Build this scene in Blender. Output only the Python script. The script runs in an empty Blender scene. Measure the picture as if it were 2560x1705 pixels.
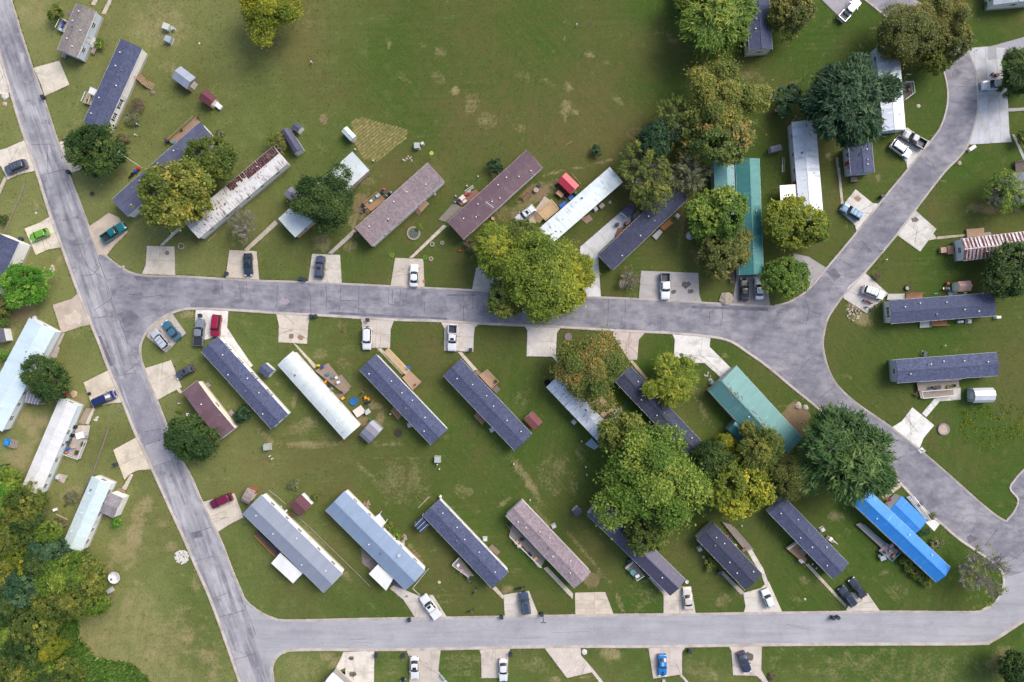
import bpy, bmesh, math, random
import numpy as np
from mathutils import Vector, Matrix
from mathutils.geometry import tessellate_polygon

# ------------------------------------------------------------------ camera, sky, sun, exposure
SC = bpy.context.scene
S = 0.085                      # metres on the ground per photograph pixel
CAMH = 145.0667                # camera height
cd = bpy.data.cameras.new('camera'); cam = bpy.data.objects.new('camera', cd)
SC.collection.objects.link(cam); SC.camera = cam
cam.location = (0, 0, CAMH); cam.rotation_euler = (0, 0, 0)
cd.sensor_width = 36; cd.lens = 24.0; cd.clip_start = 1; cd.clip_end = 6000

SUN_AZ, SUN_EL = math.radians(38), math.radians(47)      # azimuth counted from +x towards +y
wd = bpy.data.worlds.new('World'); SC.world = wd; wd.use_nodes = True
_nt = wd.node_tree; _bg = _nt.nodes['Background']
_sky = _nt.nodes.new('ShaderNodeTexSky'); _sky.sky_type = 'NISHITA'; _sky.sun_disc = False
_sky.sun_elevation = SUN_EL; _sky.sun_rotation = math.pi / 2 - SUN_AZ
_sky.air_density = 1.0; _sky.dust_density = 4.0; _sky.ozone_density = 1.0
_nt.links.new(_sky.outputs[0], _bg.inputs[0]); _bg.inputs[1].default_value = 0.15
sl = bpy.data.lights.new('sun', 'SUN'); sun = bpy.data.objects.new('sun', sl); SC.collection.objects.link(sun)
sl.energy = 1.5; sl.angle = math.radians(30); sl.color = (1.0, 0.965, 0.91)
_d = Vector((math.cos(SUN_AZ) * math.cos(SUN_EL), math.sin(SUN_AZ) * math.cos(SUN_EL), math.sin(SUN_EL)))
sun.rotation_euler = _d.to_track_quat('Z', 'Y').to_euler(); sun.location = _d * 200
vs = SC.view_settings; vs.view_transform = 'Standard'; vs.look = 'None'; vs.gamma = 1; vs.use_curve_mapping = False
vs.exposure = 0.60

# ------------------------------------------------------------------ helpers: plan coordinates
COL = SC.collection
R = random.Random(7)
ROWY = (0, 420, 840, 1265); ZF = 2281 / 640
def pts(s):
    """plan points read off the survey sheets: 'rc:x,y x,y' = sheet row/column, 'n:' = whole plan"""
    out = []; ox = oy = 0; f = 1
    for tok in s.split():
        if ':' in tok:
            t, tok = tok.split(':')
            if t == 'n': ox = oy = 0; f = 1
            else: ox = int(t[1]) * 640; oy = ROWY[int(t[0])]; f = ZF
        x, y = tok.split(',')
        out.append((ox + float(x) / f, oy + float(y) / f))
    return out
def W(p, z=0.0):
    k = S * (CAMH - z) / CAMH
    return Vector(((p[0] - 1280) * k, (852.5 - p[1]) * k))
def wp(s, z=0.0): return [W(p, z) for p in pts(s)]
def w1(s, z=0.0): return wp(s, z)[0]

# ------------------------------------------------------------------ helpers: objects
def tag(o, label=None, cat=None, group=None, kind=None):
    if label: o['label'] = label
    if cat: o['category'] = cat
    if group: o['group'] = group
    if kind: o['kind'] = kind
    return o
def empty(name, loc, rz=0, label=None, cat=None, group=None):
    o = bpy.data.objects.new(name, None); COL.objects.link(o); o.empty_display_size = .3
    o.location = (loc[0], loc[1], loc[2] if len(loc) > 2 else 0); o.rotation_euler = (0, 0, rz)
    return tag(o, label, cat, group)
class MB:
    def __init__(s): s.v = []; s.f = []; s.m = []; s.mi = 0
    def add(s, vs, fs):
        n = len(s.v); s.v += [tuple(v) for v in vs]; s.f += [tuple(n + i for i in f) for f in fs]; s.m += [s.mi] * len(fs); return s
    def box(s, cx, cy, cz, sx, sy, sz, rz=0.0, tp=1.0):
        c, q = math.cos(rz), math.sin(rz); vs = []
        for z, t in ((-.5, 1), (.5, tp)):
            for x, y in ((-.5, -.5), (.5, -.5), (.5, .5), (-.5, .5)):
                X, Y = x * sx * t, y * sy * t
                vs.append((cx + X * c - Y * q, cy + X * q + Y * c, cz + z * sz))
        return s.add(vs, [(3, 2, 1, 0), (4, 5, 6, 7), (0, 1, 5, 4), (1, 2, 6, 5), (2, 3, 7, 6), (3, 0, 4, 7)])
    def cyl(s, x, y, z0, z1, r0, r1=None, n=10):
        return s.tube((x, y, z0), (x, y, z1), r0, r1, n)
    def tube(s, a, b, r0, r1=None, n=6):
        r1 = r0 if r1 is None else r1; a, b = Vector(a), Vector(b); d = (b - a)
        if d.length < 1e-6: return s
        d.normalize(); u = d.orthogonal().normalized(); w = d.cross(u); vs = []
        for p, r in ((a, r0), (b, r1)):
            for i in range(n):
                t = 2 * math.pi * i / n; vs.append(p + (u * math.cos(t) + w * math.sin(t)) * r)
        fs = [(i, (i + 1) % n, n + (i + 1) % n, n + i) for i in range(n)]
        return s.add(vs, fs + [tuple(range(n - 1, -1, -1)), tuple(range(n, 2 * n))])
    def lathe(s, x, y, prof, n=14):
        vs = []; k = len(prof)
        for r, z in prof:
            for i in range(n):
                t = 2 * math.pi * i / n; vs.append((x + r * math.cos(t), y + r * math.sin(t), z))
        fs = [(j * n + i, j * n + (i + 1) % n, (j + 1) * n + (i + 1) % n, (j + 1) * n + i) for j in range(k - 1) for i in range(n)]
        return s.add(vs, fs + [tuple(range(n - 1, -1, -1)), tuple(range((k - 1) * n, k * n))])
    def prism(s, poly, z0, z1):
        n = len(poly); a = sum(poly[i][0] * poly[(i + 1) % n][1] - poly[(i + 1) % n][0] * poly[i][1] for i in range(n))
        if a < 0: poly = poly[::-1]
        vs = [(p[0], p[1], z0) for p in poly] + [(p[0], p[1], z1) for p in poly]
        tri = tessellate_polygon([[Vector((p[0], p[1], 0)) for p in poly]])
        fs = []
        for t in tri:
            p, q, r = (poly[i] for i in t)
            if (q[0] - p[0]) * (r[1] - p[1]) - (q[1] - p[1]) * (r[0] - p[0]) < 0: t = t[::-1]
            fs.append(tuple(n + i for i in t)); fs.append(tuple(reversed(t)))
        fs += [(i, (i + 1) % n, n + (i + 1) % n, n + i) for i in range(n)]
        return s.add(vs, fs)
    def build(s, name, mat, parent=None, smooth=False):
        me = bpy.data.meshes.new(name); me.from_pydata(s.v, [], s.f)
        for m in (mat if isinstance(mat, (list, tuple)) else [mat]): me.materials.append(m)
        if isinstance(mat, (list, tuple)): me.polygons.foreach_set('material_index', s.m)
        if smooth: me.polygons.foreach_set('use_smooth', [True] * len(me.polygons))
        me.update()
        o = bpy.data.objects.new(name, me); COL.objects.link(o)
        if parent is not None: o.parent = parent
        return o
def copy_tree(o, parent=None):
    c = o.copy(); COL.objects.link(c); c.parent = parent
    for ch in list(o.children): copy_tree(ch, c)
    return c

# ------------------------------------------------------------------ materials (all node based)
MC = {}
def srgb(h):
    h = h.lstrip('#'); c = [int(h[i:i + 2], 16) / 255 for i in (0, 2, 4)]
    return tuple((x / 12.92 if x <= .04045 else ((x + .055) / 1.055) ** 2.4) for x in c)
def col(c): return srgb(c) if isinstance(c, str) else tuple(c)
def newmat(name):
    m = bpy.data.materials.new(name); m.use_nodes = True; nt = m.node_tree
    return m, nt, nt.nodes['Principled BSDF']
class NG:
    def __init__(s, nt): s.nt = nt
    def n(s, t, **kw):
        x = s.nt.nodes.new('ShaderNode' + t)
        for k, v in kw.items(): setattr(x, k, v)
        return x
    def l(s, a, b): s.nt.links.new(a, b)
    def coord(s, stretch=(1, 1, 1), rot=0, rnd=True):
        t = s.n('TexCoord'); mp = s.n('Mapping'); mp.vector_type = 'TEXTURE'; mp.inputs['Scale'].default_value = tuple(1 / q for q in stretch); mp.inputs['Rotation'].default_value = (0, 0, rot)
        s.l(t.outputs['Object'], mp.inputs['Vector'])
        if not rnd: return mp.outputs[0]
        oi = s.n('ObjectInfo'); mu = s.n('MATH' if 0 else 'Math', operation='MULTIPLY'); mu.inputs[1].default_value = 57
        s.l(oi.outputs['Random'], mu.inputs[0]); va = s.n('VectorMath', operation='ADD')
        s.l(mp.outputs[0], va.inputs[0]); s.l(mu.outputs[0], va.inputs[1]); return va.outputs[0]
    def noise(s, vec, scale, detail=4, rough=.55):
        x = s.n('TexNoise'); x.inputs['Scale'].default_value = scale; x.inputs['Detail'].default_value = detail; x.inputs['Roughness'].default_value = rough
        s.l(vec, x.inputs['Vector']); return x.outputs['Fac']
    def rng(s, val, a, b, c=0, d=1):
        x = s.n('MapRange'); x.inputs[1].default_value = a; x.inputs[2].default_value = b; x.inputs[3].default_value = c; x.inputs[4].default_value = d
        s.l(val, x.inputs[0]); return x.outputs[0]
    def mix(s, fac, a, b, mode='MIX'):
        x = s.n('Mix', data_type='RGBA', blend_type=mode)
        if isinstance(fac, (int, float)): x.inputs[0].default_value = fac
        else: s.l(fac, x.inputs[0])
        for i, v in ((6, a), (7, b)):
            if isinstance(v, (tuple, list)): x.inputs[i].default_value = (*v[:3], 1)
            else: s.l(v, x.inputs[i])
        return x.outputs[2]
    def math(s, op, a, b=0.5):
        x = s.n('Math', operation=op)
        for i, v in ((0, a), (1, b)):
            if isinstance(v, (int, float)): x.inputs[i].default_value = v
            else: s.l(v, x.inputs[i])
        return x.outputs[0]
    def bump(s, h, bsdf, strength=.3, dist=.05):
        b = s.n('Bump'); b.inputs['Strength'].default_value = strength; b.inputs['Distance'].default_value = dist
        s.l(h, b.inputs['Height']); s.l(b.outputs[0], bsdf.inputs['Normal'])
    def attr(s, name):
        a = s.n('Attribute', attribute_name=name); return a.outputs['Fac']
def noisy(name, c1, c2, scale=3, rough=.7, metal=0, stretch=(1, 1, 1), rot=0, lo=.35, hi=.65, stain=None, sscale=.6, slo=.5, shi=.7, sstretch=(1, 1, 1), bump=0, coat=0, fine=.25):
    key = (name, c1, c2, scale, rough, stain, slo, rot)
    if key in MC: return MC[key]
    m, nt, b = newmat(name); g = NG(nt); v = g.coord(stretch, rot)
    nz = g.noise(v, scale, 5); c = g.mix(g.rng(nz, lo, hi), col(c1), col(c2))
    if fine:
        nf = g.noise(v, scale * 9, 2); c = g.mix(g.rng(nf, .3, .7, 0, fine), c, (.0, .0, .0))
    if stain is not None:
        sv = g.coord(sstretch, rot); ns = g.noise(sv, sscale, 6, .65); c = g.mix(g.rng(ns, slo, shi), c, col(stain))
    g.l(c, b.inputs['Base Color']); b.inputs['Roughness'].default_value = rough; b.inputs['Metallic'].default_value = metal
    if coat: b.inputs['Coat Weight'].default_value = coat; b.inputs['Coat Roughness'].default_value = .08
    if bump: g.bump(nz, b, bump, .03)
    MC[key] = m; return m
def paint(c, rough=.45, metal=0.0):
    c = col(c); return noisy('painted', tuple(x * .93 for x in c), c, 1.2, rough, metal, fine=.06)
def carpaint(c):
    c = col(c); return noisy('car_paint', tuple(x * .95 for x in c), c, .8, .28, .25, coat=.6, fine=0)
def wood(c):
    c = col(c); return noisy('timber', tuple(x * .7 for x in c), c, 2.2, .8, stretch=(1, 6, 6), bump=.2)
def concrete(c='#bdb4a6', st='#8d8578', slo=.52):
    c = tuple(min(.74, x * 1.1) for x in col(c)); return noisy('concrete', tuple(x * .86 for x in c), c, .55, .85, stain=st, sscale=.35, slo=slo - .03, shi=.80, bump=.1, fine=.18)
def shingle(c):
    key = ('shingle', c)
    if key in MC: return MC[key]
    m, nt, b = newmat('asphalt_shingle'); g = NG(nt); v = g.coord(rnd=True); c = col(c)
    br = g.n('TexBrick'); br.inputs['Scale'].default_value = 1; br.inputs['Brick Width'].default_value = .42; br.inputs['Row Height'].default_value = .24
    br.inputs['Mortar Size'].default_value = .012; br.inputs['Color1'].default_value = (*[x * .6 for x in c], 1); br.inputs['Color2'].default_value = (*[x * 1.5 for x in c], 1)
    br.inputs['Mortar'].default_value = (*[x * .45 for x in c], 1); br.inputs['Bias'].default_value = -.1; g.l(v, br.inputs['Vector'])
    nz = g.noise(v, 3.2, 4, .7); cc = g.mix(g.rng(nz, .36, .64, 0, .6), br.outputs[0], tuple(x * 1.2 for x in c))
    n2 = g.noise(v, .18, 3); cc = g.mix(g.rng(n2, .35, .7, 0, .3), cc, tuple(x * .7 for x in c))
    n3 = g.noise(g.coord((1.6, .18, 1)), 1, 4); cc = g.mix(g.rng(n3, .52, .75, 0, .35), cc, tuple(min(1, x * 1.9) for x in c))
    oi = g.n('ObjectInfo'); cc = g.mix(g.rng(oi.outputs['Random'], 0, 1, 0, .45), cc, tuple(x * .55 for x in c))
    g.l(cc, b.inputs['Base Color']); b.inputs['Roughness'].default_value = .9; g.bump(br.outputs['Fac'], b, .25, -.02)
    MC[key] = m; return m
def metal_roof(c, rough=.42, stain=None, slo=.56, shi=.68, ss=1.3):
    c = col(c); return noisy('sheet_metal_roof', tuple(x * .88 for x in c), c, .5, rough, .15, stretch=(1.6, .35, 1), stain=stain, sscale=ss, slo=slo, shi=shi, sstretch=(2.2, .45, 1), fine=.1)
def glass(c=(.02, .025, .03)):
    key = ('glass', c)
    if key not in MC:
        m, nt, b = newmat('window_glass'); b.inputs['Base Color'].default_value = (*c, 1); b.inputs['Roughness'].default_value = .06
        b.inputs['Specular IOR Level'].default_value = .7; MC[key] = m
    return MC[key]
def leafmat(a, b_, c, trans=.3):
    key = ('leaf', a, b_, c)
    if key in MC: return MC[key]
    m, nt, b = newmat('foliage'); g = NG(nt); t = g.attr('tint'); s2 = g.attr('speck')
    x = g.mix(g.rng(t, .0, .6), col(a), col(b_)); x = g.mix(g.rng(t, .62, .9), x, col(c)); x = g.mix(g.rng(s2, 0, 1, 0, .5), x, (.008, .014, .004))
    g.l(x, b.inputs['Base Color']); b.inputs['Roughness'].default_value = .55; b.inputs['Specular IOR Level'].default_value = .25
    tr = g.n('BsdfTranslucent'); g.l(x, tr.inputs['Color']); ms = g.n('MixShader'); ms.inputs[0].default_value = trans
    g.l(b.outputs[0], ms.inputs[1]); g.l(tr.outputs[0], ms.inputs[2]); g.l(ms.outputs[0], nt.nodes['Material Output'].inputs[0])
    MC[key] = m; return m
BARK = noisy('bark', '#5a5046', '#80766a', 5, .9, stretch=(1, 1, .3), bump=.3)
PALEBARK = noisy('bark_pale', '#8a8478', '#b5afa3', 5, .9, stretch=(1, 1, .3), bump=.3)
TYRE = paint((.018, .018, .02), .8); BLACK = paint((.022, .022, .025), .5); STEEL = paint((.45, .46, .48), .35, .8)
WHITE = paint((.8, .8, .79), .5); DARKPLASTIC = paint((.03, .034, .045), .45)

# ------------------------------------------------------------------ ground sheet
def vnoise(X, Y, sc, seed):
    r = np.random.RandomState(seed); g = r.rand(256, 256)
    x = X / sc; y = Y / sc; xi = np.floor(x).astype(int); yi = np.floor(y).astype(int); fx = x - xi; fy = y - yi
    fx = fx * fx * (3 - 2 * fx); fy = fy * fy * (3 - 2 * fy); q = lambda a, b: g[a % 256, b % 256]
    return (q(xi, yi) * (1 - fx) + q(xi + 1, yi) * fx) * (1 - fy) + (q(xi, yi + 1) * (1 - fx) + q(xi + 1, yi + 1) * fx) * fy
PATCH = """00:300,100 150 150 0 .5|00:1450,230 230 200 0 .5|00:1560,640 130 60 .6 .4|01:600,1055 42 48 0 1.2s|01:1280,265 25 15 0 .8|01:1790,800 42 50 .3 1|
01:1190,410 14 40 0 .8|01:1640,450 70 40 .3 .6|01:1620,690 70 50 0 .6|01:1480,400 70 14 .5 .7|01:1350,720 120 16 .4 .6|01:1930,930 90 110 0 .5|01:2060,1080 110 90 0 .55|01:960,1500 60 60 0 .6|01:450,230 40 110 .2 .5|
02:480,190 12 30 0 1.1|02:480,320 9 60 0 .9|02:482,470 9 70 0 1|02:485,570 9 40 0 .9|02:500,780 45 60 0 .7|02:485,960 55 60 0 .9|02:470,1040 14 60 0 .8|02:560,1000 32 25 0 .8|02:700,500 50 22 .4 .95|02:850,560 50 16 .3 .6|02:960,900 90 40 .5 .45|02:100,680 80 40 .4 .5|02:330,740 70 16 .5 .6|02:380,1540 80 12 -.25 1|02:560,1500 120 10 -.12 1|02:800,1445 100 11 -.25 1|02:1420,340 90 40 .7 .55|02:1330,230 40 110 .3 .35|02:1100,1180 110 70 0 .5|02:60,1150 90 40 0 .5|02:2100,660 90 60 0 .5|02:2240,780 60 90 .4 .45|
12:200,230 140 70 -.4 1.1s|12:330,180 110 60 -.5 .8|12:110,330 90 60 0 .8|12:30,420 60 70 0 .8|12:560,670 90 60 0 .4|12:1500,500 60 150 0 .5|12:1640,760 60 90 0 .7|12:1890,930 45 70 0 .9s|12:830,850 60 60 0 .4|
11:930,350 80 130 .3 1s|11:600,650 90 80 0 .7|11:820,690 90 60 0 .6|11:1000,120 90 80 0 .5|11:2200,400 90 80 0 .6|11:860,470 50 60 0 .9|11:2130,60 70 60 0 .7|11:470,930 30 90 0 .4|11:770,1420 30 130 -.2 .5|
10:460,920 28 70 .3 1.1|10:530,830 20 30 0 .8|10:140,1230 180 140 0 .8s|10:50,1400 90 160 0 .6|10:1660,1310 70 40 0 .9|10:850,1000 1 1 0 0|10:330,340 12 40 0 .7|
20:220,760 75 75 0 .9|20:290,850 75 75 0 .9|20:370,770 70 70 0 .8|20:150,1100 140 150 0 .6|20:250,1000 60 200 .4 .6|20:1290,1510 90 90 0 .7|20:640,1400 110 60 0 .6|20:700,590 70 70 0 .8s|20:1500,1000 1 1 0 0|
21:500,965 320 36 0 .75|21:400,810 150 80 -.3 .6|21:80,880 120 22 .8 .8|21:1060,620 70 50 0 .9|21:1100,740 45 80 0 .9|21:950,760 60 40 0 .9s|21:1180,960 150 20 0 .6|21:1300,1300 260 190 .5 .5|21:1250,1090 300 14 0 .4|21:1850,1380 110 60 .3 .55|21:2200,1490 80 22 -.6 .8|21:560,160 70 60 0 .55|21:780,250 70 60 0 .5|21:1900,1500 200 22 .7 .6|21:1000,1230 200 30 .7 .55|21:340,600 20 70 .2 .7|21:180,420 40 30 0 .6|
22:150,1300 250 40 .95 .9|22:380,1250 190 190 0 .45|22:60,600 120 200 .8 .3|22:1720,700 30 170 -.5 .6|22:1640,490 50 60 0 .6|22:940,670 70 40 0 .8|22:1900,180 50 18 .3 .7|22:1880,1000 70 70 0 .7s|22:850,1410 60 20 0 .8|22:620,1000 80 160 0 .4|
23:250,760 130 150 0 1.2s|23:120,620 40 22 0 .7|23:270,620 45 25 0 .9|23:700,360 60 20 0 .4|23:1290,1500 60 50 0 .6|
30:1200,270 75 290 .15 .9|30:1080,400 130 110 0 .7|30:930,540 110 60 0 .7|30:1530,360 70 50 0 .8|30:1440,150 60 40 0 .6|30:1680,1180 70 60 0 .9|30:1400,1340 110 60 0 .7|30:1230,690 70 14 .1 .9|30:1130,880 60 130 .5 .5|30:1850,1330 120 80 0 .7|30:1200,1200 650 420 0 .42|30:1750,700 40 110 0 .6|30:1900,1500 60 110 0 .6|30:850,1200 150 120 0 .5|
31:640,1340 80 40 0 .8|31:730,1410 70 50 0 .9|31:2230,740 60 50 0 .9|31:400,1450 200 110 0 .4|31:500,330 70 330 -.75 .5|31:650,470 40 260 -.8 .9s|31:1420,430 30 120 -.6 .8s|31:1800,150 60 250 -.7 .5|31:1650,850 130 130 0 .3|31:1850,1400 160 110 0 .4|31:1200,1400 120 90 0 .4|
32:880,1310 90 50 0 1|32:720,660 70 60 0 .8s|32:700,480 20 330 -.7 .75|32:960,850 22 110 -.4 .9|32:380,1545 70 30 0 1|32:640,1530 60 20 0 .8|32:1880,850 80 70 0 .6|32:1810,1520 30 60 -.3 .8|32:1150,780 200 110 .6 .35|32:200,1420 140 90 0 .4|32:1700,1440 150 90 0 .4|32:50,560 60 50 0 .4|32:300,130 30 180 -.6 .6|
33:350,1270 60 18 0 .7|33:1150,760 100 80 0 .5|33:1040,590 45 30 0 .6|33:2110,1290 80 60 0 .7|33:600,80 100 50 0 .6|33:1000,1420 1100 150 0 .3|33:230,820 80 40 .5 .5|33:330,650 60 40 0 .5|33:2050,1420 120 160 0 .5s|
13:760,1230 50 45 0 1.1s|13:850,1330 100 60 .2 .95|13:1880,360 150 60 0 .8s|13:980,80 35 30 0 .8|13:1560,115 40 12 0 .7|13:600,600 1 1 0 0|13:700,510 22 40 .3 .6|13:1640,800 60 40 0 .6|
03:200,740 210 16 -.35 .45|03:420,620 18 260 .5 .4|03:540,1395 38 38 0 1|03:940,250 70 18 0 .6|03:500,250 200 20 -.9 .35|03:420,1100 90 60 0 .4"""
def patch_list():
    for ent in PATCH.replace('\n', '').split('|'):
        if not ent: continue
        c, rx, ry, an, st = ent.split(); soil = st.endswith('s')
        yield w1(c), float(rx) / ZF * S, float(ry) / ZF * S, -float(an), float(st.rstrip('s')), soil
def build_ground():
    inner_x = np.arange(-118, 118.1, .55); inner_y = np.arange(-82, 82.1, .55)
    far = np.array([130, 160, 220, 340, 600, 1200, 2600.])
    xs = np.concatenate([-far[::-1], inner_x, far]); ys = np.concatenate([-far[::-1], inner_y, far])
    X, Y = np.meshgrid(xs, ys); nx, ny = len(xs), len(ys)
    dry = np.zeros_like(X); soil = np.zeros_like(X)
    wob = (vnoise(X, Y, 1.6, 1) - .5) * 1.5 + (vnoise(X, Y, .7, 2) - .5) * 1.2
    for c, rx, ry, an, st, so in patch_list():
        dx = X - c.x; dy = Y - c.y; u = (dx * math.cos(an) + dy * math.sin(an)) / max(rx, .1); v = (-dx * math.sin(an) + dy * math.cos(an)) / max(ry, .1)
        d = np.sqrt(u * u + v * v); m = np.clip((1.25 - d + wob * .45) * 1.6, 0, 1) * st
        dry = np.maximum(dry, m)
        if so: soil = np.maximum(soil, m)
    lush = vnoise(X, Y, 22, 5) * .55 + vnoise(X, Y, 9, 6) * .45 + .08
    pale = np.clip((-X - 20) / 85, 0, 1) * 1.05 + np.clip((-Y - 58) / 20, 0, 1) * .45; pale = np.clip(pale * (.55 + .9 * vnoise(X, Y, 11, 9)), 0, 1)  # brighter, hazy light at left and bottom painted into the grass colour
    west_dry_light = np.clip((-X - 30) / 80, 0, 1) * .22 + np.clip((-Y - 62) / 20, 0, 1) * .12  # part plausible dryness, part the brighter left-side light painted as straw tone
    dry = np.clip(dry + west_dry_light * (.55 + .9 * vnoise(X, Y, 6, 8)), 0, 1.2)
    lush = np.clip(lush + .22 * np.clip((X - 10) / 70, 0, 1) + .22 * np.clip((-Y - 5) / 30, 0, 1) * np.clip((X + 60) / 30, 0, 1), 0, 1.3)
    Z = np.zeros_like(X); global DRYF; DRYF = (inner_x[0], inner_y[0], .55, dry[7:-7, 7:-7], lush[7:-7, 7:-7], pale[7:-7, 7:-7])
    idx = np.arange(nx * ny).reshape(ny, nx)
    q = np.stack([idx[:-1, :-1], idx[:-1, 1:], idx[1:, 1:], idx[1:, :-1]], -1).reshape(-1, 4)
    me = bpy.data.meshes.new('lawn'); me.vertices.add(nx * ny); me.vertices.foreach_set('co', np.stack([X, Y, Z], -1).ravel().astype(np.float32))
    me.loops.add(q.size); me.loops.foreach_set('vertex_index', q.ravel().astype(np.int32)); me.polygons.add(len(q))
    me.polygons.foreach_set('loop_start', np.arange(0, q.size, 4, dtype=np.int32)); me.update()
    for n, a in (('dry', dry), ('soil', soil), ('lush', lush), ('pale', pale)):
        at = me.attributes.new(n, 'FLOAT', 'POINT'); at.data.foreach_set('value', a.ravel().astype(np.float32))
    m, nt, b = newmat('mown_grass'); g = NG(nt); v = g.coord(rnd=False)
    big = g.noise(v, .045, 5, .6); mid = g.noise(v, .33, 6, .7); fine = g.noise(v, 1.7, 5, .75); vf = g.noise(v, 5.0, 3, .8)
    st1 = g.noise(g.coord((.06, 1.3, 1), .04, False), 1.1, 5, .65); st2 = g.noise(g.coord((.06, 1.3, 1), math.radians(-47), False), 1.1, 5, .65); st3 = g.noise(g.coord((.06, 1.2, 1), math.radians(80), False), 1.0, 5, .65)
    stm = g.mix(g.rng(g.noise(v, .022, 2), .48, .52), g.rng(st1, .3, .7), g.rng(st2, .3, .7)); stm = g.mix(g.rng(g.noise(v, .03, 1), .54, .57), stm, g.rng(st3, .3, .7))
    lsh = g.math('ADD', g.attr('lush'), g.math('MULTIPLY', g.math('SUBTRACT', mid, .5), 1.7)); lsh = g.math('ADD', lsh, g.math('MULTIPLY', g.math('SUBTRACT', big, .5), 1.5))
    c = g.mix(g.rng(lsh, .1, 1.0), (.126, .100, .040), (.042, .091, .013))
    c = g.mix(g.rng(mid, .54, .74, 0, .45), c, (.150, .118, .052))
    c = g.mix(g.math('MULTIPLY', stm, .34), c, (.125, .150, .036))
    c = g.mix(g.rng(g.math('ADD', g.attr('pale'), g.math('MULTIPLY', g.math('SUBTRACT', mid, .5), .9)), .05, .95, 0, .85), c, (.205, .222, .078))  # lightens the grass where the painted brightness lies
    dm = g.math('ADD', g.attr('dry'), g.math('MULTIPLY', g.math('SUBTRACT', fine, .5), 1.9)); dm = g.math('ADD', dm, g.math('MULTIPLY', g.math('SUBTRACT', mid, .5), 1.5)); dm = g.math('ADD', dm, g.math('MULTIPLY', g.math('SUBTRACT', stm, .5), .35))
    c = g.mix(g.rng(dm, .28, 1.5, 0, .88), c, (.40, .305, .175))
    sm = g.math('ADD', g.attr('soil'), g.math('MULTIPLY', g.math('SUBTRACT', fine, .5), 1.1)); c = g.mix(g.rng(sm, .45, 1.1, 0, .75), c, (.225, .148, .092))
    c = g.mix(g.rng(vf, .38, .68, 0, .42), c, (.022, .032, .006))
    c = g.mix(g.rng(fine, .56, .80, 0, .40), c, (.205, .185, .075))
    g.l(c, b.inputs['Base Color']); b.inputs['Roughness'].default_value = .95; b.inputs['Specular IOR Level'].default_value = .1
    g.bump(g.math('ADD', fine, g.math('MULTIPLY', vf, .6)), b, .55, .12)
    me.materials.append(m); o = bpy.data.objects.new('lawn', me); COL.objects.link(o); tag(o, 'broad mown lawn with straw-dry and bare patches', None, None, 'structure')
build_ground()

# ------------------------------------------------------------------ roads, kerbs, seams
def smooth(p, n=5, closed=False):
    out = []; k = len(p)
    for i in range(k if closed else k - 1):
        g = lambda j: p[j % k] if closed else p[min(max(j, 0), k - 1)]
        a, b, c, d = g(i - 1), g(i), g(i + 1), g(i + 2)
        for s_ in range(n):
            t = s_ / n; out.append(.5 * ((2 * b) + (c - a) * t + (2 * a - 5 * b + 4 * c - d) * t * t + (3 * b - a - 3 * c + d) * t ** 3))
    if not closed: out.append(p[-1])
    return out
def N(s): return [W(p) for p in pts('n:' + s)]
AW = N('-110,-225 -42,0 0,140 21,210 55,322 93,432 126,538 157,622 196,729 245,850 274,927 309,1008 342,1090 379,1168 426,1272 454,1332 488,1411 533,1515 600,1705 650,1850')
AE_N = N('-45,-225 27,0 70,138 109,247 140,342 172,434 213,543 236,610 263,639 314,676 365,690 463,692 561,698 640,702 769,706 856,710 977,716 1061,720 1181,726 1330,735 1460,743 1502,744 1597,748 1754,757 1920,766 1937,765 1976,754 2013,731 2038,706 2066,672 2142,581 2198,510 2271,422 2327,353 2352,317 2366,275 2370,238 2366,202 2356,171 2335,140 2285,93 2217,42 2164,0 2130,-25 2040,-90')
CE = N('2190,-90 2257,-17 2282,0 2313,17 2358,50 2397,98 2408,112 2425,140 2442,191 2446,238 2442,286 2422,356 2397,393 2359,432 2288,524 2240,588 2164,678 2116,729 2094,757 2069,796 2058,841 2057,868 2066,910 2080,944 2100,972 2144,1011 2229,1070 2307,1132 2369,1185 2459,1265 2509,1301 2522,1296 2540,1271 2545,1247 2526,1222 2535,1203 2560,1174 2640,1090')
SB = N('352,896 350,868 357,845 373,821 407,793 449,775 491,771 571,774 640,778 696,782 794,787 904,794 993,799 1100,802 1201,808 1311,813 1403,817 1532,825 1614,829 1678,832 1777,841 1827,853 1869,880 1920,916 1976,963 2052,1025 2130,1092 2214,1171 2257,1213 2310,1272 2352,1307 2397,1346 2447,1380 2498,1419 2510,1450 2503,1484 2487,1506 2459,1524 2425,1531 2202,1530 1920,1533 1740,1536 1535,1538 1347,1541 1120,1545 920,1548 724,1552 682,1546 654,1534 632,1519 612,1500 598,1470 578,1422 550,1349 511,1270 477,1193 454,1151 421,1076 393,1005 370,949 359,921')
ES = N('682,1850 682,1705 679,1672 688,1647 710,1630 752,1624 936,1624 1100,1622 1280,1618 1448,1616 1622,1616 1906,1612 2200,1610 2440,1609 2481,1601 2560,1551 2640,1500')
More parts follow.
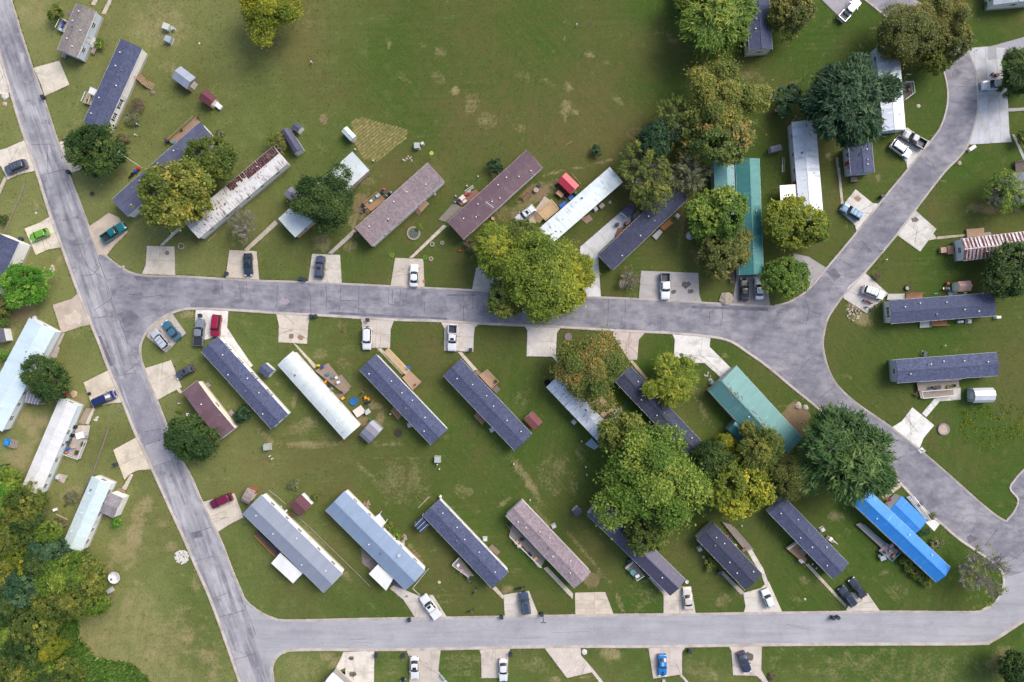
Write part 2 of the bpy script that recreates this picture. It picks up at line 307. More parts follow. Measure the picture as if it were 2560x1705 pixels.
def asphalt(name, c1, c2, rot, dark, blot=.5, stre=(.07, .8, 1)):
    m, nt, b = newmat(name); g = NG(nt); v = g.coord(rnd=False)
    n1 = g.noise(v, .12, 5, .6); n2 = g.noise(g.coord(stre, rot, False), 1, 6, .65); n3 = g.noise(v, 4, 3, .7); n4 = g.noise(v, .42, 6, .7); n5 = g.noise(v, .22, 6, .7)
    c = g.mix(g.rng(n1, .36, .64), col(c1), col(c2)); c = g.mix(g.rng(n2, .40, .68, 0, blot), c, col(dark)); c = g.mix(g.rng(n4, .50, .70, 0, .5), c, col(c2)); c = g.mix(g.rng(n5, .56, .72, 0, blot * 1.2), c, col(dark))
    c = g.mix(g.rng(n3, .3, .7, 0, .22), c, (.05, .05, .055))
    g.l(c, b.inputs['Base Color']); b.inputs['Roughness'].default_value = .85; g.bump(n3, b, .2, .02); return m
def sheet(name, poly, z, mat, label):
    me = MB(); n = len(poly); tri = tessellate_polygon([[Vector((p.x, p.y, 0)) for p in poly]])
    fs = []
    for t in tri:
        p, q, r = (poly[i] for i in t)
        fs.append(t if (q - p).cross(r - p) > 0 else t[::-1])
    me.add([(p.x, p.y, z) for p in poly], fs)
    return tag(me.build(name, mat), label, None, None, 'structure')
sAW, sAE, sCE, sSB, sES = smooth(AW), smooth(AE_N), smooth(CE), smooth(SB, 5, True), smooth(ES)
AS_A = asphalt('asphalt_west', '#8b8a90', '#b4b2b5', math.radians(-71), '#5f5e68', .95)
AS_B = asphalt('asphalt_middle', '#787781', '#9a989e', math.radians(-3), '#54535f', .75, (.28, .6, 1))
AS_E = asphalt('asphalt_pale', '#98989d', '#a7a7ab', 0.0, '#828289', .5)
iN = min(range(len(sAE)), key=lambda i: (sAE[i] - N('263,639')[0]).length)
nidx = lambda path, q: min(range(len(path)), key=lambda i: (path[i] - N(q)[0]).length)
j0 = nidx(sSB, '598,1470'); j_end = nidx(sSB, '2510,1450')
polyA = sAW + N('682,1850 679,1672 660,1600') + sSB[j0:] + N('352,896 320,860 247,639') + sAE[:iN][::-1]
roadA = sheet('road', polyA, .020, AS_A, 'grey cracked asphalt street running down the left side')
polyB = sAE[iN:] + sCE + N('2640,1500 2560,1545') + sSB[:j_end][::-1] + N('320,860 247,639')
roadB = sheet('road', polyB, .024, AS_B, 'darker asphalt street crossing the middle and curving up right')
polyE = N('2640,1400 2560,1430') + sSB[j_end - 1:j0 + 1] + N('650,1640') + sES[10:]
roadE = sheet('road', polyE, .028, AS_E, 'pale smooth asphalt street along the bottom')
KERB = concrete('#b3aaa3', '#80776e', .46)
def kerb(path, side, label, closed=False, w0=.05, w1_=.42, h=.10, gut=.3):
    m = MB(); n = len(path); prof = [(-gut - .02, .031), (-gut, .040), (-.05, .045), (w0, h), (w1_ - .12, h), (w1_ - .08, .0)]; k = len(prof); vsx = []
    for i, p in enumerate(path):
        a = path[i - 1] if (i > 0 or closed) else p; b = path[(i + 1) % n] if (i < n - 1 or closed) else p
        d = (b - a).normalized(); nn = Vector((-d.y, d.x)) * side
        for u, z in prof: vsx.append((p.x + nn.x * u, p.y + nn.y * u, z))
    fs = []
    for i in range(n if closed else n - 1):
        j = (i + 1) % n
        for q in range(k - 1):
            f = (i * k + q, j * k + q, j * k + q + 1, i * k + q + 1); fs.append(f if side < 0 else f[::-1])
    m.add(vsx, fs); o = m.build('kerb', KERB); return tag(o, label, None, None, 'structure')
kerb(sAW, -1, 'concrete kerb on the outer side of the left street')
kerb(sAE, 1, 'concrete kerb round the top block', gut=.14, w1_=.34)
kerb(sCE, 1, 'concrete kerb on the outer side of the right street', gut=.14, w1_=.34)
kerb(sSB, -1, 'concrete kerb all round the middle block', True, gut=.2)
kerb(sES, -1, 'concrete kerb below the bottom street')
def sealant(road, s, w=.10, z=.033):
    p = wp(s); q = [p[0]]
    for a, b in zip(p, p[1:]):
        n = max(2, int((b - a).length / .5))
        for i in range(1, n + 1):
            r = a.lerp(b, i / n); q.append(r + Vector((R.uniform(-.05, .05), R.uniform(-.05, .05))))
    m = MB(); vsx = []
    for i, c in enumerate(q):
        d = (q[min(i + 1, len(q) - 1)] - q[max(i - 1, 0)]).normalized(); nn = Vector((-d.y, d.x)) * w * R.uniform(.5, 1.1) * .5
        vsx += [(c.x + nn.x, c.y + nn.y, z), (c.x - nn.x, c.y - nn.y, z)]
    m.add(vsx, [(2 * i, 2 * i + 1, 2 * i + 3, 2 * i + 2) for i in range(len(q) - 1)])
    return m.build('crack_seal', TAR, road)
TAR = paint('#45434c', .7)
for s in """10:700,690 740,800 800,900 920,980|10:650,690 770,670|10:720,960 830,950 890,870|10:830,900 880,850|10:870,790 1140,1568|10:560,470 700,440|10:840,1270 1000,1160|10:840,1340 960,1320 1050,1335|00:420,1280 430,1568|00:280,1290 430,1285 500,1300|10:430,50 580,10|
20:1010,260 1060,350 1180,330|20:1130,310 1200,270|20:1290,850 1440,830|30:1740,490 1900,445|30:1890,830 2020,775|30:1950,990 2190,925|30:2090,1370 2281,1310|30:1700,250 1880,190|30:2180,880 2281,1150|20:1290,970 1450,925|20:1350,1170 1535,1105""".replace('\n', '').split('|'): sealant(roadA, s)
for s in """10:1140,1125 1270,1128|10:1220,1165 1330,1145 1450,1135|10:1980,1020 1990,1110|10:2130,1030 2145,1130|10:2195,1010 2200,1120|10:2230,1130 2240,1210|11:190,1040 185,1230|11:460,1075 485,1160 490,1300|11:620,1040 630,1140 625,1240|11:755,1070 745,1270|11:918,1050 915,1310|11:1215,1080 1215,1200 1280,1200 1290,1080|11:1180,1090 1180,1210 1290,1235 1370,1200|11:1345,1090 1340,1200|11:1480,1090 1475,1230|11:1500,1190 1500,1290|11:1850,1120 1850,1360|11:1935,1110 1930,1260 1890,1260|11:2030,1200 2025,1380|11:750,1180 895,1180 890,1240|11:840,1245 980,1260|
12:862,1160 850,1410|12:1010,1175 1005,1350|12:980,1310 978,1400|12:1335,1330 1320,1420|12:1870,1220 1875,1330 1855,1410|12:470,1270 485,1360|12:1760,1290 1755,1400|12:2170,1480 2130,1568|13:330,1160 365,1260 340,1400|13:365,1270 480,1310|13:630,810 790,890|13:520,920 660,995|13:840,650 930,760|23:480,165 370,200 300,280 215,380|23:600,440 440,570|03:1400,1390 1440,1450|03:1690,775 1760,770|03:1640,640 1655,690|33:2050,190 1930,360|33:2281,400 2160,490|23:1180,870 1260,950|13:1180,170 1230,240""".replace('\n', '').split('|'): sealant(roadB, s, z=.037)
for s in """31:840,1190 980,1185|31:890,1215 1050,1220|31:920,1235 1000,1245|32:350,1130 700,1115|33:150,1050 420,1110|31:600,1220 600,1240|32:0,1180 300,1170""".replace('\n', '').split('|'): sealant(roadE, s, .05, .041)
tag(MB().prism([tuple(p) for p in wp('20:1290,972 1450,925 1532,1103 1352,1170')], .026, .034).build('asphalt_patch', noisy('new_asphalt', '#9a969b', '#a7a4a8', 1, .85)), 'smooth pale asphalt patch across the left street', None, None, 'structure')
def road_patch(s, label, mat, z):
    tag(MB().prism([tuple(p) for p in wp(s)], z - .004, z).build('asphalt_patch', mat), label, None, None, 'structure')
DKP = noisy('dark_patch', '#5f5d68', '#73717b', .8, .85, fine=.2); LTP = noisy('pale_patch', '#a9a6a8', '#9a989c', .8, .85, fine=.2)
road_patch('20:1075,385 1245,330 1300,440 1440,820 1440,925 1290,968 1200,760', 'darker resurfaced stretch of the left street by the minivan', noisy('dark_lane', '#7b7984', '#908e97', .35, .85, fine=.2), .0265)
road_patch('13:520,920 590,890 650,960 590,1010', 'dark square repair at the right junction', DKP, .0305); road_patch('30:1700,240 1790,215 1810,270 1720,290', 'dark pothole repair on the left street', DKP, .0305); road_patch('11:1700,1125 1960,1125 1955,1140 1700,1140', 'long dark sealed strip on the middle street', DKP, .0305)
road_patch('12:1600,1225 2281,1250 2281,1275 1600,1250', 'dark worn strip below the wide stained pad', DKP, .0305); road_patch('11:650,1280 1700,1335 1700,1350 650,1300', 'dark gutter line along the lower middle street', DKP, .0305); road_patch('00:180,470 210,470 220,560 190,560', 'pale patch on the upper left street', LTP, .0305); road_patch('23:20,290 300,500 450,640 430,650 280,520 10,305', 'dark gutter line on the street down to the right', DKP, .0305); road_patch('20:870,0 900,0 1010,260 980,270', 'dark edge strip on the left street', DKP, .0305)
road_patch('10:1180,960 1500,970 1330,1010 1220,1000', 'dark stain at the top of the left junction', DKP, .0305); road_patch('10:1060,1290 1180,1270 1240,1330 1180,1400 1110,1420', 'dark stain at the bottom of the left junction', DKP, .0305); road_patch('30:2060,1280 2200,1330 2281,1560 2160,1568', 'pale concrete-like lane at the foot of the left street', LTP, .0305)
OIL = noisy('oily_asphalt', '#55505c', '#6d6875', .6, .8)

# ------------------------------------------------------------------ driveways and walks
def clip(poly, p, n, keep):
    out = []; k = len(poly)
    for i in range(k):
        a, b = poly[i], poly[(i + 1) % k]; da = (a - p).dot(n) - keep; db = (b - p).dot(n) - keep
        if da >= 0: out.append(a)
        if da * db < 0: out.append(a.lerp(b, da / (da - db)))
    return out
JOINT = noisy('joint_dirt', '#6e6552', '#8a7f68', 3, .95)
def paved(name, s, label, c='#beb5a8', nu=2, nv=1, st='#938b7e', z=.055, rot=None):
    poly = wp(s); k = len(poly)
    e = max(range(k), key=lambda i: (poly[(i + 1) % k] - poly[i]).length)
    d = (poly[(e + 1) % k] - poly[e]).normalized() if rot is None else Vector((math.cos(rot), math.sin(rot))); nn = Vector((-d.y, d.x))
    base = MB().prism(poly, .004, z - .015).build(name, JOINT); tag(base, label, None, None, 'structure')
    us = [p.dot(d) for p in poly]; vsx = [p.dot(nn) for p in poly]; u0, u1, v0, v1 = min(us), max(us), min(vsx), max(vsx)
    mat = concrete(c, st); g = .02
    for i in range(nu):
        for j in range(nv):
            q = poly
            if nu > 1:
                a = u0 + (u1 - u0) * i / nu; b = u0 + (u1 - u0) * (i + 1) / nu
                if i > 0: q = clip(q, Vector((0, 0)), d, a + g)
                if i < nu - 1 and len(q) > 2: q = clip(q, Vector((0, 0)), -d, -(b - g))
            if nv > 1 and len(q) > 2:
                a = v0 + (v1 - v0) * j / nv; b = v0 + (v1 - v0) * (j + 1) / nv
                if j > 0: q = clip(q, Vector((0, 0)), nn, a + g)
                if j < nv - 1 and len(q) > 2: q = clip(q, Vector((0, 0)), -nn, -(b - g))
            q = [p for t, p in enumerate(q) if (p - q[t - 1]).length > .03]
            if len(q) < 3: continue
            MB().prism(q, .01, z + R.uniform(-.004, .004)).build('slab', mat, base)
    return base
PAVE = """driveway;00:300,605 530,540 620,755 400,855 360,740;cracked pale concrete pad below the grey-roofed house at top left;#c6bdac;1;1
driveway;00:-60,500 8,520 95,790 70,850 -60,830;concrete pad cut by the left edge, opposite the cracked pad;#c9c2b6;1;1
driveway;00:-60,1350 60,1320 228,1245 325,1520 180,1550 70,1600 10,1480 -60,1480;concrete pad under the grey car at the left edge;#cbc3b4;1;2
driveway;00:530,1265 620,1245 780,1480 760,1500 620,1545;concrete pad partly under the round tree left of the street;#cfc6b6;1;1
driveway;10:220,540 350,490 450,430 560,705 430,725 320,775;concrete pad with the lime green hatchback;#cdc4b3;2;1
driveway;10:790,525 970,400 1060,440 1140,570 1020,690 945,785 870,768;tan concrete pad with the teal pickup;#b8a898;2;1
driveway;10:1310,695 1555,700 1562,955 1265,945 1300,860;empty concrete pad with rust spots above the middle street;#c0b7a8;2;2
driveway;n:574,625 642,628 648,699 564,694;joint-lined concrete pad under the dark green sedan;#bdb2a3;2;2
driveway;11:500,765 750,775 765,1030 465,1018;pale concrete pad under the slate grey truck;#c2bbb0;2;2
driveway;11:1240,800 1490,810 1502,1065 1200,1050;concrete pad with hairline cracks under the white sedan;#b9b0a2;2;2
driveway;11:1960,890 12:60,900 12:80,1110 11:1925,1085;pale concrete apron half hidden below the yellowing tree;#b3b0af;2;1
driveway;12:605,705 975,385 1060,430 1060,475 765,762 792,1152 640,1147 610,800;bright new concrete drive bending round to the black-roofed home;#c2c3c4;5;1
driveway;12:1150,915 1660,935 1668,1130 1692,1195 1130,1168;wide grey oil-stained pad under the two-tone pickup;#a5a09d;2;2
driveway;12:2000,962 2260,952 2300,1228 1960,1212;grey pad under the black and silver cars below the long teal roof;#8d8a8b;2;1
driveway;13:780,190 930,312 992,320 790,572 775,510 628,375;white concrete pad under the steel blue car;#cbc8c2;2;1
driveway;13:1310,375 1500,545 1355,745 1140,590;empty pale concrete pad right of the upper street;#c7c3bb;2;1
walkway;13:1470,580 1505,630 1425,648 1400,610;wedge of concrete joining the empty pad to its path;#b9b4aa;1;1
driveway;13:865,935 1070,1120 880,1295 670,1160 720,1050;concrete pad with the white wagon and red motorcycle;#bdb8b3;2;1
driveway;13:225,760 360,790 520,890 330,1105 262,1090;worn grey asphalt pad beside the two yellow-green trees;#9a9696;1;1
driveway;03:1770,430 1950,415 2110,430 2075,560 2130,780 2150,1190 2172,1265 1780,1290 1868,1000 1850,650;large pale concrete lot at the upper right bend;#b5b7bc;2;4
driveway;03:1955,420 2300,325 2300,410 2090,520 1960,535;grey asphalt drive entering from the right edge;#96969c;1;1
driveway;03:1180,1180 1240,1135 1390,1250 1455,1255 1240,1502 1228,1440 1080,1300;concrete pad with the white wagon and the dark pickup;#c4c1bb;2;1
driveway;03:440,-40 640,155 850,-20 830,-60;grey gravelly pad under the white pickup at the top;#96939a;1;1
driveway;23:1285,635 1480,795 1385,910 1350,1000 1100,815 1190,760;bright white concrete pad below the grey-walled home;#d5d4cf;2;1
driveway;23:900,1300 1050,1190 1200,1330 1040,1460;tan pad under the red sedan beside the blue roof;#b3a596;1;1
driveway;10:1530,1290 1660,1470 20:1475,150 10:1305,1500 1335,1415;pad under the silver wagon and the steel blue sedan;#aea79f;2;1
driveway;10:1745,1258 2035,1268 2025,1420 20:2110,60 20:2255,265 20:2190,300 20:1955,0 10:1830,1530 1730,1520;white concrete drive under the grey pickup and red wagon;#d8d4cf;3;1
driveway;20:1285,290 1525,215 1620,455 1510,510 1400,572;pale concrete pad beside the dark hatchback;#c6bcac;2;1
driveway;20:745,415 975,300 1095,590 990,600 830,640;pale concrete pad with the navy minivan;#cabfac;2;1
driveway;20:1010,1015 1220,900 1365,1185 1230,1195 1160,1228 1110,1280;empty tan concrete pad above the metal-roofed home at left;#cabda9;2;1
driveway;10:470,1220 640,1165 700,1110 820,1395 730,1410 550,1470;stained brown-grey pad with a pale wash mark;#b5a698;2;1
driveway;20:1800,1480 2090,1400 30:2170,100 30:2050,160 30:1928,240;cracked concrete pad under the maroon wagon;#c5baaa;2;1
driveway;11:180,1295 480,1322 466,1400 21:455,70 21:200,55 11:205,1400;empty stained pad above the rusty white home;#c4b9ab;2;2
driveway;11:930,1335 1230,1355 1200,1440 21:1195,105 21:945,105 11:945,1380;concrete pad under the white jeep;#b9b0a6;2;2
driveway;11:1640,1360 2000,1380 1950,1420 1940,1500 21:1935,140 21:1675,130 11:1680,1430;concrete pad under the white pickup;#c2bab2;2;2
driveway;12:110,1400 440,1415 400,1470 22:390,185 22:130,180 12:137,1450;clean empty white concrete pad left of the orange-tinged tree;#cbc5bd;1;2
driveway;12:905,1445 1190,1460 1130,1530 22:1115,210 22:1040,212 22:900,0;pinkish concrete pad right of the orange-tinged tree;#bcaea6;2;1
driveway;12:1420,1468 1770,1500 22:1760,95 22:1955,290 22:1870,380 22:1715,240 22:1440,235 22:1450,30;bright white drive leading to the teal metal roof;#d2d0cc;2;2
driveway;31:1450,800 1575,790 1710,1002 1420,1002 1390,950 1310,830 1195,735 1225,705;concrete pad and walk under the white truck;#bdb5ab;2;2
driveway;31:2205,792 2281,778 32:150,755 32:242,982 31:2218,992;pale pad under the blue-grey wagon on the bottom street;#c1b9af;2;2
driveway;32:560,772 830,765 910,977 565,982;empty pad of square slabs with weedy joints;#c3b6a6;2;3
driveway;32:1510,715 1595,715 1637,962 1350,972 1350,770 1410,800;concrete pad under the champagne sedan;#c1b7ab;2;2
driveway;32:2060,775 2215,730 33:5,670 33:130,952 32:2060,962 32:2080,895;pale pad under the white hatchback on the bottom street;#c6bfb5;2;2
driveway;33:730,770 890,780 1005,947 688,952 712,880;slabbed pad under the pair of dark wagons;#bfb8ad;1;4
driveway;31:780,1300 1055,1290 1050,1660 800,1660 795,1440 690,1490;oil-spotted concrete pad at the bottom left of the lower street;#cdc6bb;2;2
driveway;31:1340,1285 1645,1285 1625,1470 1780,1650 1370,1650 1365,1340;concrete pad under the white sedan with a sunroof;#b8aea4;2;2
driveway;31:1990,1280 2270,1262 2250,1310 2242,1532 2010,1532 2005,1320;concrete pad under the white sedan with a red rear shelf;#bcb2a7;2;2
driveway;32:290,1265 610,1252 615,1330 720,1450 840,1600 800,1600 710,1480 490,1532;empty pink-grey pad with a path below the bottom street;#c2b7ad;2;1
driveway;32:1215,1255 1550,1252 1515,1300 1515,1500 1600,1600 1570,1600 1490,1502 1258,1537;concrete pad under the bright blue coupe;#beb2aa;2;2
driveway;32:1930,1247 2225,1237 2220,1460 2300,1600 2270,1600 2180,1512 1970,1507 1955,1290;oil-splashed pad under the navy roadster;#bfb4aa;2;2
driveway;00:810,40 850,50 905,-60 870,-70;left wheel track of pale concrete at the top edge;#b5a996;2;1
driveway;00:905,120 940,130 1030,-60 1000,-70;right wheel track of pale concrete at the top edge;#b5a996;3;1
walkway;10:1424,690 1455,690 1660,500 1635,480;concrete walk from the rust-spotted pad to the rusty roofed home;#c2b8a8;5;1
walkway;n:610,624 620,628 695,560 688,550;narrow walk to the white roof behind the dark round tree;#b3a897;5;1
walkway;11:640,760 680,765 900,570 870,545;narrow walk to the taupe-shingled home;#b0a59a;5;1
walkway;11:1365,800 1400,800 1700,520 1670,505;pale walk to the brown-roofed home;#c1b4a2;7;1
walkway;20:1165,1228 1190,1235 1100,1420 1060,1400;walk from the empty tan pad to the small grey gable;#c2b6a6;3;1
walkway;20:1570,470 1600,465 1625,500 1605,515;short walk to the small brown home;#cbbba7;1;1
walkway;20:825,640 850,645 790,790 760,780;walk from the minivan to the white home's patio;#c2b6a6;2;1
patio;20:770,640 830,640 750,790 700,770;strip of brown pavers at the end of the white home;#96836f;3;1
patio;20:690,795 805,795 780,925 640,925;concrete patio square beside the long white home;#b9b1a8;2;2
walkway;21:330,62 365,80 545,270 520,290;walk from the stained pad to the toy-covered deck;#bcb1a3;5;1
walkway;21:1080,110 1115,108 1330,330 1300,345;walk beside the long wooden ramp;#b9ae9c;5;1
walkway;21:1795,140 1835,145 1975,300 1940,310;walk from the white pickup to a wooden deck;#b8ada0;4;1
walkway;22:355,182 392,165 440,235 415,250;short walk running under the orange-tinged tree;#bdb5ab;2;1
walkway;22:1045,218 1075,215 1215,380 1190,395;tan walk along the long black roof;#b5a288;4;1
walkway;23:1370,690 1480,560 1530,582 1410,722;white walk from the bright pad to the deck ramp;#d0cfc9;3;1
patio;23:1480,562 1640,455 1715,460 1717,567 1530,582;pale concrete patio by the deck with railings;#c6c2b8;2;1
walkway;13:1505,610 1770,588 1770,606 1505,636;dirt-edged path to the rust striped roof;#a89a84;4;1
walkway;03:2140,965 2300,958 2300,985 2142,995;walk leaving the concrete lot towards the right edge;#9fa0a2;2;1
walkway;03:2172,1195 2195,1200 2290,1400 2275,1430;path running down to the right edge;#9fa0a2;3;1
walkway;13:618,0 640,0 672,310 650,325;thin path from the small dark roof to the steel blue car;#b9ab9b;6;1
walkway;03:600,1400 625,1400 640,1568 620,1568;thin path beside the small dark-roofed house;#a39a92;3;1
patio;31:1195,655 1230,650 1345,760 1455,795 1310,815;dark slate pavers at the corner of the blue-grey metal roof;#625a66;4;3
patio;31:935,370 1090,520 1030,575 945,510;dark flagstones under the edge of the blue-grey roof;#7a716c;3;2
walkway;31:2105,735 2135,715 2210,800 2200,830;walk up to the navy home with the tilted panels;#b9ac9a;3;1
walkway;32:280,555 315,540 545,780 540,830;stepped walk down from the long porch;#b9ae9f;6;1
walkway;32:1215,640 1240,630 1415,790 1360,800;walk beside the smooth navy roof;#b3a79b;4;1
walkway;32:1850,590 1880,580 2070,770 2040,790;narrow walk left of the navy-shingled home;#a79a92;5;1
walkway;32:2090,395 2130,375 2240,560 33:5,690 32:2265,740 2225,620;curving white walk right of the navy-shingled home;#c6c0b7;6;1
walkway;33:330,520 360,510 700,880 690,905;line of stepping slabs to the pair of dark wagons;#bfb09c;9;1
walkway;10:490,1568 550,1470 580,1470 530,1580;path from the stained brown pad;#b1a295;2;1
patio;20:440,150 500,50 535,110 505,195 400,190;grey patio beside the big tree and the long pale roof;#9e9691;2;1
walkway;10:0,160 40,75 65,90 0,240;path at the left edge below the grey car;#b8ab98;3;1
patio;20:525,1225 605,1240 570,1315 500,1280;small tiled pad beside the long white home;#ab9f93;2;2
patio;12:610,450 690,415 720,460 665,495;brown paving slab in the grass by the long white roof;#93796a;1;1
patio;33:1395,140 1480,120 1535,155 1480,225;white painted slab at the end of the blue extension;#d5d3cf;1;1
patio;12:130,480 290,250 400,330 290,420 210,490;dirt-grey parking strip beside the new wooden deck;#b3a391;1;2
driveway;11:2200,640 2250,580 12:130,480 12:200,560 12:-20,760;grey drive running under the yellowing tree to the white wagon;#a9a29d;2;1"""
for ln in PAVE.split('\n'):
    n, s, lab, c, nu, nv = ln.split(';'); paved(n, s, lab, c, int(nu), int(nv))
CRK = paint('#5d5549', .9)
rc = random.Random(99)
for o in [o for o in COL.objects if o.name.startswith('driveway')]:
    if rc.random() < .3: continue
    vs_ = [v.co for v in o.data.vertices if v.co.z > .03]; k = len(vs_); cen = sum((v.xy for v in vs_), Vector((0, 0))) / k
    for t in range(rc.choice((1, 2, 2, 3))):
        i = rc.randrange(k); p = vs_[i].xy.lerp(vs_[(i + 1) % k].xy, rc.uniform(.2, .8)); q = cen + Vector((rc.uniform(-1, 1), rc.uniform(-1, 1))); L = (q - p).length; n = max(3, int(L / .35)); pt = []
        for s_ in range(n + 1):
            pt.append(p.lerp(q, s_ / n) + Vector((rc.uniform(-.09, .09), rc.uniform(-.09, .09))))
        m = MB(); va = []
        for s_, x in enumerate(pt):
            dd = (pt[min(s_ + 1, n)] - pt[max(s_ - 1, 0)]).normalized(); nn = Vector((-dd.y, dd.x)) * rc.uniform(.015, .04); va += [(x.x + nn.x, x.y + nn.y, .0655), (x.x - nn.x, x.y - nn.y, .0655)]
        m.add(va, [(2 * s_, 2 * s_ + 1, 2 * s_ + 3, 2 * s_ + 2) for s_ in range(n)]).build('crack', CRK, o)
STAIN = noisy('oil_stain', '#4b4744', '#6a645e', 1.5, .7)
def blot(s, label, mat=None, z=.068):
    (c, e) = wp(s); r = (e - c).length; n = 14; ang = R.uniform(0, 6)
    poly = [(c.x + math.cos(2 * math.pi * i / n) * r * R.uniform(.55, 1.1), c.y + math.sin(2 * math.pi * i / n) * r * R.uniform(.4, .9)) for i in range(n)]
    tag(MB().prism(poly, z - .006, z).build('oil_stain', mat or STAIN), label, None, None, 'structure')
blot('12:1550,1040 1590,1060', 'dark oil stain on the wide grey pad, upper one'); blot('12:1590,1100 1610,1125', 'dark oil stain on the wide grey pad, lower one')
blot('12:1440,1105 1470,1110', 'oil stain beside the two-tone pickup'); blot('13:1305,460 1340,470', 'dark tyre stain on the empty pale pad')
blot('31:860,1500 885,1530', 'black oil spill on the pad at bottom left'); blot('31:850,1355 880,1365', 'small black oil spot on the pad at bottom left')
blot('11:400,1510 430,1530', 'rusty stain on the empty stained pad', noisy('rust_stain', '#8a6a55', '#a88a75', 1.5, .8))
blot('10:650,1340 740,1340', 'pale washed oval on the brown-grey pad', noisy('wash_mark', '#cfc2b0', '#bdb0a0', .8, .85)); blot('32:2110,1340 2130,1400', 'oil spray beside the navy roadster')
blot('22:1510,170 1530,180', 'faint tyre mark on the bright white drive'); blot('13:800,270 830,290', 'leaf litter on the steel blue car pad', noisy('leaf_litter', '#8c6f52', '#a98b6b', 4, .9))
blot('33:1810,290 1850,330', 'dark damp patch at the road edge by the bare tree', OIL, .036); blot('11:250,1190 300,1190', 'scraped patch on the middle street', noisy('scrape', '#8f8790', '#a39aa2', 2, .9), .036)

# ------------------------------------------------------------------ homes
GLASSW = glass(); TRIM = paint((.78, .78, .76), .5)
def rectfit(s, z):
    P = wp(s, z); c = (P[0] + P[1] + P[2] + P[3]) / 4; ax = ((P[2] + P[3]) - (P[0] + P[1])) / 2; L = ax.length; ax.normalize()
    nn = Vector((-ax.y, ax.x)); Wd = (abs((P[1] - P[0]).dot(nn)) + abs((P[2] - P[3]).dot(nn))) / 2
    return c, math.atan2(ax.y, ax.x), L, Wd
def window(root, x, y, z, side, w=.9, h=1.0, shutter=None, ends=False):
    """side = +1/-1 for the long walls; ends: the short walls"""
    fr = MB(); t = .05
    def bx(m, u, v, su, sv, d, off):
        if ends: m.box(x + side * off, y + u, z + v, d, su, sv)
        else: m.box(x + u, y + side * off, z + v, su, d, sv)
    for u, v, su, sv in ((0, h / 2, w + .14, .08), (0, -h / 2, w + .14, .08), (w / 2, 0, .08, h), (-w / 2, 0, .08, h), (0, 0, w, .05)): bx(fr, u, v, su, sv, .08, .03)
    o = fr.build('window', TRIM, root); p = MB(); bx(p, 0, 0, w, h, .05, .01); p.build('pane', GLASSW, o)
    if shutter:
        for u in (-1, 1):
            q = MB(); bx(q, u * (w / 2 + .24), 0, .3, h + .1, .06, .03); q.build('shutter', shutter, root)
def door(root, x, y, side, c, z0=.72):
    m = MB().box(x, y + side * .03, z0 + 1, .9, .08, 2.0); o = m.build('door', paint(c), root); MB().box(x + .34, y + side * .09, z0 + .95, .06, .06, .1).build('handle', STEEL, o)
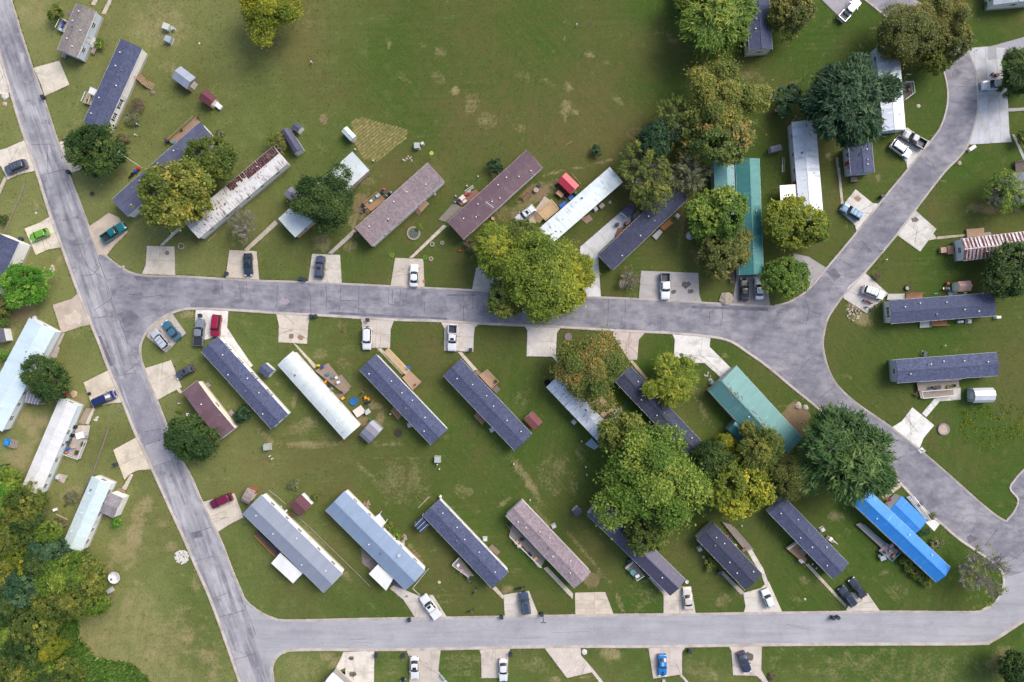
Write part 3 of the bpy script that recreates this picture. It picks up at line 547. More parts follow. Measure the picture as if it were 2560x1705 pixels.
def home(s, label, roof, wall='#d8d6d0', eave=3.05, rise=.62, ridge=0.0, win=None, shutter=None, vents=5, skirt='#a9a49a', arched=False, ribs=None, seed=0, cat='mobile home', name='mobile_home', group='long mobile homes of the park', oh=.18, ventc=None, flues=0, boxv=1):
    c, ang, L, Wd = rectfit(s, eave); rr = random.Random(hash(label) % 1000 if 0 else sum(map(ord, label)))
    root = empty(name, (c.x, c.y, 0), ang, label, cat, group); l2 = L / 2; w2 = Wd / 2; il = l2 - oh; iw = w2 - oh; yr = ridge * w2
    WM = noisy('siding', tuple(x * .98 for x in col(wall)), tuple(min(.9, x * 1.15) for x in col(wall)), 1.5, .55, stretch=(.4, .4, 6), fine=.08)
    MB().box(0, 0, .36, 2 * il - .06, 2 * iw - .06, .72).build('skirting', paint(skirt, .7), root)
    pr = [(-iw, .7), (iw, .7), (iw, eave - .02), (yr, eave + rise * .93), (-iw, eave - .02)]
    m = MB(); m.add([(x, y, z) for x in (-il, il) for y, z in pr], [(4, 3, 2, 1, 0), (5, 6, 7, 8, 9)] + [(i, (i + 1) % 5, 5 + (i + 1) % 5, 5 + i) for i in range(5)])
    m.build('wall', WM, root)
    if arched: top = [(-w2, eave), (-w2 * .6, eave + rise * .6), (-w2 * .25, eave + rise * .93), (0, eave + rise), (w2 * .25, eave + rise * .93), (w2 * .6, eave + rise * .6), (w2, eave)]
    else: top = [(-w2, eave), (yr, eave + rise), (w2, eave)]
    k = len(top); th = .11; prf = top + [(y, z - th) for y, z in top[::-1]]; q = len(prf)
    m = MB(); m.add([(x, y, z) for x in (-l2, l2) for y, z in prf], [tuple(range(q)), tuple(range(2 * q - 1, q - 1, -1))] + [(i, q + i, q + (i + 1) % q, (i + 1) % q) for i in range(q)])
    ro = m.build('roof', roof, root)
    zt = lambda y: eave + rise * (1 - (y - yr) / (w2 - yr)) if y > yr else eave + rise * (1 - (yr - y) / (w2 + yr))
    if arched: zt = lambda y: eave + rise * (1 - abs(y / w2) ** 1.7)
    if not arched: MB().box(0, yr, eave + rise + .015, 2 * l2 - .02, .26, .05).build('ridge_cap', roof, ro)
    if ribs:
        rb = MB(); x = -l2 + ribs / 2
        while x < l2:
            for a, b in zip(top, top[1:]):
                rb.add([(x - .025, a[0], a[1] - .01), (x + .025, a[0], a[1] - .01), (x + .025, b[0], b[1] - .01), (x - .025, b[0], b[1] - .01),
                        (x - .015, a[0], a[1] + .035), (x + .015, a[0], a[1] + .035), (x + .015, b[0], b[1] + .035), (x - .015, b[0], b[1] + .035)],
                       [(4, 5, 6, 7), (0, 1, 5, 4), (1, 2, 6, 5), (2, 3, 7, 6), (3, 0, 4, 7)])
            x += ribs
        tag(rb.build('ribs', roof, ro), kind='stuff')
    for sgn in (-1, 1):
        MB().box(0, sgn * (w2 + .012), eave - .07, 2 * l2, .025, .14).build('fascia', TRIM, root)
    for i in range(vents):
        u = (i + .5) / vents * 2 - 1 + rr.uniform(-.1, .1); y = rr.choice((-1, 1)) * rr.uniform(.25, .6) * w2; z = zt(y)
        v = MB().cyl(u * l2 * .92, y, z - .1, z + .28, .07, .07, 8).cyl(u * l2 * .92, y, z + .26, z + .34, .14, .12, 8); v.build('vent_pipe', ventc or WHITE, ro)
    for i in range(boxv):
        u = rr.uniform(-.7, .7); y = rr.choice((-1, 1)) * rr.uniform(.2, .5) * w2; z = zt(y)
        MB().box(u * l2, y, z + .06, .42, .42, .26, tp=.8).build('roof_vent', paint('#6d6a70'), ro)
    wz = .7 + (eave - .7) * .58
    sides = win if win else [.12, .3, .46, .7, .88]
    for sgn in (-1, 1):
        for i, u in enumerate(sides): window(root, (u * 2 - 1) * il, sgn * iw, wz, sgn, .85 if i % 2 else 1.1, .95, shutter)
        door(root, (.58 * 2 - 1) * il, sgn * iw, sgn, '#d9d7d2' if sgn > 0 else '#8f3f35')
        window(root, sgn * il, 0, wz, sgn, 1.2, .95, shutter, True)
    return root
NAVY, BLK, TAUPE, GREYB = shingle('#4a506a'), shingle('#3a3e52'), shingle('#8c7d80'), shingle('#867f7c')
DKM = '#4d4a5c'
home('00:680,28 858,100 690,518 508,440', 'grey-brown shingled home with pale blue siding at the top left corner', GREYB, '#b9c4cf', win=[.25, .55, .8], rise=.7)
home('00:1068,352 1275,425 945,1145 735,1105', 'navy-shingled home with tall white wall and dark shutters at upper left', NAVY, '#e6e3dc', shutter=paint('#22303a'), win=[.66, .82])
home('n:499,306 540,346 320,542 279,497', 'slate-blue smooth-roofed home under two trees left of the rusty roof', noisy('roll_roof', '#4c5067', '#5a5e75', .6, .7), '#dfe0dc', boxv=2)
RUSTW = metal_roof('#d8d8d6', .5, '#7d4a3d', .54, .62, 1.5)
home('n:681,363 723,408 495,594 462,555', 'white metal roof streaked with rust, dark red at its upper end', RUSTW, '#d5d8d8', ridge=.05, vents=3, ribs=.6)
home('n:881,379 923,425 740,591 693,549', 'white flat-looking roof cut in two by a dark round tree', metal_roof('#c9d2d2', .5, '#8d9694', .6, .72), '#b79c90', rise=.35, vents=4, skirt='#9a8478')
home('n:1071,404 1110,455 933,612 884,573', 'taupe-shingled home with black shutters left of the dark brown roof', TAUPE, '#dcdfdf', shutter=paint('#23262b'), win=[.2, .33, .6, .8])
home('n:1318,373 1356,420 1159,597 1117,557', 'weathered dark brown metal-roofed home with a roof aerial', metal_roof('#655058', .6, '#82707a', .55, .75, .8), '#d4d8d8', rise=.55, vents=9)
home('12:870,-8 988,125 330,695 195,580', 'long white coated roof beside the red shed', metal_roof('#d3dcdd', .5, '#8f9a9e', .56, .7, .9), '#cfd3d4', rise=.3, vents=3, arched=True)
home('12:765,765 905,915 1572,262 1440,148', 'black-shingled home on the bend of the new concrete drive', BLK, '#dfe1df', vents=4)
home('n:1838,398 1899,396 1909,685 1850,688', 'long teal ribbed metal roof behind the trees, black car at its foot', metal_roof('#2f7473', .42, '#4f8c88', .55, .8, .6), '#cfd2cc', ridge=.12, ribs=.32, vents=1, boxv=1)
home('n:1977,304 2041,301 2058,560 2003,562', 'tall white stained roof left of the dark spreading tree', metal_roof('#cdd3da', .5, '#878b97', .53, .75, .7), '#b9c1cb', rise=.35, vents=3, ridge=-.1)
home('n:2195,116 2243,110 2268,318 2203,333', 'silver-white roof between the big dark tree and the curving street', metal_roof('#b6bfcb', .45, '#d5dbe2', .5, .7, .7), '#b5c2cd', rise=.4, vents=3)
home('n:2120,362 2180,355 2186,432 2128,435', 'small grey-walled house with dark shingles below the big dark tree', NAVY, '#a7adb8', win=[.3, .75], vents=2, name='small_house', cat='house', group='small houses')
home('n:2485,12 2600,3 2594,-70 2479,-60', 'grey-roofed house cut by the top edge at upper right', noisy('grey_roof', '#8590a0', '#939daa', .5, .6), '#d9ddd6', win=[.3, .75], vents=1, name='small_house', cat='house', group='small houses')
home('n:1873,128 1932,122 1919,-60 1862,-55', 'navy-shingled house with cream walls at the top edge', NAVY, '#d9d2bd', eave=3.6, vents=2, name='small_house', cat='house', group='small houses')
home('n:1699,-2 1765,-8 1757,-70 1692,-64', 'white house with only its end wall showing at the top edge', metal_roof('#c5ccd2'), '#dfe4e6', eave=3.4, vents=0, win=[.3, .7], name='small_house', cat='house', group='small houses')
home('n:-12,580 49,604 -10,735 -70,710', 'dark-shingled home with a tall white wall at the left edge', NAVY, '#ebe9e6', eave=4.3, vents=1, win=[.8])
home('n:70,800 141,823 8,1073 -62,1050', 'long pale blue metal roof running off the left edge', metal_roof('#cfe0e6', .45), '#d5e0e6', vents=3, rise=.55, ridge=.1, win=[.62, .74, .88])
home('20:530,565 692,612 345,1440 200,1325', 'long bright white scuffed roof beside the cluttered patio at left', metal_roof('#dedddb', .6, '#a8a49f', .6, .72, 3.0), '#cfdbe0', rise=.3, vents=0, boxv=0, win=[.3, .45, .62, .8, .92])
home('n:231,1191 276,1210 205,1379 156,1359', 'white ridged metal roof with a small grey gable at lower left', metal_roof('#cfdede', .45, '#b5c6c6', .5, .7), '#d9dedd', vents=3, ribs=.45, rise=.6)
home('20:1740,410 2105,810 1975,915 1610,510', 'small plum-brown roofed home with cream walls left of the navy home', noisy('plum_roof', '#5f4750', '#6d545d', .5, .7), '#e2dac6', vents=1, win=[.2, .5, .85])
home('n:546,843 502,877 678,1074 721,1035', 'navy-shingled home with white wall and shutters below the red wagon', NAVY, '#e9e7e3', shutter=paint('#2c3138'), win=[.12, .3, .5, .72])
home('21:332,138 190,255 785,920 925,803', 'dull white roof with rust blotches beside the toy-covered deck', metal_roof('#cdd5d3', .55, '#8e6f66', .6, .76, .9), '#dadcdb', rise=.45, vents=3, arched=True, win=[.1, .25, .4, .55, .7, .86])
home('21:1070,165 920,300 1560,975 1705,830', 'navy-shingled home with a long ramp deck in the middle block', NAVY, '#e2e2df', vents=6)
home('n:1152,897 1107,938 1286,1127 1331,1085', 'navy-shingled home between the maroon shed and the ramp-deck home', NAVY, '#e0e0dd', vents=6)
home('22:430,337 305,455 790,965 915,847', 'white and grey streaked roof below the orange-tinged tree', metal_roof('#d3d7df', .5, '#7f7f90', .5, .68, .8), '#b9bcc2', rise=.35, vents=2, ridge=.1)
home('22:1060,270 918,405 1585,1110 1725,975', 'long black-shingled home running under the biggest tree', BLK, '#d9dad8', vents=5)
home('n:1841,914 1772,977 1938,1158 2007,1095', 'wide teal metal roof scattered with leaves by the right junction', metal_roof('#528281', .45, '#6d9693', .55, .8, .6), '#8e9a98', rise=1.0, ridge=-.2, ribs=.3, vents=1, boxv=0)
home('13:1080,1178 1093,1390 2022,1315 2005,1113', 'navy-shingled home with cream end wall right of the junction', NAVY, '#d9d5c8', shutter=paint('#1d2126'), vents=5, seed=2)
home('23:1135,210 1148,420 2050,355 2040,143', 'navy-shingled home with grey end wall and railed deck at right', NAVY, '#b3b9c4', vents=5)
STRIPE = '#b9b4b8'
home('13:1712,632 1745,825 2480,745 2450,545', 'rust and silver striped metal roof cut by the right edge', metal_roof('#b4b6be', .5, '#7a453f', .48, .62, 1.8), '#cfd6dd', vents=2, rise=.8, ribs=.9, shutter=paint('#d8d5cf'))
home('n:2531,434 2640,424 2645,500 2538,508', 'grey-roofed house at the right edge behind a half-bare tree', noisy('grey_roof', '#6d7280', '#7a7f8c', .5, .6), '#9fa3aa', vents=1, win=[.5], name='small_house', cat='house', group='small houses')
GM = '#9aa3b2'
home('n:657,1238 603,1283 811,1482 855,1435', 'wide grey metal roof with an orange-railed porch at lower left', metal_roof('#8f96a4', .35), '#ecebe8', vents=5, ribs=.4, rise=.7, boxv=0, eave=3.1)
home('n:862,1224 813,1279 1017,1475 1060,1428', 'blue-grey metal roof with two white porch roofs', metal_roof('#8698b0', .32), '#eceae8', vents=1, ribs=.4, rise=.75, eave=3.1)
home('n:1100,1248 1055,1289 1231,1471 1270,1430', 'navy-shingled home with a lean-to of dark panels at its upper end', NAVY, '#dcdfdc', vents=5)
home('n:1305,1247 1264,1292 1437,1470 1476,1432', 'mauve-shingled home with a long cluttered porch', shingle('#93848a'), '#d9d6cc', vents=7)
home('n:1507,1244 1468,1290 1676,1488 1713,1450', 'smooth dark navy metal roof half under the biggest tree', metal_roof('#4a475c', .4, '#6a6a80', .55, .8), '#b8bcc6', vents=3, ribs=.0, rise=.75)
home('n:1786,1307 1740,1349 1865,1475 1904,1435', 'navy-shingled home below the yellow-crowned tree', BLK, '#c9c9c6', vents=5)
home('n:1962,1243 1921,1282 2081,1447 2122,1409', 'navy-shingled home with a tan deck left of the blue roof', NAVY, '#d8d8d4', vents=6)
BLUEM = metal_roof('#2f82cf', .4, '#5f9fd6', .56, .8, .6)
home('n:2164,1222 2133,1255 2338,1458 2380,1416', 'bright blue ribbed metal roof at lower right', BLUEM, '#d6dade', vents=3, ribs=.35, rise=.7, boxv=0)
home('n:834,1683 800,1712 900,1800 930,1770', 'white roof corner poking in at the bottom edge', metal_roof('#dcdedd'), '#8f8d8a', vents=0, win=[.5])

# ------------------------------------------------------------------ sheds, roof extensions, canopies, decks
def shed(s, label, roof, wall='#c9c6c0', h=2.1, rise=.6, style='gable', name='garden_shed', cat='shed', group='garden sheds', end=1, doorc='#e4e2dd', xbrace=False, oh=.1):
    c, ang, L, Wd = rectfit(s, h); root = empty(name, (c.x, c.y, 0), ang, label, cat, group); l2, w2 = L / 2, Wd / 2; il, iw = l2 - oh, w2 - oh
    if style == 'gambrel': top = [(-w2, h), (-w2 * .62, h + rise * .72), (0, h + rise), (w2 * .62, h + rise * .72), (w2, h)]
    elif style == 'flat': top = [(-w2, h), (w2, h + .12)]
    else: top = [(-w2, h), (0, h + rise), (w2, h)]
    WM = wall if not isinstance(wall, str) else paint(wall, .6)
    pr = [(-iw, 0), (iw, 0)] + [(max(-iw, min(iw, y)), z - .04) for y, z in top[::-1]]; n = len(pr)
    MB().add([(x, y, z) for x in (-il, il) for y, z in pr], [tuple(range(n - 1, -1, -1)), tuple(range(n, 2 * n))] + [(i, (i + 1) % n, n + (i + 1) % n, n + i) for i in range(n)]).build('wall', WM, root)
    prf = top + [(y, z - .07) for y, z in top[::-1]]; q = len(prf)
    ro = MB().add([(x, y, z) for x in (-l2, l2) for y, z in prf], [tuple(range(q)), tuple(range(2 * q - 1, q - 1, -1))] + [(i, q + i, q + (i + 1) % q, (i + 1) % q) for i in range(q)]).build('roof', roof, root)
    if style != 'flat': MB().box(0, 0, h + rise + .01, 2 * l2 - .02, .14, .04).build('ridge_cap', roof, ro)
    dw = min(1.4, iw * 1.3)
    for sy in (-1, 1):
        d = MB().box(end * (il + .02), sy * dw / 4, .95, .05, dw / 2 - .03, 1.75).build('door', paint(doorc), root)
        MB().box(end * (il + .06), sy * .08, .95, .04, .04, .12).build('handle', STEEL, d)
        if xbrace:
            for a in (-1, 1): MB().add([(end * (il + .055), sy * dw / 4 - a * dw / 5, .2), (end * (il + .055), sy * dw / 4 - a * dw / 5 + .08, .2), (end * (il + .055), sy * dw / 4 + a * dw / 5 + .04, 1.7), (end * (il + .055), sy * dw / 4 + a * dw / 5 - .04, 1.7)], [(0, 1, 2, 3), (3, 2, 1, 0)]).build('brace', BLACK, d)
    return root
GREYM = metal_roof('#9aa2ae', .35); MAROON = metal_roof('#67343b', .5)
shed('00:1612,590 1530,692 1668,797 1745,690', 'grey metal shed with bare wooden end at upper left', GREYM, wood('#a3917c'), 2.3, .7)
shed('00:1825,790 1770,875 1865,950 1930,865', 'maroon-roofed shed with a white cooler on its step', MAROON, wood('#b49a84'), 2.2, .35)
shed('01:285,1148 235,1175 332,1398 430,1310', 'dark arched barn shed behind the rusty roof', noisy('felt', '#474659', '#53526a', 1, .7), '#b4bcc8', 2.0, 1.0, 'gambrel')
shed('01:365,1085 315,1140 365,1178 418,1132', 'tiny navy-topped shed behind the arched barn shed', shingle('#4d5468'), '#dde0e2', 1.9, .3)
shed('01:810,1125 760,1170 845,1260 890,1210', 'white metal shed at the corner of the straw garden plot', metal_roof('#cfdcdb'), '#c6cccd', 1.9, .35)
shed('12:485,45 400,115 520,235 600,155', 'bright red ribbed metal shed roof by the long white roof', metal_roof('#b53848', .4), '#7e2f36', 2.1, .45, xbrace=False)
shed('03:20,1302 28,1362 122,1330 115,1288', 'low blue-grey utility shed left of the tall stained roof', noisy('felt', '#565b6c', '#636878', 1, .7), '#97a3b2', 1.7, .2)
shed('13:1690,1012 1700,1100 1812,1095 1800,1003', 'tan-roofed shed with cream doors behind the kayak', noisy('felt', '#a9867a', '#b89488', 1, .7), '#d9d3bd', 2.2, .6, end=-1)
shed('23:1808,465 1842,596 2008,590 2006,460', 'silver barn shed with white braced doors right of the deck', metal_roof('#c3c9cf', .3), '#a4aab5', 2.0, .9, 'gambrel', end=-1, xbrace=True)
shed('22:185,670 105,742 195,840 275,765', 'maroon-brown roofed shed next to a navy-shingled home', noisy('felt', '#6f3d3d', '#7d4747', 1, .7), '#c5cfd2', 2.1, .35, end=-1)
shed('21:1040,755 915,872 1000,960 1135,832', 'grey gambrel shed at the foot of the rust-blotched roof', metal_roof('#82828f', .4), '#9a9aa4', 2.0, .8, 'gambrel')
shed('21:85,242 8,298 95,372 165,312', 'small navy-topped shed between two long roofs', NAVY, '#e3e3df', 2.0, .4)
shed('n:1443,1265 1430,1280 1442,1293 1455,1278', 'small dark shed left of the smooth navy roof', noisy('felt', '#454257', '#514e63', 1, .7), '#b9bcc6', 1.9, .3)
shed('n:752,1236 724,1264 749,1292 780,1262', 'maroon metal shed between the two grey metal roofs', metal_roof('#6a4248', .4), '#e0e3e3', 2.2, .35)
shed('20:2215,1345 2140,1470 2215,1495 2285,1395', 'old wooden barrel-roofed shed with a rusty end', noisy('grey_boards', '#7d7370', '#968b87', 2, .85), '#a4513f', 1.8, .6, 'gambrel')
shed('n:-14,822 8,822 16,853 -8,856', 'dark-roofed shed with a white side at the left edge', noisy('felt', '#4a4858', '#565464', 1, .7), '#dfe2e3', 2.2, .4)
shed('30:600,392 570,440 612,458 660,400', 'tiny dark-roofed lean-to at the foot of the white ridged roof', noisy('felt', '#55525e', '#65626e', 1, .7), '#d5d7d6', 2.0, .3)
shed('11:320,168 245,232 330,315 410,250', 'grey-roofed addition poking out behind the dark round tree', noisy('felt', '#6f6e7c', '#7d7c8a', 1, .7), '#c9cdd0', 2.5, .3, name='room_addition', cat='addition')
shed('20:985,1398 895,1570 1000,1620 1108,1450', 'grey-shingled gable addition on the white ridged roof', shingle('#8a8487'), '#e2e2de', 2.7, .5, name='room_addition', cat='addition')
shed('22:935,665 832,752 905,838 1005,755', 'silver-roofed addition at the end of the tan patio deck', metal_roof('#b4bcca', .4), '#8d96a6', 2.6, .3, name='room_addition', cat='addition')
shed('n:1783,399 1846,398 1853,535 1790,538', 'low teal side roof under the yellowing trees', metal_roof('#4f8187', .4), '#8d948f', 2.7, .25, name='room_addition', cat='addition')
shed('22:2012,745 1920,828 2088,988 2190,900', 'lower teal wing of the wide teal roof', metal_roof('#357378', .4), '#77827f', 2.6, .5, name='room_addition', cat='addition')
shed('n:2256,1240 2214,1280 2278,1342 2318,1303', 'blue metal extension on the bright blue roof', BLUEM, '#d3d8dc', 2.8, .35, name='room_addition', cat='addition')
shed('12:1045,312 975,385 1030,445 1115,360', 'black-roofed shed at the top of the new concrete drive', BLK, '#dcdfe0', 2.2, .4)
def canopy(s, label, mat, z=2.6, group='porch roofs and awnings', th=.12, name='porch_roof', bars=0):
    P = wp(s, z); c = sum(P, Vector((0, 0))) / 4; root = empty(name, (c.x, c.y, 0), 0, label, 'porch roof', group); q = [p - c for p in P]
    MB().prism(q, z - th, z).build('roof_panel', mat, root)
    for i in range(bars):
        t = (i + .5) / bars; a = q[0].lerp(q[1], t); b = q[3].lerp(q[2], t); MB().tube((a.x, a.y, z + .02), (b.x, b.y, z + .02), .035).build('rib', TRIM, root)
    for p in q:
        p = p * .93; MB().box(p.x, p.y, (z - th) / 2, .1, .1, z - th).build('post', TRIM, root)
    return root
WROOF = metal_roof('#e6e6e4', .35)
canopy('31:215,418 415,600 330,690 135,510', 'white porch roof on the wide grey metal roof', WROOF)
canopy('31:1085,520 1225,645 1160,755 1005,605', 'white front porch roof on the blue-grey metal roof', WROOF)
canopy('31:1100,68 1157,148 1110,205 1015,130', 'smaller white porch roof behind the blue-grey metal roof', WROOF)
canopy('13:105,155 250,145 268,305 112,290', 'flat white carport on the tall stained roof', WROOF, 2.7)
canopy('31:1480,85 1540,180 1470,240 1403,168', 'lean-to of dark glazed panels at the end of a navy home', metal_roof('#3b4560', .25), 2.4, bars=3)
canopy('20:235,490 372,560 345,612 213,592', 'grey corrugated awning below the big round tree', metal_roof('#83828d', .4), 2.4, bars=5)
canopy('00:805,772 865,800 838,850 785,825', 'white awning over a small deck left of the navy-shingled home', WROOF, 2.3)
canopy('00:620,85 655,95 635,130 590,120', 'small brown awning left of the grey-brown shingled home', noisy('felt', '#6d5860', '#7a646c', 1, .7), 2.3)
def rail(root, a, b, z0, h, mat, cap=True):
    m = MB(); d = b - a; n = max(2, int(d.length / .35)); rz = math.atan2(d.y, d.x); mid = (a + b) / 2
    m.box(mid.x, mid.y, z0 + h, d.length, .09, .05, rz); m.box(mid.x, mid.y, z0 + .15, d.length, .05, .05, rz)
    for i in range(n + 1):
        p = a.lerp(b, i / n); m.box(p.x, p.y, z0 + h / 2, .04, .04, h - .03, rz)
    m.build('railing', mat, root)
def deck(s, label, c='#a08b76', h=.7, rails='', steps=None, railc=None, group='wooden decks', name='wooden_deck', cat='deck', along=None, pitch=.16):
    P = wp(s, h); cc = sum(P, Vector((0, 0))) / len(P); root = empty(name, (cc.x, cc.y, 0), 0, label, cat, group); q = [p - cc for p in P]
    a = sum(q[i].x * q[(i + 1) % len(q)].y - q[(i + 1) % len(q)].x * q[i].y for i in range(len(q)))
    wm = wood(c); e = along if along is not None else max(range(4), key=lambda i: (q[(i + 1) % 4] - q[i]).length)
    d = (q[(e + 1) % 4] - q[e]).normalized(); nn = Vector((-d.y, d.x)); lo = min(p.dot(nn) for p in q); hi = max(p.dot(nn) for p in q); m = MB(); v = lo
    while v < hi - .02:
        g = clip(clip(q, Vector((0, 0)), nn, v + .008), Vector((0, 0)), -nn, -(min(hi, v + pitch) - .008))
        g = [p for t, p in enumerate(g) if (p - g[t - 1]).length > .01]
        if len(g) > 2: m.prism(g, h - .035, h + R.uniform(-.003, .003))
        v += pitch
    tag(m.build('floor_boards', wm, root), kind='stuff')
    dk = wood(tuple(x * .75 for x in col(c)))
    for i in range(4):
        u, w = q[i] * .985, q[(i + 1) % 4] * .985; mid = (u + w) / 2; dd = w - u
        MB().box(mid.x, mid.y, h - .12, dd.length, .05, .17, math.atan2(dd.y, dd.x)).build('rim_joist', dk, root)
        MB().box(q[i].x * .96, q[i].y * .96, (h - .1) / 2 + .0, .1, .1, h - .1).build('post', dk, root)
    rm = railc if railc else wood(tuple(min(1, x * 1.1) for x in col(c)))
    for ch in rails:
        i = int(ch); rail(root, q[i] * .98, q[(i + 1) % 4] * .98, h, .95, rm)
    if steps is not None:
        i, t0, t1 = steps; u, w = q[i].lerp(q[(i + 1) % 4], t0), q[i].lerp(q[(i + 1) % 4], t1); dd = (w - u).normalized(); out = Vector((dd.y, -dd.x)) * (1 if a > 0 else -1); rz = math.atan2(dd.y, dd.x); mid = (u + w) / 2
        n = max(1, int(h / .2)); st = MB()
        for k in range(n):
            p = mid + out * (.16 + .29 * k); zz = h - (k + 1) * h / (n + 1); st.box(p.x, p.y, zz - .03, (w - u).length, .27, .05, rz)
        for f in (u, w):
            g = f + out * (.29 * n + .05); st.tube((f.x, f.y, h - .15), (g.x, g.y, .03), .05, .05, 4)
        st.build('steps', wm, root)
    return root
deck('00:560,175 615,200 570,290 515,262', 'small white-railed deck left of the grey-brown home', '#b9aa96', .7, '03', None, TRIM)
deck('00:800,300 860,350 800,420 760,390', 'white porch on the pale blue wall at top left', '#d2cfc8', .7, '', (1, .1, .9))
deck('00:560,455 600,470 580,520 540,505', 'concrete-grey porch step under the overhang of the grey-brown home', '#9d9891', .4)
deck('00:1205,680 1245,655 1320,720 1295,770', 'narrow wooden stair deck on the tall white wall', '#a98f6f', .8, '13', (2, 0, 1))
deck('00:785,825 838,850 805,935 745,915', 'little railed wooden deck with orange items at upper left', '#c7ab8c', .7, '13', None, TRIM)
deck('00:1740,1045 1780,1085 1540,1290 1505,1255', 'long narrow timber deck with barrels behind the slate-blue roof', '#a6886e', .7, '3')
deck('11:1085,218 1155,285 1025,385 960,325', 'tan wooden deck with storage tubs behind the taupe-shingled home', '#b08d68', .7, '03', (2, .1, .5))
deck('11:1490,265 1545,320 1475,395 1435,350', 'small ramped deck on the front of the taupe-shingled home', '#ad8f74', .7, '1', (2, 0, 1))
deck('11:1780,290 1960,190 2010,240 1830,335', 'cluttered red-stained deck behind the dark brown roof', '#9b6c5c', .4, '')
deck('11:1760,310 1840,350 1690,480 1625,460', 'patchwork of grey pallets behind the dark brown roof', '#8f867b', .15)
deck('12:350,285 420,370 300,470 225,400', 'new yellow pine deck beside the long white roof', '#d6b68b', .8, '03', (2, .3, .95))
deck('12:970,540 1045,490 1075,530 940,610', 'brown slatted steps deck on the black-shingled home', '#9a6b48', .6, '', (3, 0, 1))
deck('12:1060,430 1125,375 1145,410 1085,480', 'grey deck corner between the black roof and the black-roofed shed', '#8f8173', .6)
deck('12:1405,455 1432,490 1350,560 1320,525', 'orange-brown railed deck on the front of the black-shingled home', '#a5703f', .8, '1')
deck('12:1320,540 1345,570 1285,640 1250,605', 'pale grey concrete ramp at the front of the black-shingled home', '#c2c2c2', .4)
deck('12:1945,865 1990,865 1985,1028 1942,1028', 'narrow weathered boardwalk at the foot of the long teal roof', '#8a7466', .25, '', None, along=0)
deck('13:738,80 795,80 795,120 738,122', 'tiny railed porch on the small grey-walled house', '#8c7b70', .7, '2', None)
deck('03:1200,742 1275,738 1288,838 1205,900', 'white-railed deck with dark furniture on the silver-white home', '#7b6a5f', .8, '012', None, TRIM)
deck('13:1070,1122 1230,1120 1232,1165 1060,1175', 'white concrete ramp along the cream-ended navy home', '#c9c8c3', .35)
deck('13:1232,1118 1375,1115 1378,1160 1232,1165', 'brown stair deck behind the cream-ended navy home', '#a0715a', .7, '0', None, along=1)
deck('13:1355,1368 1455,1362 1458,1418 1355,1425', 'white concrete landing below the cream-ended navy home', '#cfcfcb', .35)
deck('13:1455,1362 1595,1355 1597,1398 1457,1408', 'brown stair deck below the cream-ended navy home', '#a3704f', .7, '2', None, along=1)
deck('13:1768,545 1925,532 1928,605 1775,615', 'bare plywood platform beside the rust striped roof', '#b59677', .5)
deck('13:1880,580 1985,570 1990,600 1885,606', 'grey plank step beside the rust striped roof', '#a29a90', .3)
deck('23:1325,405 1700,385 1705,465 1340,490', 'grey plank deck with garden chairs below the grey-walled home', '#a99c8f', .8, '0', None, TRIM)
deck('23:1345,492 1650,468 1655,525 1360,555', 'railed wheelchair ramp below the grey-walled home', '#a5968a', .5, '023', None, TRIM)
deck('21:640,240 835,480 790,520 525,310', 'wide weathered deck covered with toys and chairs', '#a08c7a', .5, '1', (0, .5, .95))
deck('21:790,490 830,480 745,560 690,530', 'lower step of the toy-covered deck', '#97846f', .25)
deck('21:1180,105 1375,310 1340,345 1145,140', 'long pale wooden ramp beside a navy-shingled home', '#d8bf94', .6, '02', None)
deck('21:1375,312 1475,410 1395,485 1300,372', 'tan deck at the head of the long pale ramp', '#b89a80', .8, '1', None)
deck('21:1225,635 1300,705 1275,738 1207,658', 'brown step deck on the lower side of the ramp-deck home', '#a37f68', .6, '2', None)
deck('21:2060,295 2165,405 2095,470 1985,350', 'square tan deck with wide rails in the middle block', '#b3937a', .8, '01', None)
deck('21:1975,300 2015,335 1985,355 1950,320', 'stair up to the square tan deck', '#9a7d68', .4)
deck('21:2145,438 2178,475 2140,512 2095,470', 'dark lower landing of the square tan deck', '#7d6f68', .35)
deck('21:1965,680 2045,755 2020,785 1945,705', 'brown step deck on the lower side of the shed-side navy home', '#a07d68', .6, '2', None)
deck('22:790,522 910,660 832,748 688,590', 'tan rendered patio deck beside the streaked roof', '#bfa184', .6, '')
deck('22:655,960 710,910 775,985 735,1010', 'pale blue steel steps by the streaked roof', '#a5bccb', .6, '3', None)
deck('22:1440,530 1470,555 1405,615 1370,580', 'small white-edged step by the long black-shingled home', '#b5aaa0', .5, '1', None, TRIM)
deck('20:655,905 780,930 715,1095 585,1050', 'cluttered railed deck beside the long bright white roof', '#b8aca0', .6, '12', None, TRIM)
deck('20:1850,412 1880,440 1845,470 1815,440', 'grey pallet step behind the small plum-brown home', '#9a948e', .4)
deck('20:2060,655 2090,685 2060,715 2030,685', 'second pallet step behind the small plum-brown home', '#9d968f', .4)
deck('20:1055,1350 1115,1375 1090,1420 1030,1395', 'brown brick step at the grey gable addition', '#9b8271', .3)
deck('31:10,220 0,250 185,440 210,410', 'orange-railed screened porch along the wide grey metal roof', '#4b4a58', .6, '1', None, paint('#b2603c'))
deck('31:1810,452 1945,625 1900,625 1750,515', 'railed deck with clutter below the navy home with panels', '#a3958a', .7, '23', None, TRIM)
deck('31:2100,340 2175,405 2150,440 2065,375', 'brown wooden step deck behind the navy home with panels', '#97826f', .6, '0', None)
deck('31:2225,150 2281,240 32:270,555 32:230,545', 'narrow lower edge of the long cluttered porch', '#b4aca2', .3)
deck('31:2281,165 32:300,470 32:260,540 31:2255,260', 'long cluttered porch on the mauve-shingled home', '#9c948b', .6, '2', None, TRIM)
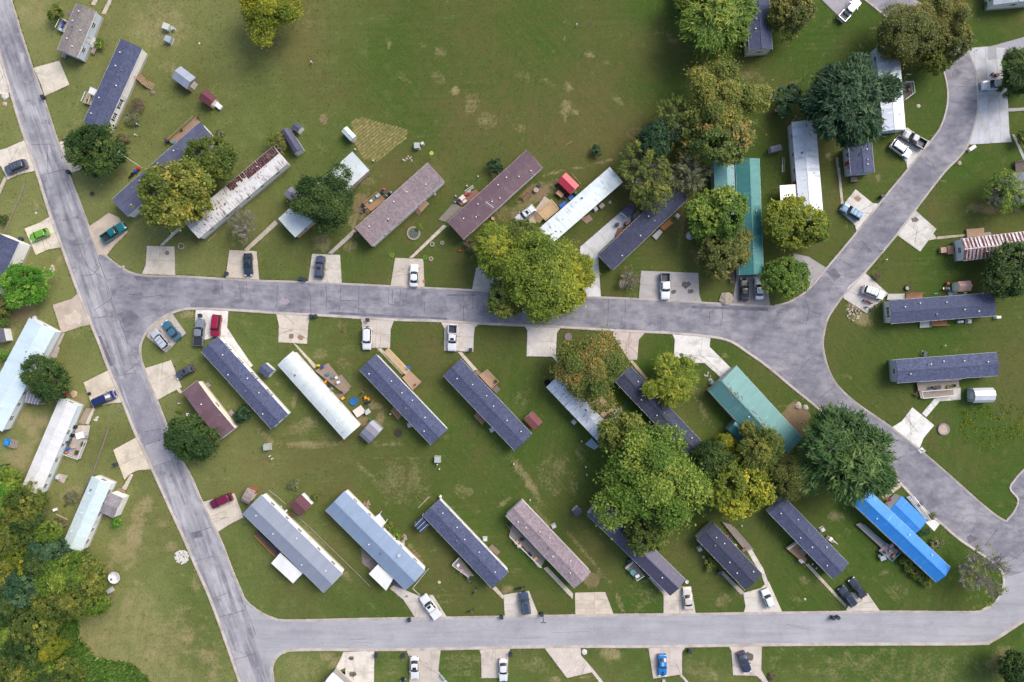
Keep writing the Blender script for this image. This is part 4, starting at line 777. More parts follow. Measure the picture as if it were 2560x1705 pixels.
deck('32:1075,485 1175,610 1105,655 1005,545', 'small railed deck with a glass table by the smooth navy roof', '#978c82', .7, '13', None, TRIM)
deck('32:1870,140 1960,170 2145,385 2080,400', 'long grey plank deck beside the navy-shingled home below the yellow tree', '#9d938b', .6, '1', None)
deck('33:245,315 355,430 330,520 160,375', 'tan deck with a white bench left of the navy roof', '#b18e70', .7, '3', None, TRIM)
deck('33:165,370 240,315 265,330 205,405', 'grey stair at the end of the tan deck', '#9b9189', .35)
deck('33:530,262 605,330 570,330 515,285', 'short wooden step with a white rail behind the navy roof', '#a8917c', .5, '0', None, TRIM)
deck('33:825,148 1055,345 1010,372 785,165', 'slatted grey ramp along the bright blue roof', '#a39d9c', .6, '0', None, paint('#3f6f94'), along=1, pitch=.42)
deck('33:1060,330 1165,400 1085,480 985,400', 'blue-railed cluttered landing at the bright blue roof', '#a49da0', .7, '12', None, paint('#4a7fa3'))
deck('23:1150,1425 1200,1465 1120,1510 1085,1480', 'white-framed glazed porch by the red sedan', '#b4bcc2', .6, '0', None, TRIM)
deck('23:1280,1420 33:1440,130 33:1400,115 23:1235,1435', 'pale railed walkway along the blue extension', '#b7bfc9', .5, '0', None, TRIM)
deck('02:2030,290 2065,260 2055,370 2010,365', 'small wooden stair by the cream-walled house at the top', '#8a6f5a', .6)
deck('03:2200,1440 2290,1440 2290,1560 2210,1560', 'dark wooden stair at the right edge', '#6d6058', .7, '0')

# ------------------------------------------------------------------ vehicles
CAR = dict(  # length, width, bonnet z, belt z, roof z, screen base, screen top, rear top, rear base
    sedan=(4.75, 1.82, .93, .97, 1.43, .95, .2, -1.05, -1.72), hatch=(4.1, 1.76, .95, 1.0, 1.5, 1.0, .35, -1.5, -1.92),
    coupe=(4.6, 1.84, .88, .92, 1.32, .75, .05, -1.0, -1.75), suv=(4.75, 1.9, 1.05, 1.1, 1.72, 1.1, .5, -1.95, -2.25),
    van=(5.1, 1.95, 1.02, 1.1, 1.76, 1.6, .85, -2.2, -2.42), pickup=(5.6, 1.95, 1.1, 1.15, 1.8, 1.2, .6, -.75, -.95))
RIM = paint((.5, .5, .52), .3, .7); LAMP = paint((.75, .77, .8), .15); TAIL = paint((.45, .02, .02), .25); SUNR = glass((.01, .012, .016))
def loft(m, secs):
    k = len(secs[0]); vs_ = [p for s in secs for p in s]; fs = []
    for i in range(len(secs) - 1):
        for j in range(k): fs.append((i * k + j, i * k + (j + 1) % k, (i + 1) * k + (j + 1) % k, (i + 1) * k + j))
    m.add(vs_, fs + [tuple(range(k - 1, -1, -1)), tuple(range((len(secs) - 1) * k, len(secs) * k))])
def car(kind, c, s, label, sunroof=False, rack=False, bed='liner', bedc=None, cat=None, tint=None, stripe=None, spare=False, group='parked vehicles'):
    f, r = wp(s, .8); ctr = (f + r) / 2; d = f - r; ang = math.atan2(d.y, d.x)
    L, Wd, zh, zb, zr, x0, x1, x2, x3 = CAR[kind]; root = empty({'pickup': 'pickup_truck', 'van': 'minivan'}.get(kind, 'parked_car'), (ctr.x, ctr.y, .05), ang, label, cat or {'pickup': 'pickup', 'van': 'van'}.get(kind, 'car'), group)
    P = carpaint(c); PB = carpaint(bedc) if bedc else P; h = L / 2; w = Wd / 2
    def sec(x, ww, zt, zbm=.22):
        half = [(.86 * ww, zbm), (ww, zbm + .16), (ww, .58), (.975 * ww, zt - .12), (.9 * ww, zt - .02), (.55 * ww, zt + .015)]
        return [(x, y, z) for y, z in half] + [(x, -y, z) for y, z in half[::-1]]
    m = MB(); xe = -1.0 if kind == 'pickup' else -h
    xs = [(h, .80, .62), (h - .07, .88, zh - .22), (h - .3, .95, zh - .1), (h - .8, .99, zh - .03), (x0 + .05, 1, zh + .02), (.3, 1, zb), (x2, 1, zb)]
    if kind == 'pickup': xs += [(-1.0, 1, zb)]
    elif kind in ('sedan', 'coupe'): xs += [(x3, 1, zb), (x3 - .15, .99, zb - .02), (-h + .25, .95, zb - .04), (-h + .06, .9, zb - .14), (-h, .84, .64)]
    else: xs += [(x3, .985, zb), (-h + .1, .95, zb - .05), (-h + .02, .9, zb - .2), (-h, .86, .6)]
    loft(m, [sec(x, w * k, z) for x, k, z in xs]); m.build('body', P, root, False)
    if kind == 'pickup':
        bd = MB(); bz = zb - .02
        for sy in (-1, 1): bd.box((-1.0 - h) / 2, sy * (w - .06), (bz + .35) / 2 + .12, h - 1.0, .12, bz - .35)
        bd.box(-h + .05, 0, (bz + .35) / 2 + .12, .1, Wd - .1, bz - .35); bd.box((-1.0 - h) / 2, 0, .5, h - 1.02, Wd - .16, .1); bd.box(-h - .06, 0, .48, .14, Wd - .1, .16)
        bo = bd.build('bed', PB, root)
        if bed == 'cover': MB().box((-1.0 - h) / 2, 0, bz + .1, h - 1.1, Wd - .14, .06).build('bed_cover', BLACK, root)
        elif bed == 'white': MB().box((-1.0 - h) / 2, 0, bz + .1, h - 1.1, Wd - .14, .08).build('bed_cover', P, root)
        elif bed == 'load': MB().box((-1.0 - h) / 2, 0, bz - .02, h - 1.2, Wd - .34, .3).build('lumber_load', wood('#9c8468'), root)
        else: MB().box((-1.0 - h) / 2, 0, .565, h - 1.14, Wd - .28, .03).build('bed_liner', DARKPLASTIC, root)
    wb, wt = w * .93, w * .74
    g = MB(); n = 7
    def ring(xf, xr, ww, z):
        out = []
        for x, sgn in ((xf, 1), (xr, -1)):
            for i in range(n):
                t = (i / (n - 1) * 2 - 1) * sgn; out.append((x - sgn * .16 * t * t, ww * t, z))
        return out
    lo_, hi_ = ring(x0, x3, wb, zb - .05), ring(x1, x2, wt, zr - .05); k = 2 * n
    g.add(lo_ + hi_, [(i, (i + 1) % k, k + (i + 1) % k, k + i) for i in range(k)] + [tuple(range(k, 2 * k))])
    g.build('windows', glass(tint) if tint else GLASSW, root)
    rp = MB(); a = ring(x1 + .08, x2 - .06, wt + .02, zr - .06); b = ring(x1 + .03, x2 - .02, wt - .02, zr - .02); cc = ring(x1 - .15, x2 + .15, wt - .2, zr + .015)
    rp.add(a + b + cc, [(i, (i + 1) % k, k + (i + 1) % k, k + i) for i in range(k)] + [(k + i, k + (i + 1) % k, 2 * k + (i + 1) % k, 2 * k + i) for i in range(k)] + [tuple(range(2 * k, 3 * k))])
    for sy in (-1, 1):
        for (xa, xb) in ((x0 - .12, x1 - .05), (x3 + .1, x2 + .1)): rp.tube((xa, sy * wb * .985, zb - .02), (xb, sy * wt * .99, zr - .07), .04, .035, 4)
        mx = (x1 + x2) / 2; rp.tube((mx, sy * (wb + .005), zb - .02), (mx, sy * (wt + .01), zr - .07), .04, .035, 4)
    ro = rp.build('roof_panel', P, root)
    if sunroof: MB().box((x1 + x2) / 2 + .35, 0, zr + .018, .55, .8, .02).build('sunroof', SUNR, ro)
    if rack:
        for sy in (-1, 1): MB().tube((x1 - .25, sy * (wt - .1), zr + .05), (x2 + .2, sy * (wt - .1), zr + .05), .03).build('roof_rail', STEEL if rack == 1 else BLACK, ro)
        for q in (.25, .6): MB().box(x1 + (x2 - x1) * q, 0, zr + .07, .06, 2 * wt - .2, .03).build('cross_bar', BLACK, ro)
    if stripe:
        MB().box((x1 + x2) / 2, 0, zr + .02, abs(x1 - x2) - .35, .5, .012).build('stripe', carpaint(stripe), ro)
        MB().box((x0 + h) / 2 + .1, 0, zh + .02, .75, .42, .012).build('bonnet_scoop', BLACK, root)
    if spare: MB().tube((-h - .2, 0, .95), (-h - .01, 0, .95), .34, .34, 14).build('spare_wheel', TYRE, root)
    for sy in (-1, 1):
        MB().box(h - .1, sy * w * .68, .68, .2, .34, .16).build('headlight', LAMP, root); MB().box(-h + .03, sy * w * .74, .8, .12, .26, .2).build('taillight', TAIL, root)
        MB().box(x0 - .25, sy * (w + .09), zb + .03, .12, .2, .14).build('mirror', P, root)
        for x in (h * .62, -h * .6):
            t = MB().tube((x, sy * (w - .2), .29), (x, sy * (w + .012), .29), .33, .33, 16).build('wheel', TYRE, root)
            MB().tube((x, sy * (w - .05), .29), (x, sy * (w + .022), .29), .2, .2, 10).build('rim', RIM, t)
    MB().box(h - .02, 0, .45, .14, Wd * .8, .14).build('bumper', DARKPLASTIC if kind != 'sedan' else P, root)
    return root
car('suv', '#565d6e', '00:38,1528 242,1448', 'grey crossover car on the pad at the left edge', rack=2)
car('sedan', '#273049', '00:690,1420 600,1275', 'dark navy car half hidden under the round tree by the left street')
car('hatch', '#6aa92c', '10:263,632 430,563', 'lime green hatchback on a pale pad left of the street')
car('pickup', '#0e6b6e', '10:1112,503 915,645', 'teal pickup truck on the tan pad')
car('sedan', '#2b3a46', '10:2212,952 2207,766', 'dark grey-green sedan on the joint-lined pad', sunroof=True)
car('suv', '#b9bfc6', '10:1362,1452 20:1492,108', 'silver wagon parked beside the steel blue sedan', rack=1)
car('sedan', '#3d6c85', '10:1452,1362 1602,1538', 'steel blue sedan beside the silver wagon')
car('pickup', '#7c818c', '10:1785,1335 20:1768,98', 'grey pickup with a black bed cover beside the red wagon', bed='cover')
car('suv', '#97163a', '10:1912,1505 1935,1306', 'red wagon on the white concrete drive')
car('hatch', '#4c505c', '20:1550,372 1740,268', 'dark grey hatchback with a sunroof on the grass edge', sunroof=True)
car('van', '#1f2c5c', '20:1042,505 812,612', 'navy minivan on the pale pad at left')
car('suv', '#73163c', '20:1866,1516 2076,1422', 'maroon wagon by the old barrel-roofed shed')
car('suv', '#474b60', '11:580,772 560,992', 'slate grey truck-like wagon above the middle street', sunroof=True)
car('sedan', '#dfe0e2', '11:1412,860 1405,1057', 'white sedan on the cracked pad above the middle street')
car('suv', '#e0e1e2', '21:988,114 11:992,1428', 'white jeep with a black spare wheel below the middle street', spare=True)
car('pickup', '#dfe0e1', '21:1746,132 11:1755,1400', 'white pickup with an open black bed below the middle street', sunroof=True)
car('suv', '#dcdfe3', '12:33,478 208,345', 'white wagon with a sunroof next to the yellow pine deck', sunroof=True, rack=1)
car('pickup', '#e2e3e4', '12:1366,1178 1364,932', 'pickup with white cab and grey bed on the wide stained pad', bedc='#6f7285')
car('sedan', '#15181f', '12:2070,980 2072,1188', 'black sedan below the long teal roof')
car('sedan', '#c3c7cc', '12:2198,966 2206,1182', 'silver sedan beside the black one below the long teal roof')
car('pickup', '#dcdde0', '03:812,-4 645,180', 'white pickup with an open bed at the top edge')
car('pickup', '#dfe0e2', '03:1895,764 2140,742', 'white pickup loaded with lumber on the large concrete lot', bed='load', bedc='#b3a58f')
car('suv', '#dddfe1', '03:1285,1400 1082,1258', 'white wagon with black roof bars beside the dark pickup', rack=2)
car('pickup', '#3b4452', '03:1198,1188 1390,1294', 'dark blue-grey pickup beside the white wagon with roof bars')
car('suv', '#5f7f98', '13:650,336 836,446', 'steel blue crossover on the white pad by the right street', rack=1)
car('suv', '#e0e1e3', '13:1050,1150 830,1068', 'white wagon parked by the red motorcycle', rack=2)
car('sedan', '#9c2038', '23:990,1408 1132,1262', 'red sedan beside the blue metal roof')
car('pickup', '#e3e4e5', '31:1483,800 1625,988', 'white truck with a covered bed on the bottom street', bed='white', sunroof=True)
car('sedan', '#e1e2e4', '31:1415,1542 1413,1338', 'white sedan with a sunroof below the bottom street', sunroof=True)
car('sedan', '#e2e2e3', '31:2205,1556 2203,1366', 'white sedan with a red rear shelf below the bottom street')
car('suv', '#3b4a60', '32:98,754 136,978', 'blue-grey wagon beside the street lamp', rack=1)
car('sedan', '#cfc6bb', '32:1556,720 1574,928', 'champagne sedan at the end of the smooth navy roof')
car('hatch', '#e4e5e7', '32:2240,722 33:42,926', 'white hatchback at the end of the curving white walk')
car('coupe', '#1877c2', '32:1342,1524 1340,1316', 'bright blue coupe with a pale roof stripe', stripe='#8dbbe0')
car('coupe', '#2e3850', '32:2108,1494 2036,1290', 'navy roadster on the oil-splashed pad', tint=(.05, .06, .07))
car('suv', '#2a3447', '33:640,712 778,898', 'dark navy wagon, left of the parked pair', rack=1)
car('sedan', '#2b3240', '33:728,632 868,828', 'dark charcoal sedan, right of the parked pair')

# ------------------------------------------------------------------ trees
def crown_mesh(name, n, leaf, seed, lobes=9, lr=.45, feather=False, flat=.8, fill=.15, sub=.0, core=True):
    r = np.random.RandomState(seed)
    ph = np.arccos(1 - 2 * (np.arange(lobes) + .5) / lobes); th = np.pi * (1 + 5 ** .5) * np.arange(lobes) + r.rand() * 6
    lc = np.stack([np.cos(th) * np.sin(ph), np.sin(th) * np.sin(ph), np.cos(ph)], -1) * (.38 + r.rand(lobes, 1) ** .7 * .42); lc += r.randn(lobes, 3) * .1
    lrad = lr * (.55 + .85 * r.rand(lobes)); lhue = r.rand(lobes)
    nc = max(60, n // 26); li = r.randint(0, lobes, nc * 4); dv = r.randn(nc * 4, 3); dv /= np.linalg.norm(dv, axis=1, keepdims=True)
    cp = lc[li] + dv * lrad[li][:, None] * (1 - fill * r.rand(nc * 4, 1) ** 2)
    dmin = np.min(np.linalg.norm(cp[:, None, :] - lc[None], axis=2) / lrad[None], axis=1); keep = np.where((dmin > .8) & (cp[:, 2] > -.75))[0][:nc]
    cp = cp[keep]; ch = lhue[li[keep]] * .5 + r.rand(len(keep)) * .5; nc = len(keep)
    out = cp / np.maximum(np.linalg.norm(cp, axis=1, keepdims=True), .01)
    sig = .055 if not feather else .045; k = r.randint(0, nc, n); pos = cp[k] + r.randn(n, 3) * sig
    stray = r.rand(n) < .07; pos[stray] += out[k][stray] * r.exponential(.07, (stray.sum(), 1)) + r.randn(stray.sum(), 3) * .05
    if feather: pos += out[k] * (r.rand(n, 1) * .22 - .05); pos[:, 2] -= r.rand(n) * .04
    q = np.percentile(np.hypot(pos[:, 0], pos[:, 1]), 97.5); pos /= q
    nr = out[k] * .55 + np.array([0, 0, .75]) + r.randn(n, 3) * .7; nr /= np.linalg.norm(nr, axis=1, keepdims=True)
    tg = r.randn(n, 3)
    if feather: tg = out[k] + r.randn(n, 3) * .35 + np.array([0, 0, -.2])
    tg -= nr * np.sum(tg * nr, 1, keepdims=True); tg /= np.maximum(np.linalg.norm(tg, axis=1, keepdims=True), 1e-4); bt = np.cross(nr, tg)
    sz = leaf * (.45 + 1.0 * r.rand(n, 1)); la, lb = (1.9, .42) if feather else (1.0, .62)
    V = np.stack([pos - tg * sz * la * .5, pos + bt * sz * lb * .5 - nr * sz * .12, pos + tg * sz * la * .5, pos - bt * sz * lb * .5 - nr * sz * .12], 1)
    V[:, :, 2] *= flat
    me = bpy.data.meshes.new(name); me.vertices.add(4 * n); me.vertices.foreach_set('co', V.reshape(-1).astype(np.float32))
    me.loops.add(4 * n); me.loops.foreach_set('vertex_index', np.arange(4 * n, dtype=np.int32)); me.polygons.add(n); me.polygons.foreach_set('loop_start', np.arange(0, 4 * n, 4, dtype=np.int32)); me.update()
    t = np.clip(ch[k] + r.randn(n) * .1, 0, 1); sp = r.rand(n) ** 2
    for nm, a in (('tint', t), ('speck', sp)):
        at = me.attributes.new(nm, 'FLOAT', 'POINT'); at.data.foreach_set('value', np.repeat(a, 4).astype(np.float32))
    me.materials.append(BARK); return me
def trunk_mesh(name, seed, bare=False):
    r = random.Random(seed); m = MB()
    def grow(p, d, ln, rad, lev):
        q = p; ns = 3 if lev else 2
        for i in range(ns):
            e = q + d * ln / ns; m.tube(q, e, max(rad * (1 - .2 * i), .0075 if bare else 0), max(rad * (.8 - .2 * i), .0065 if bare else 0), 6 if lev < 2 else 3); q = e
            d = (d + Vector((r.uniform(-.2, .2), r.uniform(-.2, .2), r.uniform(-.05, .1)))).normalized()
            if lev < (4 if bare else 2) and (lev > 0 or i > 0):
                for k in range((6 if bare else 4) if lev == 0 else 2 if bare else 1):
                    a = r.uniform(0, 6.28) if lev else k * 1.05 + r.uniform(-.3, .3); s = Vector((math.cos(a), math.sin(a), r.uniform(.0, .45)))
                    grow(q, (d * (.15 if lev == 0 else .85) + s * (.9 if lev == 0 else .62)).normalized(), ln * (r.uniform(1.3, 1.9) if lev == 0 and bare else r.uniform(.5, .72)), rad * .5, lev + 1)
    grow(Vector((0, 0, 0)), Vector((0, 0, 1)), .3 if bare else .62, .05, 0)
    me = m.build(name, BARK); md = me.data; bpy.data.objects.remove(me)
    if bare:
        q = max(math.hypot(v.co.x, v.co.y) for v in md.vertices); zq = max(v.co.z for v in md.vertices)
        for v in md.vertices: v.co.x /= q; v.co.y /= q; v.co.z /= zq
    return md
PROT = {'round': [crown_mesh('crown_round', 16000, .085, 11, 13, .42), crown_mesh('crown_round', 16000, .085, 12, 16, .38)],
        'big': [crown_mesh('crown_big', 46000, .05, 21, 34, .27, fill=.3), crown_mesh('crown_big', 42000, .052, 22, 28, .3, fill=.3)],
        'feather': [crown_mesh('crown_feather', 24000, .07, 31, 20, .34, True), crown_mesh('crown_feather', 24000, .07, 32, 16, .36, True)],
        'dense': [crown_mesh('crown_dense', 20000, .075, 41, 26, .42, fill=.05)],
        'bush': [crown_mesh('crown_bush', 3500, .16, 51, 7, .5), crown_mesh('crown_bush', 3500, .16, 52, 6, .5)],
        'thin': [crown_mesh('crown_thin', 5200, .06, 61, 16, .36, True, fill=.8), crown_mesh('crown_thin', 5200, .065, 62, 14, .38, fill=.9)],
        'bare': [crown_mesh('crown_bare', 1500, .05, 71, 14, .4, fill=.6)]}
TRUNK = [trunk_mesh('trunk', 1), trunk_mesh('trunk', 2)]; BAREW = [trunk_mesh('branches', 5, True), trunk_mesh('branches', 6, True)]
PAL = dict(mid=('#4c6128', '#708038', '#a09d48'), dark=('#2d4822', '#46622e', '#6c7d3c'), deep=('#234029', '#36583a', '#547248'), olive=('#545f2c', '#767d3a', '#a3944e'), yellow=('#5c7022', '#8f9a32', '#c0b838'),
           lime=('#4d6e24', '#729036', '#a3ae48'), gold=('#5c6e2c', '#828c3c', '#aba24a'), pine=('#42593a', '#5e754a', '#84935c'), orange=('#566a2e', '#78863e', '#ad8c4c'), bright=('#4c8226', '#68a036', '#92b84a'), brown=('#6b5d48', '#847258', '#a08c6c'), grey=('#61684a', '#7e845c', '#9c9a6a'), blue=('#385a3c', '#507250', '#718c5e'), ygreen=('#5c7428', '#879a36', '#bcbc44'), conifer=('#35552e', '#50723a', '#7c9450'))
PAL = {k: tuple(tuple(x * 1.0 for x in srgb(c)) for c in v) for k, v in PAL.items()}
tn = 0
def tree(kind, s, r, pal, label, ht=None, name='broadleaf_tree', cat='tree', group='trees of the park', zc=None, sq=1.0):
    """s = crown centre, r = crown radius in plan pixels"""
    global tn; tn += 1; Rr = random.Random(tn * 13)
    ht = ht or max(2.0, min(15, r * S * 1.55 + 2)); cz = zc or ht * .6
    c = w1(s, cz); rad = r * S * (CAMH - cz) / CAMH; root = empty(name, (c.x, c.y, 0), Rr.uniform(0, 6.28), label, cat, group)
    me = PROT[kind][tn % len(PROT[kind])]; k = bpy.data.objects.new('crown', me); COL.objects.link(k); k.parent = root
    k.material_slots[0].link = 'OBJECT'; k.material_slots[0].material = leafmat(*PAL[pal])
    vz = min(ht - cz, cz * .85) * 1.05; k.location = (0, 0, cz); k.scale = (rad * 1.02, rad * sq * 1.02, vz)
    bare = kind in ('thin', 'bare'); tm = (BAREW if bare else TRUNK)[tn % 2]
    t = bpy.data.objects.new('trunk', tm); COL.objects.link(t); t.parent = root
    if bare:
        t.material_slots[0].link = 'OBJECT'; t.material_slots[0].material = PALEBARK; t.scale = (rad * 1.0, rad * 1.0, ht * .88)
    else: t.scale = (ht * .55, ht * .55, ht * .75) if kind != 'bush' else (rad * .6, rad * .6, ht * .6)
    return root
def shrub(s, r, pal, label, ht=None, kind='bush', name='shrub'): return tree(kind, s, r, pal, label, ht or max(.9, r * S * 1.3), name, 'shrub', 'shrubs and bushes')
tree('bush', '00:500,120', 22, 'mid', 'round green bush beside the top left home', 3.4, 'shrub', 'shrub', 'shrubs and bushes')
tree('big', 'n:672,14', 78, 'yellow', 'yellowing tree at the top edge over the field', 12)
tree('round', '00:850,1330', 66, 'dark', 'round green tree by the left street over a parked car', 9)
tree('round', '00:1895,1410', 62, 'mid', 'green tree over the slate-blue roof, right of the pale one')
tree('round', 'n:437,480', 90, 'gold', 'pale yellow-green tree over the slate-blue roof')
tree('bare', 'n:605,560', 52, 'grey', 'half-dead bare tree beside the rusty roof', 6.5)
tree('round', '10:222,1035', 62, 'bright', 'bright green dome of a tree left of the left street', 7, sq=.8)
shrub('10:15,455', 15, 'dark', 'dark bush at the left edge above the white-walled home')
shrub('10:40,1270', 24, 'mid', 'loose leafy bush at the left edge under the bright dome tree', 4)
shrub('10:20,1370', 20, 'lime', 'pale green bush at the left edge above the dark-roofed shed', 3)
tree('dense', '20:425,380', 65, 'dark', 'dense dark green round tree over the long pale blue roof', 8, sq=.85)
tree('round', '20:1690,920', 63, 'dark', 'dark olive round tree below the small plum-brown home', 8)
shrub('20:2168,705', 24, 'deep', 'round dark bush squeezed between the plum-brown and navy homes', 3)
shrub('20:40,170', 16, 'bright', 'bright green bush left of the long pale blue roof', 3)
FOR = """20:40,1310 40 lime|20:60,1450 48 bright|20:215,1480 44 mid|30:120,80 52 mid|30:250,170 42 dark|30:60,300 46 mid|30:200,480 38 yellow|30:410,400 44 blue|30:250,680 54 blue|30:560,640 58 lime|30:745,620 52 mid|30:870,880 28 lime|
30:500,860 50 mid|30:110,880 50 dark|30:320,1070 50 mid|30:50,1200 42 lime|30:250,1260 54 dark|30:475,1270 27 yellow|30:90,1450 50 mid|30:370,1430 42 lime|30:600,1480 40 mid|30:680,840 44 mid|30:840,720 32 mid|30:10,1340 18 gold|30:20,560 36 mid|30:380,520 40 dark|30:190,1130 34 dark|30:440,230 30 lime|30:700,500 30 lime|30:470,1568 34 dark|30:240,1568 38 mid"""
WL = ['at its top edge', 'by the white roof', 'with the leafiest top', 'nearest the pale roof corner', 'in the upper middle', 'near the left edge', 'with lime flower-like tips', 'with bluish leaves', 'of deepest blue-green', 'in the very middle', 'reaching towards the satellite dish', 'sticking out below the dish', 'on the central slope', 'darkest at left', 'in the lower hollow', 'light at the left edge', 'largest at the bottom', 'like a yellow spire', 'low at the left', 'bright at the bottom', 'on the lower right rim', 'behind the dish', 'just under the dish', 'smallest and golden', 'cut by the left edge', 'between blue crowns', 'half hidden in the lower middle', 'beside the tan stump', 'nearest the dry lawn', 'cut by the bottom edge', 'second at the bottom edge']
for i, e in enumerate(FOR.replace('\n', '').split('|')):
    p, r, pl = e.split(); tree(['round', 'feather', 'round', 'dense'][i % 4], p, float(r), pl, '%s woodland tree at lower left, %s' % ({'lime': 'light green', 'bright': 'bright green', 'mid': 'green', 'dark': 'dark green', 'yellow': 'yellow-green', 'blue': 'blue-green', 'olive': 'olive', 'gold': 'golden'}[pl], WL[i]), R.uniform(7, 10), 'woodland_tree', 'tree', 'wood at the lower left')
tree('thin', '01:192,1270', 28, 'gold', 'small yellowish tree leaning on the arched barn shed', 4.5)
shrub('01:350,1180', 11, 'mid', 'small bush between the arched shed and its tiny neighbour')
tree('big', '11:600,300', 80, 'dark', 'dark green tree splitting the white roof in two', 11)
shrub('01:2140,1470', 21, 'deep', 'dark bush behind the brown metal roof', 3)
tree('feather', '02:1835,130', 100, 'lime', 'feathery green tree with red tips at the top edge', 12)
shrub('02:745,1345', 15, 'deep', 'single dark green bush in the open field', 2)
tree('big', 'n:1800,248', 96, 'gold', 'large yellow-green tree, upper one of the autumn cluster', 13)
tree('round', 'n:1790,335', 86, 'orange', 'orange-tinged tree in the middle of the autumn cluster', 12)
tree('thin', 'n:1690,300', 62, 'mid', 'thin-crowned tree with pale limbs at the left of the autumn cluster', 10)
tree('feather', 'n:1640,350', 50, 'deep', 'dark feathery tree at the left of the autumn cluster', 9)
tree('thin', 'n:1610,415', 70, 'mid', 'sparse grey-green tree with dead limbs above the black roof', 10)
tree('thin', 'n:1630,470', 62, 'mid', 'sparse leafy limbs hanging over the black-shingled roof', 9)
tree('thin', 'n:1720,430', 56, 'grey', 'bare-limbed tree between the black and the teal roofs', 9)
tree('round', 'n:1795,540', 72, 'lime', 'fresh green tree over the long teal roof', 10)
tree('round', '12:1905,710', 68, 'olive', 'olive-brown tree just below the fresh green one', 8.5)
tree('big', 'n:1345,690', 106, 'ygreen', 'big yellowing tree over the middle street, main crown', 13)
tree('feather', 'n:1245,628', 66, 'ygreen', 'olive-yellow tree left of the big yellowing one', 9)
tree('round', 'n:1265,745', 50, 'mid', 'lower green tree reaching over the middle street', 8)
tree('feather', 'n:1425,690', 62, 'yellow', 'bright yellow-green tree right of the big yellowing one', 9)
tree('round', 'n:1398,745', 36, 'yellow', 'pure yellow crown hanging at the kerb of the middle street', 8)
tree('feather', 'n:1310,600', 52, 'mid', 'green crown over the end of the long white roof', 8)
tree('bare', '12:1040,990', 33, 'brown', 'brownish leafless shrub by the wide stained pad', 3, 'shrub', 'shrub', 'shrubs and bushes')
tree('big', '22:690,265', 92, 'orange', 'orange-tinged green tree below the middle street', 11)
tree('feather', '22:1440,380', 68, 'ygreen', 'yellow-green tree in front of the white drive', 8)
tree('big', 'n:1642,1193', 136, 'lime', 'largest tree, a huge fresh green crown in the lower middle', 16)
tree('round', 'n:1560,1090', 62, 'mid', 'green crown at the upper left of the largest tree', 11)
tree('round', 'n:1622,1328', 58, 'mid', 'green crown at the lower end of the largest tree', 11)
tree('round', 'n:1845,1215', 78, 'yellow', 'bright yellow tree right of the largest tree', 11)
tree('feather', 'n:1900,1120', 58, 'mid', 'green and yellow tree beside the lower teal wing', 10)
tree('feather', 'n:1775,1150', 50, 'dark', 'dark green tree between the largest and the yellow tree', 10)
tree('feather', 'n:1815,1110', 26, 'yellow', 'little yellow tree at the corner of the teal wing', 5)
tree('big', '23:185,1250', 56, 'olive', 'olive-brown round tree left of the pine', 9)
tree('feather', '23:690,1060', 120, 'conifer', 'great blue-green pine-like tree over the right street', 14)
tree('big', '03:1260,300', 78, 'olive', 'olive autumn tree at upper right, main crown', 11)
tree('big', '03:1560,140', 66, 'olive', 'olive autumn tree at upper right, top crown', 11)
tree('round', '03:1610,400', 50, 'olive', 'olive-brown crown over the bend of the right street', 10)
tree('round', '03:1500,520', 40, 'gold', 'lower golden olive crown over the bend of the right street', 9)
tree('feather', '03:705,920', 114, 'deep', 'great dark green spreading tree between the white roofs', 14)
shrub('03:160,880', 42, 'deep', 'wide dark bush left of the great dark tree', 4.5)
tree('round', '03:200,130', 54, 'olive', 'olive-green tree right of the cream-walled house at the top', 9)
tree('feather', '03:2285,650', 58, 'dark', 'dark tree at the right edge over the lumber truck', 9)
shrub('03:2270,1230', 20, 'mid', 'green bush at the right edge below the concrete lot', 3)
tree('round', '13:220,490', 72, 'yellow', 'golden yellow tree at the end of the tall stained roof', 10)
tree('feather', '13:430,560', 32, 'lime', 'greener crown on the right of the golden yellow tree', 8)
tree('round', '13:170,970', 56, 'lime', 'fresh yellow-green tree at the right junction', 8)
tree('thin', '13:2130,220', 56, 'lime', 'half-bare tree with a leaning trunk at the right edge', 8)
tree('dense', '13:2190,880', 72, 'dark', 'dark round tree over the rust striped roof', 10)
tree('bare', '33:1930,610', 80, 'gold', 'bare-branched tree with a few yellow leaves at the lower right bend', 9)
tree('round', '33:2240,1450', 48, 'dark', 'dark tree in the bottom right corner', 9)
shrub('33:2120,1440', 26, 'mid', 'low dark bush in the bottom right corner', 3)
shrub('32:1775,515', 18, 'mid', 'green bush under the eave of the navy home below the yellow tree', 2)
for i, (x, y, q) in enumerate(((1225, 500, 'first from the deck'), (1265, 545, 'second from the deck'), (1310, 590, 'middle one of five'), (1355, 635, 'fourth from the deck'), (1410, 680, 'last from the deck'))): shrub('33:%d,%d' % (x, y), 15, 'mid', 'clipped green shrub along the bright blue roof, %s' % q, 1.6)
shrub('33:1390,230', 15, 'deep', 'dark shrub in the corner of the blue extension', 1.8)
shrub('33:1500,330', 17, 'grey', 'grey straggly shrub right of the blue roof', 1.5)
shrub('31:1178,190', 15, 'mid', 'green shrub by the smaller white porch roof', 2); shrub('31:1240,260', 16, 'lime', 'yellow-green shrub next to it along the blue-grey roof', 2)
shrub('21:340,1330', 16, 'grey', 'weedy plant clump above the maroon metal shed', 1.5); shrub('21:530,1440', 11, 'olive', 'small olive bush right of the maroon metal shed', 1.3)
shrub('00:1230,940', 20, 'brown', 'brownish shrub below the tall white wall', 1.8, 'thin'); shrub('00:1180,1040', 24, 'grey', 'straggly weed clump below the tall white wall', 1.5, 'thin'); shrub('00:1095,1235', 16, 'brown', 'reddish brown bush right of the round tree at upper left', 1.5)
